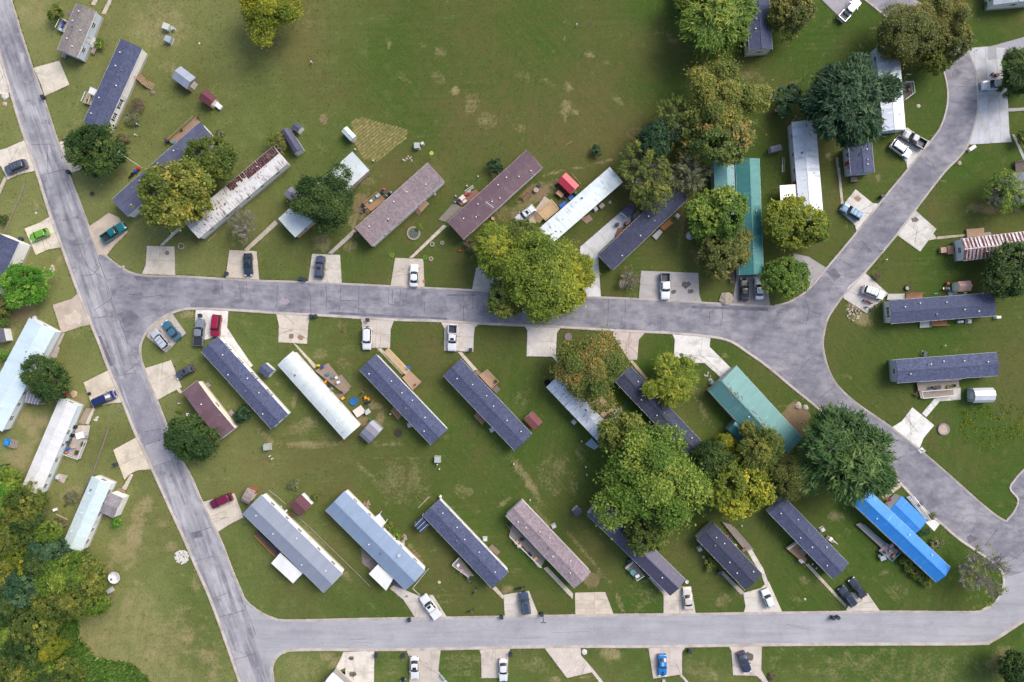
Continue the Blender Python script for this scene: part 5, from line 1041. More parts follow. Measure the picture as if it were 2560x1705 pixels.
shrub('30:1040,150', 15, 'bright', 'bright green bush beside the grey gable addition', 1.8); shrub('13:975,970', 11, 'brown', 'twiggy brown bush right of the street', 1.2, 'thin')
shrub('00:1960,1190', 12, 'grey', 'weedy clump at the corner of the slate-blue roof', 1.2); shrub('11:1455,530', 9, 'lime', 'leafy clump beside the stone-ringed pond', .9)
shrub('11:1920,690', 18, 'brown', 'red-brown bush left of the olive-yellow tree', 1.8); shrub('22:1950,935', 16, 'yellow', 'small yellow bush by the lower teal wing', 2.5)
shrub('11:900,600', 10, 'grey', 'low bush at the front corner of the taupe-shingled home', .8); shrub('23:1320,520', 7, 'brown', 'small flower bush at the foot of the wheelchair ramp', .6); shrub('00:880,390', 14, 'lime', 'yellow-green bush by the white porch at top left', 1.6); shrub('03:1960,40', 10, 'mid', 'small bush at the grey-roofed house, upper right', 1.2)
shrub('20:640,1440', 20, 'grey', 'scrappy vegetable bed beside the long bright white roof', .7, 'thin'); shrub('20:1600,665', 9, 'lime', 'potted plant on the lawn left of the plum-brown home', .8); shrub('33:2050,760', 14, 'grey', 'dry weeds at the lower right bend', .8, 'thin')

# ------------------------------------------------------------------ small things
def prop(name, cat, s, label, parts, rot=0.0, z=0.0, group=None, zp=None):
    c = w1(s, z if zp is None else zp); root = empty(name, (c.x, c.y, z), math.radians(rot), label, cat, group)
    for pn, mat, mb, *sub in parts:
        o = mb.build(pn, mat, root)
        for sn, smat, smb in sub: smb.build(sn, smat, o)
    return root
def wheelie(s, label, c='#2a3042', rot=0, z=0.03):
    m = paint(c, .55)
    return prop('wheelie_bin', 'bin', s, label, [('body', m, MB().box(0, 0, .53, .5, .58, .9, tp=1.12).box(0, 0, .97, .62, .72, .06)), ('lid', m, MB().box(.02, 0, 1.03, .68, .74, .06, tp=.9), ('handle', DARKPLASTIC, MB().tube((-.36, -.28, 1.0), (-.36, .28, 1.0), .03))),
        ('wheel', TYRE, MB().tube((-.27, -.33, .12), (-.27, -.26, .12), .12, .12, 10)), ('wheel', TYRE, MB().tube((-.27, .26, .12), (-.27, .33, .12), .12, .12, 10))], rot, z, 'rubbish bins')
for s, l, r in [('00:400,872', 'black rubbish bin on the left street kerb below the cracked pad', 20), ('10:625,40', 'navy rubbish bin on the kerb beside the round tree', 20), ('10:2030,942', 'navy rubbish bin at the corner of the joint-lined pad', 0), ('10:1796,1315', 'black rubbish bin in front of the grey pickup', 10), ('10:205,635', 'dark rubbish bin by the lime hatchback pad', 30),
    ('11:405,988', 'navy rubbish bin on the upper kerb, left of a touching pair', 10), ('11:440,997', 'navy rubbish bin on the upper kerb, right of a touching pair', 5), ('11:500,1320', 'navy rubbish bin below the street, left of a touching pair', 0), ('11:538,1320', 'navy rubbish bin below the street, right of a touching pair', 8), ('11:1000,1353', 'dark rubbish bin at the head of the white jeep pad', 90),
    ('12:935,508', 'slate rubbish bin on the new concrete drive', 5), ('20:1042,1140', 'dark rubbish bin left of the empty tan pad', 20), ('31:1370,1003', 'black rubbish bin on the kerb beside the white truck', 15), ('31:2190,980', 'navy rubbish bin beside the blue-grey wagon pad', 0), ('31:1075,1322', 'dark rubbish bin below the bottom street, right of the oily pad', 0), ('31:1318,1322', 'dark rubbish bin left of the sunroof sedan pad', 0),
    ('31:2272,1310', 'dark rubbish bin right of the red-shelf sedan', 0), ('32:265,955', 'black rubbish bin at the foot of the street lamp', 0), ('32:1577,1282', 'navy rubbish bin right of the bright blue coupe', 0), ('33:567,985', 'blue-grey rubbish bin on the bottom street, left of two', 0), ('33:610,982', 'blue-grey rubbish bin on the bottom street, right of two', 25), ('32:1840,582', 'navy rubbish bin at the head of the narrow walk', 40),
    ('20:430,100', 'dark rubbish bin beside the long pale blue roof', 0), ('21:1915,122', 'dark rubbish bin at the corner of the white pickup pad', 0), ('13:1002,258', 'black kettle-like bin by the right street', 30), ('00:1503,1262', 'dark brown barrel bin at the lower end of the narrow timber deck', 0), ('12:240,160', 'navy bin in the dirt yard by the wooden swing', 20), ('32:1042,480', 'dark bin behind the small railed deck', 0)]: wheelie(s, l, rot=r)
def ac(s, label, rot=0, c='#b9bcc0'):
    fan = MB()
    for i in range(4): fan.box(.14 * math.cos(i * 1.57), .14 * math.sin(i * 1.57), .735, .22, .09, .02, i * 1.57)
    gr = MB().lathe(0, 0, [(.30, .72), (.34, .72), (.34, .76), (.30, .76)], 16)
    return prop('air_conditioner', 'air conditioner', s, label, [('slab', concrete(), MB().box(0, 0, .04, 1.0, 1.0, .08)), ('casing', paint(c), MB().box(0, 0, .4, .76, .76, .64)), ('fan_well', BLACK, MB().cyl(0, 0, .7, .728, .3, .3, 16), ('fan', paint('#6a6d72'), fan)), ('guard', paint(c), gr)], rot, 0, 'air conditioning units')
for s, l in [('10:1350,360', 'round-fan air conditioner by the slate-blue smooth roof'), ('12:742,367', 'air conditioner beside the long white coated roof'), ('12:1472,430', 'air conditioner under the sparse tree by the black roof'), ('13:1778,1365', 'air conditioner below the cream-ended navy home'), ('23:1385,155', 'dark air conditioner above the grey-walled home'), ('20:530,1255', 'air conditioner on the small tiled pad'), ('21:1370,793', 'air conditioner below the ramp-deck home'), ('21:2102,835', 'air conditioner below the shed-side navy home'),
    ('22:552,765', 'pale air conditioner below the streaked roof'), ('31:1303,337', 'air conditioner beside the blue-grey metal roof'), ('31:2040,290', 'air conditioner above the navy home with panels'), ('32:370,175', 'air conditioner beside the mauve-shingled home'), ('32:1668,378', 'air conditioner left of the navy home below the yellow tree'), ('33:478,203', 'air conditioner above the tan-deck navy home'), ('31:215,22', 'air conditioner behind the wide grey metal roof'), ('22:1775,415', 'green air conditioner at the end of the wide teal roof')]: ac(s, l, R.uniform(0, 90), '#5f8f88' if 'green' in l else '#3f4248' if 'dark' in l else '#b9bcc0')
def cabinet(s, label, w=1.3, d=1.3, h=1.1, c='#a9b3ad', rot=0, z=0):
    m = paint(c, .5); return prop('utility_cabinet', 'utility box', s, label, [('pad', concrete(), MB().box(0, 0, .05, w + .2, d + .2, .1)), ('casing', m, MB().box(0, 0, h / 2 + .08, w, d, h)), ('lid', m, MB().box(0, 0, h + .11, w + .08, d + .08, .07, tp=.96)), ('door', m, MB().box(w / 2 + .015, 0, h / 2 + .05, .03, d * .8, h * .75), ('handle', STEEL, MB().box(w / 2 + .05, .2, h / 2 + .1, .04, .06, .16)))], rot, z, 'utility boxes')
for s, l, k in [('00:1500,255', 'pale green utility box, upper of two in the dry yard', (1.3, 1.2, 1.1, '#b9bfb5', -20)), ('00:1515,365', 'blue-grey utility box, lower of two in the dry yard', (1.25, 1.2, 1.0, '#95a2ad', -25)), ('00:1555,268', 'small grey meter box beside the upper utility box', (.5, .5, .8, '#a9afa8', 20)), ('01:1438,1308', 'grey-green utility box below the straw garden plot', (1.1, 1.15, 1.0, '#9fa8a3', 0)), ('01:1485,1285', 'small round-shouldered meter box by the garden plot', (.5, .5, .7, '#c0c4c4', 20)),
    ('21:108,985', 'grey-green utility box below the shuttered navy home', (1.3, 1.2, 1.0, '#9aa39b', 5)), ('21:1620,1095', 'grey utility box in the middle of the back lawns', (1.15, 1.2, 1.0, '#9fa8a6', 0)), ('13:2030,1330', 'white meter box at the end of the cream-ended navy home', (.9, .45, .8, '#dcdedd', 0)), ('03:1805,1325', 'long white chest on the grass by the upper right bend', (1.5, .6, .6, '#dedfdd', 35)), ('11:320,1495', 'brown meter lid box on the empty stained pad', (.7, .7, .25, '#7d6a60', 0)), ('12:1870,915', 'white bench box near the foot of the long teal roof', (1.5, .6, .5, '#d9dbdc', 5))]: cabinet(s, l, *k)
def post(s, label, c='#d8d8d4', h=.9, r=.11):
    return prop('marker_post', 'post', s, label, [('pipe', paint(c), MB().cyl(0, 0, 0, h, r, r, 8)), ('cap', paint(c), MB().cyl(0, 0, h, h + .08, r * 1.35, r, 8))], 0, 0, 'white pipe stubs and marker posts')
for s, l in [('01:500,562', 'white pipe stub alone in the top field'), ('02:575,232', 'white pipe stub right of the dry strip in the field'), ('21:130,1067', 'white pipe stub below the utility box, upper of two'), ('21:152,1090', 'white pipe stub below the utility box, lower of two'), ('21:1618,1140', 'white pipe stub just under the lawn utility box'), ('21:1637,1180', 'white pipe stub further under the lawn utility box'), ('22:15,1135', 'white pipe stub below the shed-side navy home'), ('22:655,1163', 'white pipe stub left of the largest tree, upper of two'), ('22:663,1232', 'white pipe stub left of the largest tree, lower of two'), ('22:160,1455', 'white pipe stub above the mauve-shingled home'), ('22:618,935', 'pale blue pipe stub by the steel steps'),
    ('00:1220,1208', 'white pot on the grass right of the round tree'), ('00:1238,1115', 'little white post below the tall white wall'), ('13:1040,820', 'white post right of the upper street'), ('13:1015,735', 'white stake at the upper street kerb'), ('23:1560,85', 'white stake on the lawn between the two right-hand navy homes'), ('11:1980,82', 'white round lamp post behind the brown roof, uppermost'), ('11:1880,165', 'white round lamp post behind the brown roof, middle'), ('11:1783,255', 'white round lamp post behind the brown roof, lowest'), ('01:1050,1438', 'white stub at the foot of the straw garden plot'), ('01:890,1337', 'white hydrant-like stub by the white flat-looking roof'), ('20:1608,597', 'white stake on the lawn left of the plum-brown home'), ('32:2037,168', 'white stub on the lawn right of the long grey plank deck'), ('21:1203,692', 'white stake beside the brown step deck')]: post(s, l)
def rock(s, r, label, c='#b8ada0', flat=.5, name='boulder'):
    rr = random.Random(sum(map(ord, label))); rad = r * S; m = MB(); n = 11; prof = []
    vs_ = []
    for k, (rk, zk) in enumerate(((1.0, 0), (1.02, .3), (.8, .75), (.4, .97))):
        for i in range(n):
            t = 2 * math.pi * i / n; q = rad * rk * rr.uniform(.8, 1.15); vs_.append((q * math.cos(t), q * math.sin(t), zk * rad * flat * rr.uniform(.85, 1.1)))
    m.add(vs_, [(j * n + i, j * n + (i + 1) % n, (j + 1) * n + (i + 1) % n, (j + 1) * n + i) for j in range(3) for i in range(n)] + [tuple(range(3 * n, 4 * n))])
    c_ = w1(s); o = m.build(name, noisy('stone', tuple(x * .7 for x in col(c)), col(c), 3, .9, bump=.4)); o.location = (c_.x, c_.y, 0); o.name = 'rubbish_sack' if 'sack' in label else o.name; return tag(o, label, 'sack' if 'sack' in label else 'rock', 'rocks in the grass' if 'sack' not in label else None)
for s, r, l, c in [('00:50,862', 9, 'white boulder on the left kerb', '#d0ccc5'), ('00:45,928', 6, 'tan rock below the white boulder', '#c9b198'), ('00:1775,388', 3, 'small pale rock in the upper left yard', '#d0c4b0'), ('00:1360,825', 6, 'dark stump-like rock below the narrow stair deck', '#7f746a'), ('10:905,150', 3, 'small red-brown rock on the lawn right of the left street', '#b08468'), ('10:322,402', 3, 'white rock on the lawn above the lime hatchback', '#d4d0c8'), ('10:1095,885', 5, 'pale rock at the street corner kerb', '#b7a79a'), ('12:1590,600', 11, 'pale grey boulder left of the olive-brown tree', '#b9bcc4'), ('12:1910,1165', 17, 'large flat pale boulder at the kerb by the black sedan', '#b3a596'), ('12:872,305', 4, 'small grey rock by the white coated roof', '#b0b3b5'), ('03:1340,945', 5, 'pale rock inside the right street bend', '#c9c2b6'), ('03:1705,1455', 6, 'tan slab stone right of the upper street', '#b0a08c'), ('20:660,520', 9, 'tan stepping rock near the red mower', '#c1a588'), ('23:265,620', 9, 'pale rubble by the wide teal roof, left heap', '#b7a898'), ('23:335,637', 7, 'pale rubble by the wide teal roof, right heap', '#c2b5a8'), ('32:645,1300', 7, 'white rubbish sack beside the empty pink-grey pad', '#dcdad6'), ('11:1590,232', 4, 'small stone at the front of the taupe home', '#c2ad9a'), ('33:330,830', 3, 'tiny pale stone on the lawn left of the dark wagons', '#c9c2b4'), ('31:1632,680', 4, 'small pale stone on the lawn right of the blue-grey roof', '#cdbfa5')]: rock(s, r, l, c)
def rubble(s, n, spread, label, c, name='stone_pile'):
    c_ = w1(s); root = empty(name, (c_.x, c_.y, 0), 0, label, 'stone pile', 'heaps of stones'); mt = noisy('stone', tuple(x * .7 for x in col(c)), col(c), 3, .9)
    for i in range(n):
        a = R.uniform(0, 6.28); d = spread * S * math.sqrt(R.random()); r_ = R.uniform(.12, .26); MB().box(d * math.cos(a), d * math.sin(a), r_ * .45, r_ * 2, r_ * 1.5, r_ * .9, R.uniform(0, 3), .7).build('stone', mt, root)
rubble('30:1620,455', 130, 17, 'heap of white stones beside the left street', '#dad6d0'); rubble('13:755,1290', 40, 20, 'scattered stones below the red motorcycle', '#c9bba8'); rubble('20:855,735', 10, 5, 'small heap of white stones on the lawn left of the street', '#d9cfc4'); rubble('22:950,668', 18, 9, 'rubble at the corner of the silver-roofed addition', '#c0aea0'); rubble('10:462,900', 8, 8, 'few pale stones on the bare strip left of the street', '#cfc3b2'); rubble('31:1320,290', 24, 9, 'stone edging heap beside the yellow-green shrub', '#b59f90'); rubble('01:1350,1430', 14, 12, 'pebbles in the little flower bed under the garden plot', '#bfb2a0'); rubble('21:990,1500', 16, 9, 'brick rubble behind the blue-grey metal roof', '#a58d80'); rubble('22:1745,360', 10, 12, 'edging stones round the bed at the teal roof', '#c9c6c0')
def ring(s, r, label, c, fill=None, n=10, name='stone_ring', cat='fire ring', h=.25):
    c_ = w1(s); root = empty(name, (c_.x, c_.y, 0), 0, label, cat, 'round beds, planters and fire rings'); R0 = r * S; mt = noisy('stone', tuple(x * .75 for x in col(c)), col(c), 3, .9)
    for i in range(n):
        t = 2 * math.pi * i / n; MB().box(R0 * math.cos(t), R0 * math.sin(t), h / 2, R0 * .3, 2 * math.pi * R0 / n * .9, h, t, .85).build('stone', mt, root)
    if fill: MB().cyl(0, 0, 0, h * .7, R0 * .95, R0 * .9, 16).build('filling', noisy('ring_fill', tuple(x * .7 for x in col(fill)), col(fill), 4, .95), root)
ring('11:1405,582', 15, 'stone-ringed garden pond on the lawn', '#aca396', '#5d6558', 18, 'garden_pond', 'pond'); ring('11:1570,680', 5, 'white planter ring beside the pale walk, left one', '#d5cfc4', '#6b5c48'); ring('11:1660,667', 4, 'white planter ring left of the brown roof corner', '#d0cbc6', '#83786c'); ring('11:1560,810', 5, 'white scalloped planter ring above the white sedan pad', '#d0c4b0', '#7d6f58')
ring('11:1212,778', 5, 'green planter bowl left of the white sedan pad', '#7fae35', '#5d7a28', name='planter', cat='planter'); ring('11:1510,798', 5, 'green planter bowl right of the white sedan pad', '#6f9f30', '#4f7a28', name='planter', cat='planter'); ring('10:1615,697', 7, 'half ring of old stones beside the rust-spotted pad', '#a8a49c', None, 9); ring('10:825,230', 5, 'dark fire pit on the lawn below the round tree', '#6b5a4e', '#3a332e', name='fire_pit'); ring('21:1265,865', 11, 'burnt fire circle on the lawn', '#514a33', '#3a3524', 14, 'fire_pit', h=.08)
ring('23:1560,830', 13, 'large pale round pit with a stone rim right of the white pad', '#a8a3a2', '#c5ac9d', 22, 'fire_pit', h=.3); ring('12:500,1502', 8, 'pink flower ring left of the orange-tinged tree, upper', '#a08a94', '#8f7f88', 12, 'flower_bed', 'flower bed'); ring('22:443,178', 7, 'pink flower ring by the clean white pad, lower', '#a79a9c', '#8c8084', 12, 'flower_bed', 'flower bed'); ring('22:1012,600', 4, 'teal pot by the long black roof', '#4f8088', '#31545c', 8, 'planter', 'planter', .4); ring('20:1070,650', 4, 'tiny ring of stones near the navy minivan', '#9a958c', None, 8); ring('10:1490,757', 5, 'rusty drain cover ring on the empty concrete pad', '#8d7d6c', '#857767', 12, 'drain_cover', 'drain cover', .06 + .03)
ring('11:2112,450', 5, 'terracotta planter at the front of the brown roof', '#a2674a', '#c9b9a0', 10, 'planter', 'planter', .4); ring('13:1235,1070', 6, 'dark fire pit bowl behind the cream-ended navy home', '#4a4048', '#b9a8a4', 10, 'fire_pit', 'fire pit', .5)
ring('22:315,415', 7, 'round black cover at the end of the streaked roof', '#15161a', '#101114', 14, 'tank_cover', 'tank cover', .5)
# chairs, tables and other yard clutter
def chair(s, label, c, rot=0, z=0):
    m = paint(c, .6); return prop('patio_chair', 'chair', s, label, [('seat', m, MB().box(0, 0, .42, .55, .55, .06)), ('backrest', m, MB().box(-.27, 0, .72, .06, .55, .6))] + [('leg', m, MB().box(a * .23, b * .23, .2, .05, .05, .4)) for a in (-1, 1) for b in (-1, 1)], rot, z, 'patio chairs')
def table(s, label, c, r=.6, rot=0, z=0, square=False):
    m = paint(c, .5); return prop('garden_bench' if 'bench' in label else 'patio_table', 'bench' if 'bench' in label else 'table', s, label, [('tabletop', m, MB().box(0, 0, .72, 2 * r, 2 * r * .8, .05) if square else MB().cyl(0, 0, .69, .74, r, r, 18))] + [('leg', m, MB().box(a * r * .6, b * r * .5, .345, .06, .06, .69)) for a in (-1, 1) for b in (-1, 1)], rot, z, 'patio tables')
def tote(s, label, c, rot=0, z=0, w=.9, d=.6, h=.5):
    m = paint(c, .5); g = 'storage boxes and tubs'; has = lambda *k: any(q in label for q in k)
    if has('couch', 'bench', 'seat', 'chair box'):
        return prop('garden_bench', 'bench', s, label, [('seat', m, MB().box(0, 0, .38, w, d * .8, .1)), ('backrest', m, MB().box(0, d * .42, .62, w, .1, .5))] + [('arm', m, MB().box(x * w * .47, 0, .55, .08, d * .8, .1)) for x in (-1, 1)] + [('leg', m, MB().box(x * w * .44, y * d * .34, .17, .08, .08, .34)) for x in (-1, 1) for y in (-1, 1)], rot, z, 'garden benches')
    if has('toy', 'stool', 'scooter'):
        return prop('toy', 'toy', s, label, [('body', m, MB().box(0, 0, h * .45, w * .9, d * .8, h * .4, tp=.85)), ('top', m, MB().box(-w * .1, 0, h * .8, w * .45, d * .6, h * .35, tp=.75))] + [('wheel', TYRE, MB().tube((x * w * .3, y * d * .42 - .03, .1), (x * w * .3, y * d * .42 + .03, .1), .1, .1, 10)) for x in (-1, 1) for y in (-1, 1)], rot, z, 'toys')
    if has('trough', 'planter', 'flower', 'pot box'):
        return prop('planter', 'planter', s, label, [('trough', m, MB().box(0, 0, h / 2, w * .85, d * .85, h, tp=1.12)), ('soil', paint('#4a3a2c', .9), MB().box(0, 0, h, w * .86, d * .86, .03))] + [('plant', leafmat(*PAL['mid']), MB().lathe(x * w, 0, [(.04, h), (.17, h + .12), (.13, h + .28), (.03, h + .34)], 7)) for x in (-.28, 0, .28)], rot, z, 'planters')
    if has('slide'):
        return prop('toy_slide', 'slide', s, label, [('chute', m, MB().add([(-w / 2, -.2, .9), (-w / 2, .2, .9), (w / 2, .2, .05), (w / 2, -.2, .05), (-w / 2, -.2, .84), (-w / 2, .2, .84), (w / 2, .2, .0), (w / 2, -.2, .0)], [(3, 2, 1, 0), (4, 5, 6, 7), (0, 1, 5, 4), (1, 2, 6, 5), (2, 3, 7, 6), (3, 0, 4, 7)])), ('ladder', m, MB().box(-w / 2 - .06, 0, .45, .08, .4, .9))], rot, z, 'toys')
    if has('roll'): return prop('rolled_rug', 'rug', s, label, [('roll', m, MB().tube((-.9, 0, .16), (.9, 0, .16), .16, .16, 12)), ('tie', DARKPLASTIC, MB().tube((-.05, 0, .16), (.05, 0, .16), .165, .165, 12))], rot, z)
    if has('stump'): return prop('tree_stump', 'stump', s, label, [('stump', m, MB().lathe(0, 0, [(.42, 0), (.34, .15), (.32, h)], 12)), ('cut_face', wood('#b09878'), MB().cyl(0, 0, h, h + .02, .3, .3, 12))], rot, z)
    if has('rack'): return prop('wood_rack', 'rack', s, label, [('slat', wood(c), MB().box(0, -d / 2 + (i + .5) * d / 5, h, w, d / 7, .05)) for i in range(5)] + [('leg', wood(c), MB().box(x * w * .45, y * d * .4, h / 2, .08, .08, h)) for x in (-1, 1) for y in (-1, 1)], rot, z)
    if has('bucket'): return prop('bucket', 'bucket', s, label, [('pail', m, MB().lathe(0, 0, [(.14, 0), (.2, .36), (.18, .36), (.13, .04)], 14)), ('handle', STEEL, MB().tube((-.19, 0, .36), (.19, 0, .36), .012))], rot, z, g)
    return prop('storage_box', 'storage box', s, label, [('tub', m, MB().box(0, 0, h / 2, w * .92, d * .92, h, tp=1.05)), ('lid', m, MB().box(0, 0, h + .03, w, d, .07, tp=.94)), ('latch', DARKPLASTIC, MB().box(w / 2 - .01, 0, h * .85, .04, .1, .1))], rot, z, g)
def grill(s, label, c='#1d1e22', rot=0, z=0):
    m = paint(c, .4); return prop('barbecue_grill', 'grill', s, label, [('cart', m, MB().box(0, 0, .4, .6, .5, .7)), ('hood', m, MB().tube((-.35, 0, .85), (.35, 0, .85), .27, .27, 12)), ('side_shelf', STEEL, MB().box(.55, 0, .78, .35, .45, .04)), ('side_shelf', STEEL, MB().box(-.55, 0, .78, .35, .45, .04)), ('wheel', TYRE, MB().tube((-.28, -.3, .1), (-.28, .3, .1), .1, .1, 10))], rot, z, 'barbecue grills')
def barrel(s, label, c, r=.35, h=.9, z=0):
    m = paint(c, .4); return prop('barrel', 'barrel', s, label, [('drum', m, MB().lathe(0, 0, [(r * .94, 0), (r, h * .3), (r, h * .7), (r * .94, h)], 16)), ('rim', m, MB().lathe(0, 0, [(r * .85, h), (r * .97, h), (r * .97, h + .05), (r * .85, h + .05)], 16))], 0, z, 'barrels and tubs')
def pool(s, label, c, r=.8, z=0):
    m = paint(c, .35); return prop('paddling_pool', 'paddling pool', s, label, [('wall', m, MB().lathe(0, 0, [(r, 0), (r * 1.06, .15), (r, .35), (r * .9, .33), (r * .86, .1), (0.02, .08)], 20)), ('water', glass((.02, .12, .3)), MB().cyl(0, 0, .1, .18, r * .87, r * .87, 20))], 0, z)
def bike(s, label, c, rot=0, motor=False, z=0):
    m = paint(c, .3); k = 1.35 if motor else 1; tw = .07 if motor else .03; ps = []
    for x in (-.55 * k, .55 * k): ps.append(('wheel', TYRE, MB().tube((x, -tw, .33), (x, tw, .33), .33, .33, 16), ('hub', STEEL, MB().tube((x, -tw - .02, .33), (x, tw + .02, .33), .1, .1, 8))))
    fr = MB().tube((-.55 * k, 0, .36), (0, 0, .4), .04 if motor else .025).tube((0, 0, .4), (.4 * k, 0, .82), .04 if motor else .025).tube((-.1, 0, .75), (.4 * k, 0, .82), .04 if motor else .025).tube((.4 * k, 0, .85), (.55 * k, 0, .33), .035).tube((-.1, 0, .78), (0, 0, .4), .03)
    ps += [('frame', m, fr), ('handlebar', STEEL, MB().tube((.36 * k, -.36, .98), (.36 * k, .36, .98), .025).tube((.4 * k, 0, .84), (.36 * k, 0, .98), .03)), ('saddle', BLACK, MB().box(-.2 * k, 0, .82, .5 * k, .22 if motor else .14, .08, tp=.8))]
    if motor: ps += [('fuel_tank', m, MB().box(.18, 0, .82, .5, .3, .22, tp=.7)), ('engine', paint('#3a3a40', .3, .6), MB().box(0, 0, .42, .5, .36, .34)), ('mudguard', m, MB().box(-.62 * k, 0, .7, .5, .2, .05))]
    return prop('motorcycle' if motor else 'bicycle', 'motorcycle' if motor else 'bicycle', s, label, ps, rot, z, 'motorcycles and bicycles')
def mower(s, label, c, rot=0):
    m = paint(c, .35); return prop('riding_mower', 'mower', s, label, [('cutting_deck', m, MB().box(0, 0, .22, 1.0, 1.15, .2, tp=.85)), ('bonnet', m, MB().box(.55, 0, .6, .75, .55, .5, tp=.8)), ('seat', BLACK, MB().box(-.35, 0, .65, .5, .5, .12).box(-.58, 0, .85, .1, .48, .4)), ('steering_wheel', BLACK, MB().lathe(.1, 0, [(.15, .88), (.19, .88), (.19, .91), (.15, .91)], 12)), ('chassis', DARKPLASTIC, MB().box(0, 0, .38, 1.6, .5, .14))] + [('wheel', TYRE, MB().tube((x, y - .1, r_), (x, y + .1, r_), r_, r_, 14)) for x, y, r_ in ((.7, .42, .2), (.7, -.42, .2), (-.5, .48, .3), (-.5, -.48, .3))], rot, 0, 'riding mowers')
chair('11:1145,190', 'red folding chair beside the tan wooden deck', '#b8303c', 60); chair('11:1143,215', 'blue folding chair beside the tan wooden deck', '#2a4f95', 60); grill('11:1190,236', 'black grill at the wall of the taupe home', rot=40); grill('11:968,378', 'black and blue grill by the tan wooden deck steps', '#27323f', 50)
tote('11:1090,250', 'pale blue storage tub on the tan wooden deck', '#a9bfe0', 35, .7); tote('11:1050,282', 'teal storage tub on the tan wooden deck', '#2a7f78', 35, .7, .6, .5); tote('11:1032,295', 'white storage tub on the tan wooden deck', '#d9dcdc', 35, .7, .7, .5); tote('11:965,330', 'dark storage bench at the corner of the tan deck', '#3a3238', 35)
grill('11:1795,292', 'dark blue-grey grill on the pallets behind the brown roof', '#343a4a', 40); table('11:1840,270', 'white and red table on the cluttered red-stained deck', '#cfbfb8', .55, 40, .4, True); tote('11:1875,235', 'red crate on the cluttered red-stained deck', '#8f3a38', 20, .4); chair('11:1905,215', 'grey chair on the cluttered red-stained deck', '#9c958f', 120, .4); tote('11:1860,300', 'white slatted crate by the brown roof wall', '#d5cdc4', 35)
prop('ladder', 'ladder', '11:1900,188', 'white ladder lying behind the cluttered red-stained deck', [('rail', WHITE, MB().box(0, .22, .06, 2.2, .06, .06)), ('rail', WHITE, MB().box(0, -.22, .06, 2.2, .06, .06))] + [('rung', WHITE, MB().box(-.9 + i * .3, 0, .06, .04, .4, .04)) for i in range(7)], 35, 0, 'ladders')
prop('ladder', 'ladder', '03:135,1470', 'grey steel ladder lying left of the tall stained roof', [('rail', STEEL, MB().box(0, .2, .06, 3.1, .06, .06)), ('rail', STEEL, MB().box(0, -.2, .06, 3.1, .06, .06))] + [('rung', STEEL, MB().box(-1.4 + i * .31, 0, .06, .04, .36, .04)) for i in range(10)], 88, 0, 'ladders')
prop('roof_aerial', 'aerial', '11:2090,370', 'tall television aerial standing over the brown metal roof', [('mast', STEEL, MB().tube((.5, -1.4, 0), (0, 0, 5.2), .04)), ('boom', STEEL, MB().tube((-.8, .6, 5.2), (.8, -.6, 5.0), .035))] + [('element', STEEL, MB().tube((-.7 + i * .2 - .35, .52 - i * .15 - .45, 5.2), (-.7 + i * .2 + .35, .52 - i * .15 + .45, 5.2), .018)) for i in range(8)], 0, 0)
prop('antenna_pole', 'aerial', '00:1235,1460', 'leaning white aerial pole beside the slate-blue roof', [('pole', WHITE, MB().tube((.8, -.9, 0), (-.9, .9, 6.0), .05)), ('arm', WHITE, MB().tube((-1.2, .6, 5.9), (-.6, 1.2, 5.9), .025))], 0, 0)
tote('11:1815,738', 'pink plastic toy car on the lawn above the street', '#c4263f', 20, 0, .7, .5, .4); tote('11:1500,1005', 'orange plastic cone box by the white sedan', '#c2542f', 80, 0, .5, .3, .3)
prop('garden_pinwheel', 'pinwheel', '01:1575,1390', 'yellow-green pinwheel on a pole behind the taupe home', [('pole', paint('#9aa838'), MB().tube((-.4, -.8, 0), (0, 0, 2.2), .035)), ('wheel', paint('#9aa838'), MB().lathe(0, 0, [(.36, 2.2), (.44, 2.2), (.44, 2.28), (.36, 2.28)], 16))] + [('blade', paint('#93a336'), MB().box(.24 * math.cos(i), .24 * math.sin(i), 2.26, .4, .16, .03, i)) for i in (0, 1.26, 2.5, 3.77, 5.03)], 0, 0)
sw = []
for sx in (-1, 1):
    for sy in (-1, 1): sw.append(('leg', wood('#7d5c43'), MB().tube((sx * .95, sy * .6, 0), (sx * .9, 0, 1.9), .06)))
sw += [('top_beam', wood('#7d5c43'), MB().box(0, 0, 1.93, 2.2, .12, .1))] + [('slat', wood('#9c7a5c'), MB().box(0, -.3 + i * .15, .5, 1.5, .11, .03)) for i in range(5)] + [('backrest', wood('#9c7a5c'), MB().box(0, .36, .8, 1.5, .05, .5)), ('rope', STEEL, MB().tube((-.7, 0, .5), (-.7, 0, 1.9), .015)), ('rope', STEEL, MB().tube((.7, 0, .5), (.7, 0, 1.9), .015))]
prop('garden_swing', 'swing', '12:120,262', 'brown wooden garden swing in the dirt yard', sw, 40, 0)
prop('tyre', 'tyre', '12:395,155', 'old black tyre beside the red shed', [('tread', TYRE, MB().lathe(0, 0, [(.2, .0), (.36, .02), (.38, .12), (.36, .22), (.2, .24)], 18))], 0, 0); table('12:215,200', 'pale round stone table in the dirt yard', '#a09284', .55)
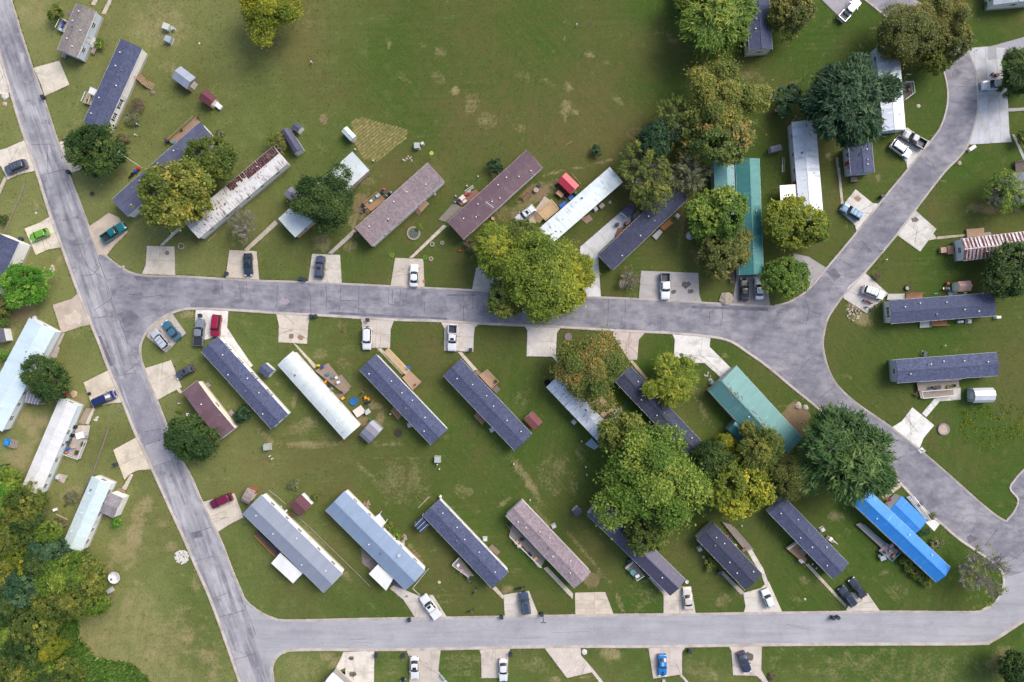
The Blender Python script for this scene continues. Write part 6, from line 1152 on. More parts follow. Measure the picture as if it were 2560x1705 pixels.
prop('utility_trailer', 'trailer', '12:425,235', 'small red open trailer with a tan load below the red shed', [('bed', paint('#8f3d3d'), MB().box(0, 0, .5, 1.7, 1.1, .1)), ('side', paint('#8f3d3d'), MB().box(0, .53, .7, 1.7, .05, .35)), ('side', paint('#8f3d3d'), MB().box(0, -.53, .7, 1.7, .05, .35)), ('load', wood('#cfa884'), MB().box(0, 0, .62, 1.5, .9, .14)), ('tow_bar', STEEL, MB().tube((.85, 0, .45), (1.6, 0, .4), .04)), ('wheel', TYRE, MB().tube((0, -.7, .28), (0, -.58, .28), .28, .28, 14)), ('wheel', TYRE, MB().tube((0, .58, .28), (0, .7, .28), .28, .28, 14))], -40, 0)
prop('pallet', 'pallet', '12:478,255', 'dark slatted pallet leaning by the red shed', [('slat', wood('#3f3b42'), MB().box(0, -.5 + i * .17, .13, 1.3, .1, .03)) for i in range(7)] + [('bearer', wood('#3a363c'), MB().box(x, 0, .06, .1, 1.15, .1)) for x in (-.55, 0, .55)], 30, 0)
pool('12:530,265', 'round blue tub below the red shed', '#1f6fb8', .62); tote('12:450,332', 'blue tarpaulin bundle by the new deck', '#1a58b5', 35, 0, 1.7, .8, .5); barrel('12:565,226', 'green drum right of the red shed corner', '#2e6b3c', .33); table('12:797,343', 'weathered little table beside the white coated roof', '#8f877f', .55, 40, 0, True)
tote('12:1015,485', 'pink and blue toy heap on the black-roof deck', '#b0446f', 30, .62, .8, .5, .35); chair('12:1000,515', 'dark chair on the brown slatted deck', '#54392c', 210, .6); tote('12:1095,432', 'teal mat-covered box on the grey deck corner', '#4c7f7a', 40, .6, .9, .5, .25)
tote('03:75,985', 'weathered wooden crate left of the great dark tree', '#8f8580', 30, 0, 1.0, .7, .3); tote('03:875,555', 'blue plastic slide behind the silver-white roof', '#2f7fae', 20, 0, .9, .3, .5); chair('03:1240,775', 'dark patio chair on the white-railed deck', '#1d1c22', 90, .8); table('03:1250,805', 'dark round table on the white-railed deck', '#3a2f33', .42, 0, .8); tote('03:2030,672', 'red tool box on the concrete lot near the lumber truck', '#6f2a35', 10, .06); tote('03:1995,660', 'small dark red crate on the concrete lot', '#5a2430', 50, .06, .5, .4, .3)
prop('kayak', 'kayak', '13:1705,1115', 'green and white kayak behind the cream-ended navy home', [('hull', paint('#b9cdb0', .3), MB().lathe(0, 0, [(.02, 0), (.3, .1), (.36, .25), (.3, .38), (.1, .42)], 18)), ('cockpit', BLACK, MB().lathe(0, 0, [(.14, .42), (.2, .42), (.18, .46), (.14, .46)], 14))], 0, 0)
_k = bpy.data.objects[-1] if 0 else None
for o in COL.objects:
    if o.name.startswith('kayak'): o.scale = (4.2, 1.1, 1.0)
pool('13:1630,1122', 'round blue paddling pool behind the cream-ended navy home', '#7f9cc4', .75); tote('13:1490,1120', 'teal toy scooter box behind the brown stair deck', '#3f9a8e', 10, 0, 1.1, .3, .3); tote('13:1610,1105', 'red plastic toy beside the paddling pool', '#b8242c', 10, 0, .6, .4, .35); barrel('13:1582,1030', 'red and white drum in front of the tan-roofed shed', '#a8323c', .3); grill('13:1570,1076', 'grey grill in front of the tan-roofed shed', '#5f5f68')
bike('13:882,1192', 'red motorcycle on the pad beside the white wagon', '#b8142c', -25, True, .06); bike('13:890,1252', 'grey child scooter on the pad below the red motorcycle', '#7f8290', -30, False, .06); bike('13:930,1238', 'black child bike at the corner of the motorcycle pad', '#2a2b33', 40, False, .06); bike('32:70,725', 'black motorcycle above the blue-grey wagon', '#20242c', 10, True); bike('20:55,1145', 'black motorcycle at the left edge of the wood', '#1f2025', 10, True); bike('10:1190,62', 'black quad-like motorcycle beside the slate-blue roof', '#17181d', 50, True)
barrel('10:1222,35', 'blue drum beside the slate-blue roof', '#2348b0', .3); barrel('10:1242,14', 'red drum beside the slate-blue roof', '#b31f1f', .3)
prop('propane_tank', 'propane tank', '13:1700,1370', 'grey propane cylinder lying below the cream-ended navy home', [('cylinder', paint('#b9bcc2', .3), MB().tube((-.6, 0, .42), (.6, 0, .42), .3, .3, 14)), ('foot', STEEL, MB().box(-.35, 0, .07, .1, .5, .14)), ('foot', STEEL, MB().box(.35, 0, .07, .1, .5, .14)), ('valve', STEEL, MB().cyl(0, 0, .7, .85, .1, .08, 8))], 5, 0, 'propane tanks')
prop('propane_tank', 'propane tank', '21:1645,1425', 'white propane cylinder behind the navy home with panels', [('cylinder', WHITE, MB().lathe(0, 0, [(.25, 0), (.28, .2), (.28, 1.0), (.16, 1.2)], 14)), ('valve', STEEL, MB().cyl(0, 0, 1.2, 1.32, .07, .06, 8))], 0, 0, 'propane tanks')
for s, l, c, z in [('13:1545,735', 'tan wooden crate left of the rust striped roof', '#a9866f', 0), ('13:1605,735', 'brown wooden hutch at the end of the rust striped roof', '#9a6f58', 0)]: tote(s, l, c, 5, z, 1.3, 1.8 if 'hutch' in l else 1.2, .8)
for s, l, c, rt in [('23:1440,462', 'grey garden chair on the plank deck', '#5d5d66', 200), ('23:1655,440', 'dark garden chair at the right end of the plank deck', '#33333b', 0)]: chair(s, l, c, rt, .8)
table('23:1505,455', 'round black table on the plank deck', '#2a2a30', .5, 0, .8); ring('23:1580,450', 4, 'yellow flower pot on the plank deck', '#8f8a3a', '#7a8a35', 8, 'planter', 'planter', .35)
bpy.data.objects[[o.name for o in COL.objects if o.get('label') == 'yellow flower pot on the plank deck'][0]].location.z = .8
mower('20:580,515', 'red riding mower beside the dense round tree', '#b3281f', 60); mower('21:990,570', 'orange-yellow riding mower near the rust-blotched roof', '#e09a1f', 110); pool('21:872,582', 'bright blue paddling pool near the orange mower', '#1f6fcf', .8); tote('21:775,555', 'yellow toy chest at the foot of the toy-covered deck', '#d8a648', 40, 0, .9, .7, .6); bike('21:948,505', 'purple tricycle above the orange mower', '#5a2f4a', 50)
for s, l, c, rt, f in [('21:590,280', 'blue toy box at the top of the toy-covered deck', '#1f3f9a', 35, tote), ('21:555,262', 'yellow bucket at the top of the toy-covered deck', '#c9b018', 0, tote), ('21:635,345', 'small blue stool on the toy-covered deck', '#2f6fc0', 10, tote), ('21:685,370', 'teal toy slide on the toy-covered deck', '#3a7f7a', 30, tote), ('21:620,410', 'orange toy truck on the toy-covered deck', '#c9822f', 60, tote), ('21:720,370', 'white plastic chair on the toy-covered deck, upper', '#d5d8dc', 130, chair), ('21:740,410', 'white patio set on the toy-covered deck, middle', '#c6cbd2', 20, chair), ('21:680,470', 'grey stroller on the toy-covered deck', '#8a8f9c', 200, chair), ('21:760,500', 'dark lounge chair at the end of the toy-covered deck', '#2f3036', 130, chair), ('21:650,440', 'black toy box by the wall of the rust-blotched roof', '#23252b', 40, tote)]: f(s, l, c, rt, .5)
table('21:925,668', 'square white-topped work table near the grey gambrel shed', '#cdc5bc', 1.1, 35, 0, True); table('21:1000,672', 'narrow grey bench right of the white-topped work table', '#b4b6b6', .6, 35, 0, True); barrel('21:1025,738', 'green drum at the grey gambrel shed', '#2f7f3f', .25); barrel('21:1362,282', 'blue drum beside the long pale ramp', '#2a63b0', .42)
barrel('21:1418,432', 'brown pot on the tan deck', '#7d4a38', .22, .4, .8); tote('21:2140,400', 'black planter box on the square tan deck', '#2b2b30', 40, .8, .7, .7, .4)
tote('22:690,545', 'pale blue bench by the streaked roof', '#8fb4c4', 35, .6, 1.3, .5, .4); tote('22:675,568', 'black grill box by the streaked roof wall', '#1f2026', 130, .6, 1.0, .6, .5); tote('22:862,705', 'dark brown couch on the tan rendered deck', '#4b3638', 40, .6, 1.6, .7, .5)
grill('20:685,805', 'black grill on the concrete patio square, upper', rot=70); grill('20:660,880', 'black grill on the concrete patio square, lower', rot=60); table('20:730,882', 'white folding table on the concrete patio square', '#e3e4e4', .85, 15, .06, True); chair('20:785,895', 'grey chair at the edge of the concrete patio square', '#8f9098', 180, .06)
for s, l, c, f, rt in [('20:625,940', 'dark chair on the cluttered railed deck', '#3a4552', chair, 20), ('20:622,1000', 'blue cushion chair on the cluttered railed deck', '#1f55a8', chair, 50), ('20:600,1035', 'orange toy heap on the cluttered railed deck', '#b8745a', tote, 30), ('20:745,960', 'dark flower trough along the deck rail, upper', '#5a3a38', tote, 70), ('20:690,1035', 'dark flower trough along the deck rail, lower', '#3a3f48', tote, 70), ('20:665,985', 'tan low table on the cluttered railed deck', '#b3a193', tote, 15)]: f(s, l, c, rt, .6)
prop('play_frame', 'play frame', '20:110,950', 'slatted cot frame half covered by a blue tarpaulin', [('tarp', noisy('tarp', '#1f6fb5', '#3a8fd0', 2, .4), MB().box(-.65, 0, .62, 1.3, 1.6, .5, tp=.85)), ('base', wood('#9a938c'), MB().box(.5, 0, .1, 1.6, 1.5, .1))] + [('slat', wood('#b5aaa2'), MB().box(.2 + i * .32, 0, .5, .1, 1.5, .7)) for i in range(4)] + [('rail', wood('#a89d95'), MB().box(.6, y, .85, 1.5, .08, .08)) for y in (-.75, .75)], -15, 0)
prop('loose_wheel', 'wheel', '20:800,515', 'white wheel lying on the minivan pad', [('tread', TYRE, MB().lathe(0, 0, [(.3, .06), (.38, .08), (.38, .2), (.3, .22)], 16)), ('rim', WHITE, MB().cyl(0, 0, .07, .2, .29, .27, 14))], 0, 0); table('20:1690,698', 'low white bench on the lawn left of the plum roof', '#d9d9d6', .4, 0, 0, True)
chair('20:150,1280', 'white garden chair at the edge of the wood', '#e0e0de', 60); chair('20:175,1305', 'second white garden chair at the edge of the wood', '#d8d8d6', 190); tote('20:350,1490', 'white lattice panel box at the foot of the scuffed white roof', '#d9dcde', 65, 0, 2.0, .7, .3); tote('20:590,1505', 'red flower tub in the vegetable bed', '#b3241f', 0, 0, .4, .4, .3); chair('20:510,1540', 'white plastic seat beside the vegetable bed', '#dcdcda', 20)
tote('20:412,135', 'pale blue recycling box on the grey patio', '#6f9cc9', 10, .06, .7, .5, .4); tote('00:560,240', 'blue and white pool toys on the small white-railed deck', '#2f4fb0', 60, .7, .9, .6, .4); tote('00:578,205', 'deep blue storage tub on the small white-railed deck', '#1f3a8f', 60, .7, .6, .5, .4); tote('00:548,268', 'pale blue tub on the small white-railed deck', '#9fc4d8', 60, .7, .6, .5, .3); tote('00:790,900', 'orange pot box on the little railed deck', '#b86a48', 60, .7, .6, .4, .3); tote('00:815,860', 'grey box on the little railed deck', '#8d9aa8', 60, .7, .5, .4, .4)
tote('00:1950,945', 'white chest on the step of the maroon-roofed shed', '#dcdedd', -40, 0, 2.0, 1.0, .7); barrel('00:1768,1050', 'dark red pot at the top of the narrow timber deck', '#6a2f34', .22, .5, .7); barrel('00:1622,1162', 'dark pot midway along the narrow timber deck', '#4a2a2c', .22, .5, .7); tote('00:1560,1272', 'teal crate at the lower end of the narrow timber deck', '#4a7a80', 35, .7, .7, .6, .4); tote('00:850,455', 'grey slatted wood rack beside the pale blue wall', '#a59a8c', 65, 0, 1.5, .9, .6)
def dish(s, label, r=.45, z=0, rot=0, h=.9):
    return prop('satellite_dish', 'satellite dish', s, label, [('base', STEEL, MB().cyl(0, 0, 0, h * .75, .05 + r * .06, .05 + r * .05, 8)), ('reflector', paint((.72, .73, .74), .4), MB().lathe(0, 0, [(r * .12, h * .72), (r * .6, h * .82), (r, h), (r * .97, h + .03), (r * .6, h * .86), (r * .1, h * .77)], 22)), ('feed_arm', STEEL, MB().tube((r * .9, 0, h), (0, 0, h + r * .8), .025).tube((-r * .5, r * .8, h), (0, 0, h + r * .8), .025)), ('feed_horn', paint('#6f737a'), MB().box(0, 0, h + r * .8, r * .35, r * .35, .1))], rot, z, 'satellite dishes', z + h)
dish('30:1015,640', 'big white satellite dish at the edge of the wood', 1.25, 0, 0, 2.0); dish('10:310,1337', 'small white satellite dish at the end of the long pale blue roof', .5); dish('20:62,245', 'small white dish left of the long pale blue roof', .5); dish('32:1560,675', 'small white dish at the end of the smooth navy roof', .4); dish('31:1275,440', 'round chimney cowl dish on the blue-grey metal roof', .35, 3.45, 0, .5)
cabinet('30:992,745', 'grey motor housing beside the big satellite dish', .9, .8, .8, '#a9abb5', 30); tote('30:500,270', 'cut tan tree stump at the edge of the wood', '#c9a27a', 0, 0, 1, 1, .5)
prop('raised_bed', 'garden bed', '30:540,125', 'timber-edged vegetable bed beside the white ridged roof', [('edge', wood('#bdb4a2'), MB().box(0, .75, .1, 2.6, .14, .2)), ('edge', wood('#bdb4a2'), MB().box(0, -.75, .1, 2.6, .14, .2)), ('soil', noisy('bed_soil', '#6d5a3c', '#7f7a48', 3, .95), MB().box(0, 0, .06, 2.6, 1.4, .12))] + [('plant', leafmat(*PAL['mid']), MB().lathe(-1 + i * .5, (i % 2) * .4 - .2, [(.05, .1), (.25, .25), (.2, .45), (.05, .55)], 7)) for i in range(5)], -25, 0)
for s, l, rt, c in [('31:1805,520', 'white plastic chair on the clutter deck of the panel home', 40, '#d0d0d6'), ('31:1835,570', 'pink toy seat on the clutter deck of the panel home', 10, '#b58fae')]: chair(s, l, c, rt, .7)
bike('31:1880,632', 'white bicycle at the corner of the clutter deck, upper', '#d5d6d8', -40); bike('31:1897,652', 'white bicycle at the corner of the clutter deck, lower', '#c9cacf', -50); bike('31:1950,752', 'blue bicycle standing on the lawn above the bottom street', '#2a63b8', 60); grill('31:1315,1535', 'black grill at the bottom edge left of the sunroof sedan', rot=20); tote('31:300,95', 'red slatted bench behind the wide grey metal roof', '#8f3a2f', 35, 0, 1.3, 1.0, .45); tote('31:270,42', 'white box behind the wide grey metal roof', '#dcdedf', 35, 0, .7, .4, .4); tote('31:920,920', 'dark litter box on the lawn above the bottom street', '#4a4a44', 60, 0, .3, .2, .15)
bike('31:1910,925', 'fallen black bicycle on the lawn above the bottom street', '#26262c', 20)
prop('sign_board', 'sign', '31:1668,1520', 'pale green banner board on the walk at the bottom', [('panel', paint('#a9c4b8'), MB().box(0, 0, .55, 1.6, .05, .8)), ('leg', STEEL, MB().box(-.7, 0, .3, .05, .3, .6)), ('leg', STEEL, MB().box(.7, 0, .3, .05, .3, .6)), ('stripe', paint('#4f8f9a'), MB().box(0, .035, .6, 1.3, .02, .3))], -50, 0)
# street lamp: pole with a short cross arm, its top leaning outward in the view
prop('street_lamp', 'street lamp', '32:272,965', 'black street lamp post with three small heads on the bottom street', [('pole', BLACK, MB().cyl(0, 0, 0, 4.4, .09, .06, 10)), ('base', BLACK, MB().cyl(0, 0, 0, .4, .2, .12, 10)), ('cross_arm', BLACK, MB().box(0, 0, 4.4, 1.15, .1, .1))] + [('lamp_head', paint('#3a3a42', .3), MB().box(x, 0, 4.5, .3, .34, .16, tp=.7), ('lens', paint('#c9c9cf', .2), MB().box(x, 0, 4.595, .14, .16, .03))) for x in (-.42, 0, .42)], 0, 0)
prop('mailbox', 'mailbox', '23:1365,1017', 'white mailbox on a slab at the corner of the bright pad', [('slab', concrete('#d5d4cf'), MB().box(0, 0, .04, 1.1, .9, .08)), ('post', BLACK, MB().box(0, 0, .5, .1, .1, 1.0)), ('box', paint('#c9c9c6'), MB().box(0, 0, 1.12, .5, .22, .26)), ('flag', TAIL, MB().box(.1, .13, 1.2, .05, .02, .2))], 40, 0)
for s, l, c, f, rt, z in [('31:2270,175', 'dark cushion chair on the long cluttered porch, upper', '#3a3f48', chair, 40, .6), ('32:40,320', 'tan crate on the long cluttered porch', '#b89a7d', tote, 40, .6), ('32:90,293', 'black box on the long cluttered porch', '#26262c', tote, 10, .6), ('32:160,425', 'black couch on the long cluttered porch', '#2f2a35', tote, -48, .6), ('32:208,465', 'tan cardboard sheet box on the long cluttered porch', '#c49a68', tote, 40, .6), ('32:120,385', 'maroon rug roll on the long cluttered porch', '#5f3a40', tote, -48, .6), ('32:65,350', 'pale cushion box on the long cluttered porch', '#c9b0a0', tote, 40, .6),
    ('32:1115,617', 'white cooler on the small railed deck', '#e2e3e3', tote, 30, .7), ('32:1850,205', 'blue bucket on the long grey plank deck', '#2f6fb8', tote, 0, .6), ('32:1910,270', 'red toy on the long grey plank deck', '#c42238', tote, 30, .6), ('32:1930,288', 'dark blue toy on the long grey plank deck', '#2a3a9a', tote, 30, .6), ('32:1985,345', 'tan chair near the steps of the long grey plank deck', '#b8987d', chair, 60, .6), ('32:2062,385', 'brown box at the end of the long grey plank deck', '#7d5f4c', tote, 30, .6)]: f(s, l, c, rt, z)
table('32:1072,580', 'teal glass table on the small railed deck', '#4f8a8d', .6, 0, .7); grill('32:1040,483', 'black smoker grill behind the small railed deck', rot=30) if 0 else None; tote('32:1702,450', 'brown stump box beside the eave bush', '#7d6658', 20, 0, .8, .7, .4); tote('32:1350,1552', 'grey meter box at the end of the blue coupe pad', '#b0a9a4', 0, 0, .7, .5, .3)
for s, l, c, f, rt, z in [('33:300,385', 'teal round seat on the tan deck', '#3fa08f', tote, 0, .7), ('33:285,485', 'white bench at the rail of the tan deck', '#e0e0dd', tote, -45, .7), ('33:345,445', 'brown planter on the tan deck', '#5f3a2c', tote, 45, .7), ('33:1090,350', 'pink box on the blue-railed landing', '#b08f94', tote, 30, .7), ('33:1080,395', 'grey chair on the blue-railed landing', '#9a9299', chair, 100, .7), ('33:1040,405', 'brown chair on the blue-railed landing', '#7d5f58', chair, 10, .7), ('33:1110,440', 'rusty tub on the blue-railed landing', '#8a5f4c', tote, 50, .7), ('33:550,290', 'white box on the short wooden step', '#dcdcd8', tote, 50, .5)]: f(s, l, c, rt, z)
grill('33:400,525', 'long black grill against the tan-deck navy home', rot=-45); chair('33:1000,400', 'grey wire chair below the blue-railed landing, upper', '#9aa2a8', 40); chair('33:985,440', 'grey wire chair below the blue-railed landing, lower', '#8f979d', 80); table('33:1010,455', 'grey lattice table below the blue-railed landing', '#a4abb0', .6, 20, 0, True)
chair('23:1060,1445', 'red garden chair by the white-framed porch', '#b3243f', 120); table('23:1340,1490', 'dark potting table by the railed walkway', '#4a4f5c', .5, 40, 0, True); prop('trellis', 'trellis', '23:1290,1460', 'white lattice trellis beside the railed walkway', [('rail', WHITE, MB().box(0, y, .75, 1.8, .05, .05)) for y in (-.4, 0, .4)] + [('bar', WHITE, MB().box(-.8 + i * .4, 0, .75, .05, .85, .05)) for i in range(5)] + [('leg', WHITE, MB().box(x, 0, .375, .06, .06, .75)) for x in (-.85, .85)], -40, 0)
shrub('33:1470,80', 9, 'grey', 'weedy flower strip at the end of the railed walkway', .7, 'thin'); shrub('33:40,1520', 10, 'brown', 'pink flowering plant at the bottom left of the lower lawn', .8)
# long timbers lying in the grass, garden edgings
def timbers(s, label, c='#8f857a', r=.09, pitch=2.4, name='landscape_timber'):
    P = wp(s); c_ = P[0]; root = empty(name, (c_.x, c_.y, 0), 0, label, 'timber edging', 'timber edgings'); wm = wood(c)
    for a, b in zip(P, P[1:]):
        n = max(1, round((b - a).length / pitch))
        for i in range(n):
            u, v = a.lerp(b, i / n) - c_, a.lerp(b, (i + .97) / n) - c_; MB().tube((u.x, u.y, r), (v.x + R.uniform(-.05, .05), v.y + R.uniform(-.05, .05), r), r, r, 6).build('timber', wm, root)
timbers('20:972,812 935,930 870,1110 830,1220 730,1420', 'long line of old timbers in the grass left of the white ridged roof', '#857a6e', .16); timbers('10:225,135 195,230 110,420 35,585', 'line of weathered timbers above the lime hatchback', '#8d8174', .14); timbers('31:330,60 480,190 790,490 1020,720', 'grey edging running between the two grey metal roofs', '#8c857d'); timbers('21:110,1370 190,1430 270,1500', 'curved edging behind the wide grey metal roof', '#9a948c'); timbers('31:1540,555 1395,735 1460,795', 'white edging round the flower bed of the blue-grey roof', '#d0cdc8', .07); timbers('21:1545,1430 1440,1535', 'pale plank lying on the back lawn', '#c9b48f', .1, 4); timbers('12:530,50 615,150', 'pale plank lying right of the red shed', '#b8a078', .07, 3.5); timbers('10:1850,655 1930,580', 'thin pale plank on the lawn by the rusty roof', '#b8ab90', .05, 4); timbers('13:545,785 590,780', 'fallen branch on the lawn left of the street', '#6b5842', .06, 2); timbers('02:480,1290 540,1260', 'short yellow stake lying in the field', '#c9b23a', .04, 2)
# straw garden plot with ridged rows
def plot(s, label, n, rot, c1, c2):
    P = wp(s); c_ = sum(P, Vector((0, 0))) / len(P); q = [p - c_ for p in P]; root = empty('garden_plot', (c_.x, c_.y, 0), 0, label, 'garden plot'); d = Vector((math.cos(rot), math.sin(rot))); nn = Vector((-d.y, d.x)); mt = noisy('straw_soil', c1, c2, 1.6, .95, bump=.5)
    MB().prism(q, .002, .02).build('soil_bed', noisy('dry_plot', '#5c632a', '#7d7444', 1.6, .95), root); lo = min(p.dot(nn) for p in q); hi = max(p.dot(nn) for p in q)
    for i in range(n):
        v = lo + (hi - lo) * (i + .5) / n; g = clip(clip(q, Vector((0, 0)), nn, v - .25), Vector((0, 0)), -nn, -(v + .25))
        if len(g) < 3: continue
        us = [p.dot(d) for p in g]; a, b = min(us), max(us); k = max(3, int((b - a) / .5)); vs_ = []
        for j in range(k + 1):
            u = a + (b - a) * j / k; hh = R.uniform(-.02, .12); off = R.uniform(-.06, .06); w_ = R.uniform(.05, .2)
            for y, z in ((-w_, .015), (0, hh), (w_, .015)): p = d * u + nn * (v + y + off); vs_.append((p.x, p.y, z))
        MB().add(vs_, [(3 * j + t, 3 * j + 3 + t, 3 * j + 4 + t, 3 * j + 1 + t) for j in range(k) for t in (0, 1)]).build('furrow', mt, root)
plot('01:850,1080 950,1050 1350,1160 1330,1230 1100,1430 960,1420 880,1280', 'straw-coloured garden plot with rough diagonal rows', 17, math.radians(38), '#7d7448', '#a08d64')
# ------------------------------------------------------------------ extras on roofs
def find(lbl): return [o for o in COL.objects if o.get('label', '').startswith(lbl)][0]
rt_ = find('white metal roof streaked with rust'); ro_ = [c for c in rt_.children if c.name.startswith('roof')][0]
def panels(ro, x0, x1, side, mat, eave=3.05, rise=.62, n=8, frac=1.0, name='roof_sheet'):
    xs_ = [v.co.x for v in ro.data.vertices]; ys_ = [v.co.y for v in ro.data.vertices]; L2, w2 = max(xs_), max(ys_)
    for i in range(n):
        a = x0 + (x1 - x0) * i / n; b = x0 + (x1 - x0) * (i + 1) / n - .015 / L2; y0, y1 = side * w2 * .99, side * w2 * (1 - frac) + side * .14
        z = lambda y: eave + rise * (1 - abs(y) / w2) + .035
        f = (0, 1, 2, 3) if side > 0 else (3, 2, 1, 0)
        MB().add([(a * L2, y0, z(y0)), (a * L2, y1, z(y1)), (b * L2, y1, z(y1)), (b * L2, y0, z(y0))][::1], [f, f[::-1]]).build(name, mat, ro)
vv = Vector((math.cos(rt_.rotation_euler.z), math.sin(rt_.rotation_euler.z))); nw = Vector((-vv.y, vv.x)); sd = 1 if nw.y > 0 else -1
RUSTM = noisy('rusted_sheet', '#633436', '#7a4a47', .8, .7, stain='#b9aaa2', sscale=2.5, slo=.56, shi=.64)
for i in range(26):
    a0 = -.99 + i * 1.05 / 26; panels(ro_, a0 + .001, a0 + 1.05 / 26 - R.choice((.001, .002, .008)), sd, RUSTM, n=1, frac=1.0 if i < 17 else R.uniform(.45, 1.0))

rs_ = find('rust and silver striped'); rr_ = [c for c in rs_.children if c.name.startswith('roof')][0]
RED_ = noisy('rusted_sheet', '#7a3f3a', '#935a52', .8, .7, stain='#b9aeb0', sscale=1.5, slo=.55, shi=.66)
for side in (-1, 1):
    for i in range(22):
        a0 = -1 + i / 11; panels(rr_, a0 + .004, a0 + .05 + R.uniform(-.012, .012), side, RED_, 3.05, .8, 1)
for i in range(34):                                   # long rust streaks on the white sheets
    a0 = R.uniform(-.97, .95); panels(ro_, a0, a0 + R.uniform(.003, .009), -sd, RED_, n=1, frac=R.uniform(.15, .7))
# blown leaves lying on the wide teal roof
tl = find('wide teal metal roof'); tr_ = [c for c in tl.children if c.name.startswith('roof')][0]
xs_ = [v.co.x for v in tr_.data.vertices]; ys_ = [v.co.y for v in tr_.data.vertices]; L2, w2 = max(xs_), max(ys_); yr = -.2 * w2; m = MB()
for i in range(120):
    cx = R.choice((-.75, -.5, -.1, .2, .5, .85)) * L2 + R.gauss(0, .9); y = yr + R.gauss(0, .35) + R.choice((0, 0, .5)); z = 3.05 + 1.0 * (1 - (y - yr) / (w2 - yr) if y > yr else 1 - (yr - y) / (w2 + yr)) + .06
    if abs(cx) < L2: m.box(cx, y, z, R.uniform(.1, .3), R.uniform(.1, .22), .03, R.uniform(0, 3))
tag(m.build('leaf_litter', noisy('dead_leaves', '#6b4a38', '#8a6a50', 3, .9), tr_), kind='stuff')
# ------------------------------------------------------------------ grass tufts, ground cover, wild flowers (uncountable)
GX, GY = np.meshgrid(np.arange(-112, 112, .3), np.arange(-76, 76, .3)); OCC = np.zeros(GX.shape, bool)
def burn(poly):
    xs = np.array([p[0] for p in poly]); ys = np.array([p[1] for p in poly]); x0, x1, y0, y1 = xs.min(), xs.max(), ys.min(), ys.max()
    i0, i1 = max(0, int((x0 + 112) / .3) - 1), min(GX.shape[1], int((x1 + 112) / .3) + 2); j0_, j1 = max(0, int((y0 + 76) / .3) - 1), min(GX.shape[0], int((y1 + 76) / .3) + 2)
    if i1 <= i0 or j1 <= j0_: return
    X = GX[j0_:j1, i0:i1]; Y = GY[j0_:j1, i0:i1]; ins = np.zeros(X.shape, bool); n = len(xs)
    for k in range(n):
        xa, ya, xb, yb = xs[k], ys[k], xs[k - 1], ys[k - 1]
        if ya == yb: continue
        ins ^= ((ya > Y) != (yb > Y)) & (X < (xb - xa) * (Y - ya) / (yb - ya) + xa)
    OCC[j0_:j1, i0:i1] |= ins
for p_ in (polyA, polyB, polyE): burn(p_)
for ln in PAVE.split('\n'): burn(wp(ln.split(';')[1]))
OCC0 = OCC.copy()
for k_ in (1, -1):
    OCC[1:-1] |= OCC[:-2] | OCC[2:]; OCC[:, 1:-1] |= OCC[:, :-2] | OCC[:, 2:]
def tufts(name, P, size, h, tints, mat, label, blades=3, seed=3):
    r = np.random.RandomState(seed); n = len(P); m = n * blades; q = np.repeat(P, blades, 0); a = r.rand(m) * 6.283; s = size * (.5 + r.rand(m)); hh = h * (.4 + r.rand(m)); off = r.randn(m, 2) * size * .5
    bx, by = q[:, 0] + off[:, 0], q[:, 1] + off[:, 1]; ca, sa = np.cos(a), np.sin(a)
    V = np.stack([np.stack([bx - ca * s * .3, by - sa * s * .3, np.full(m, .004)], -1), np.stack([bx + ca * s * .3, by + sa * s * .3, np.full(m, .004)], -1), np.stack([bx - sa * s * .8, by + ca * s * .8, hh], -1)], 1)
    me = bpy.data.meshes.new(name); me.vertices.add(3 * m); me.vertices.foreach_set('co', V.reshape(-1).astype(np.float32)); me.loops.add(3 * m); me.loops.foreach_set('vertex_index', np.arange(3 * m, dtype=np.int32)); me.polygons.add(m); me.polygons.foreach_set('loop_start', np.arange(0, 3 * m, 3, dtype=np.int32)); me.update()
    t = np.clip(np.repeat(tints, blades) + r.randn(m) * .12, 0, 1); sp = r.rand(m) ** 2
    for nm, arr in (('tint', t), ('speck', sp)):
        at = me.attributes.new(nm, 'FLOAT', 'POINT'); at.data.foreach_set('value', np.repeat(arr, 3).astype(np.float32))
    me.materials.append(mat); o = bpy.data.objects.new(name, me); COL.objects.link(o); return tag(o, label, None, None, 'stuff')
r_ = np.random.RandomState(17); n_ = 150000; P_ = np.stack([r_.uniform(-111, 111, n_), r_.uniform(-75, 75, n_)], -1)
occ = OCC[((P_[:, 1] + 76) / .3).astype(int), ((P_[:, 0] + 112) / .3).astype(int)]; P_ = P_[~occ]
gx, gy, gs, DR, LU, PA = DRYF; ii = ((P_[:, 0] - gx) / gs).astype(int); jj = ((P_[:, 1] - gy) / gs).astype(int)
keep = r_.rand(len(P_)) < .35 + .5 * vnoise(P_[:, 0], P_[:, 1], 3.0, 31); P_ = P_[keep]; ii = ii[keep]; jj = jj[keep]
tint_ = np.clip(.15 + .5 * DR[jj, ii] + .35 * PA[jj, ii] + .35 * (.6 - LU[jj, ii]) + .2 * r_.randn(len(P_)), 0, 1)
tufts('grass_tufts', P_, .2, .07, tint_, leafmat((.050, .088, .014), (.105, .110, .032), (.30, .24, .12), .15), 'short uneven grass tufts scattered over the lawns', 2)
ed = []
def along(path, lo, hi, step=.22, side=1, closed=False):
    n = len(path)
    for i in range(n if closed else n - 1):
        p, q = path[i], path[(i + 1) % n]; dd = q - p; L = dd.length
        if L < .01: continue
        nn = Vector((-dd.y, dd.x)) / L * side; k = max(1, int(L / step))
        for j in range(k):
            if R.random() < .75: x = p + dd * ((j + R.random()) / k) + nn * R.uniform(lo, hi); ed.append((x.x, x.y))
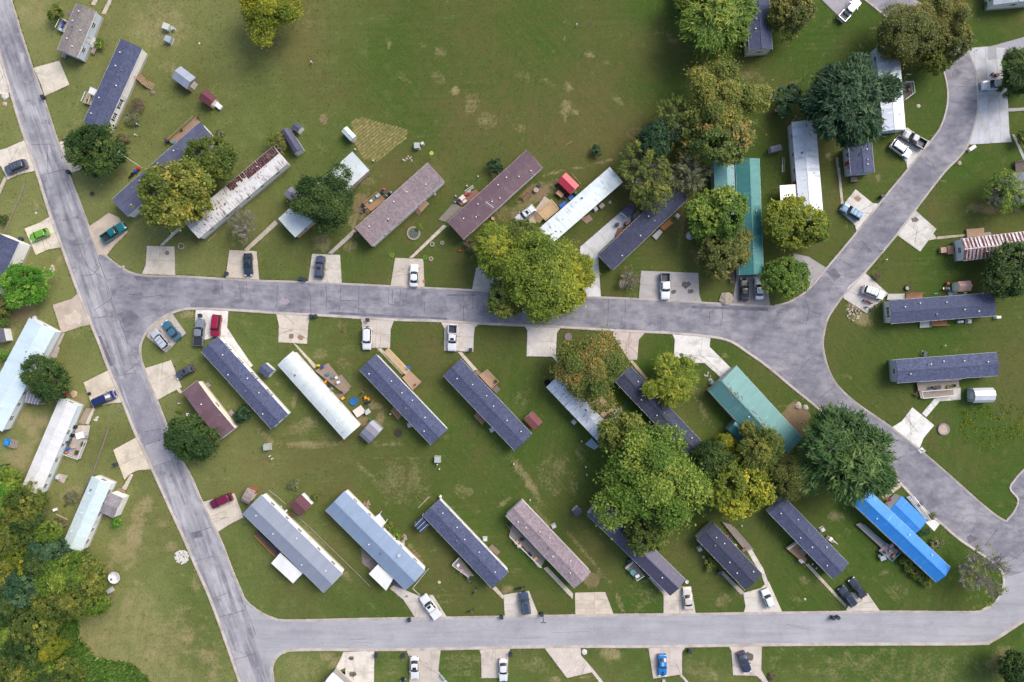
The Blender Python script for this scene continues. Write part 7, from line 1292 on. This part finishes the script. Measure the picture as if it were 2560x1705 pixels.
for ln in PAVE.split('\n'):
    pl = wp(ln.split(';')[1]); ar = sum(pl[i - 1].cross(pl[i]) for i in range(len(pl))); along(pl, .02, .2, .25, -1 if ar > 0 else 1, True)
for pth, sd_, cl in ((sAW, -1, False), (sAE, 1, False), (sCE, 1, False), (sSB, -1, True), (sES, -1, False)): along(pth, .24, .5, .2, sd_, cl)
ed = np.array(ed); ed = ed[(np.abs(ed[:, 0]) < 111) & (np.abs(ed[:, 1]) < 75)]; ed = ed[~OCC0[((ed[:, 1] + 76) / .3).astype(int), ((ed[:, 0] + 112) / .3).astype(int)]]
tufts('edge_grass', ed, .24, .12, np.clip(.35 + .35 * np.random.RandomState(3).randn(len(ed)), 0, 1), leafmat((.060, .088, .016), (.130, .118, .040), (.30, .22, .12), .15), 'ragged grass along kerbs and concrete edges', 3, 12)
def scatter(s, n, seed):
    poly = wp(s); r = random.Random(seed); xs = [p.x for p in poly]; ys = [p.y for p in poly]; out = []
    while len(out) < n:
        p = Vector((r.uniform(min(xs), max(xs)), r.uniform(min(ys), max(ys)))); c = False
        for k in range(len(poly)):
            a_, b_ = poly[k], poly[k - 1]
            if (a_.y > p.y) != (b_.y > p.y) and p.x < (b_.x - a_.x) * (p.y - a_.y) / (b_.y - a_.y) + a_.x: c = not c
        if c: out.append((p.x, p.y))
    return np.array(out)
cov = scatter('30:560,1000 690,1020 700,1180 780,1270 830,1350 1000,1385 1150,1410 1260,1470 1360,1640 -100,1640 -100,900', 9000, 4)
tufts('ground_cover', cov, .55, .5, np.random.RandomState(5).rand(len(cov)) * .8, leafmat(srgb('#4a7328'), srgb('#648738'), srgb('#8aa048'), .3), 'bright green vines and weeds at the edge of the wood', 4, 8)
yf = scatter('23:1700,680 2000,600 2281,640 2281,900 1900,1020 1750,960', 90, 6); yf = np.repeat(yf, 6, 0) + np.random.RandomState(2).randn(len(yf) * 6, 2) * .25
tufts('wild_flowers', yf, .22, .25, np.random.RandomState(5).rand(len(yf)), leafmat(srgb('#648424'), srgb('#829426'), srgb('#b0a424'), .2), 'yellow wild flowers in the lawn at the right edge', 3, 9)
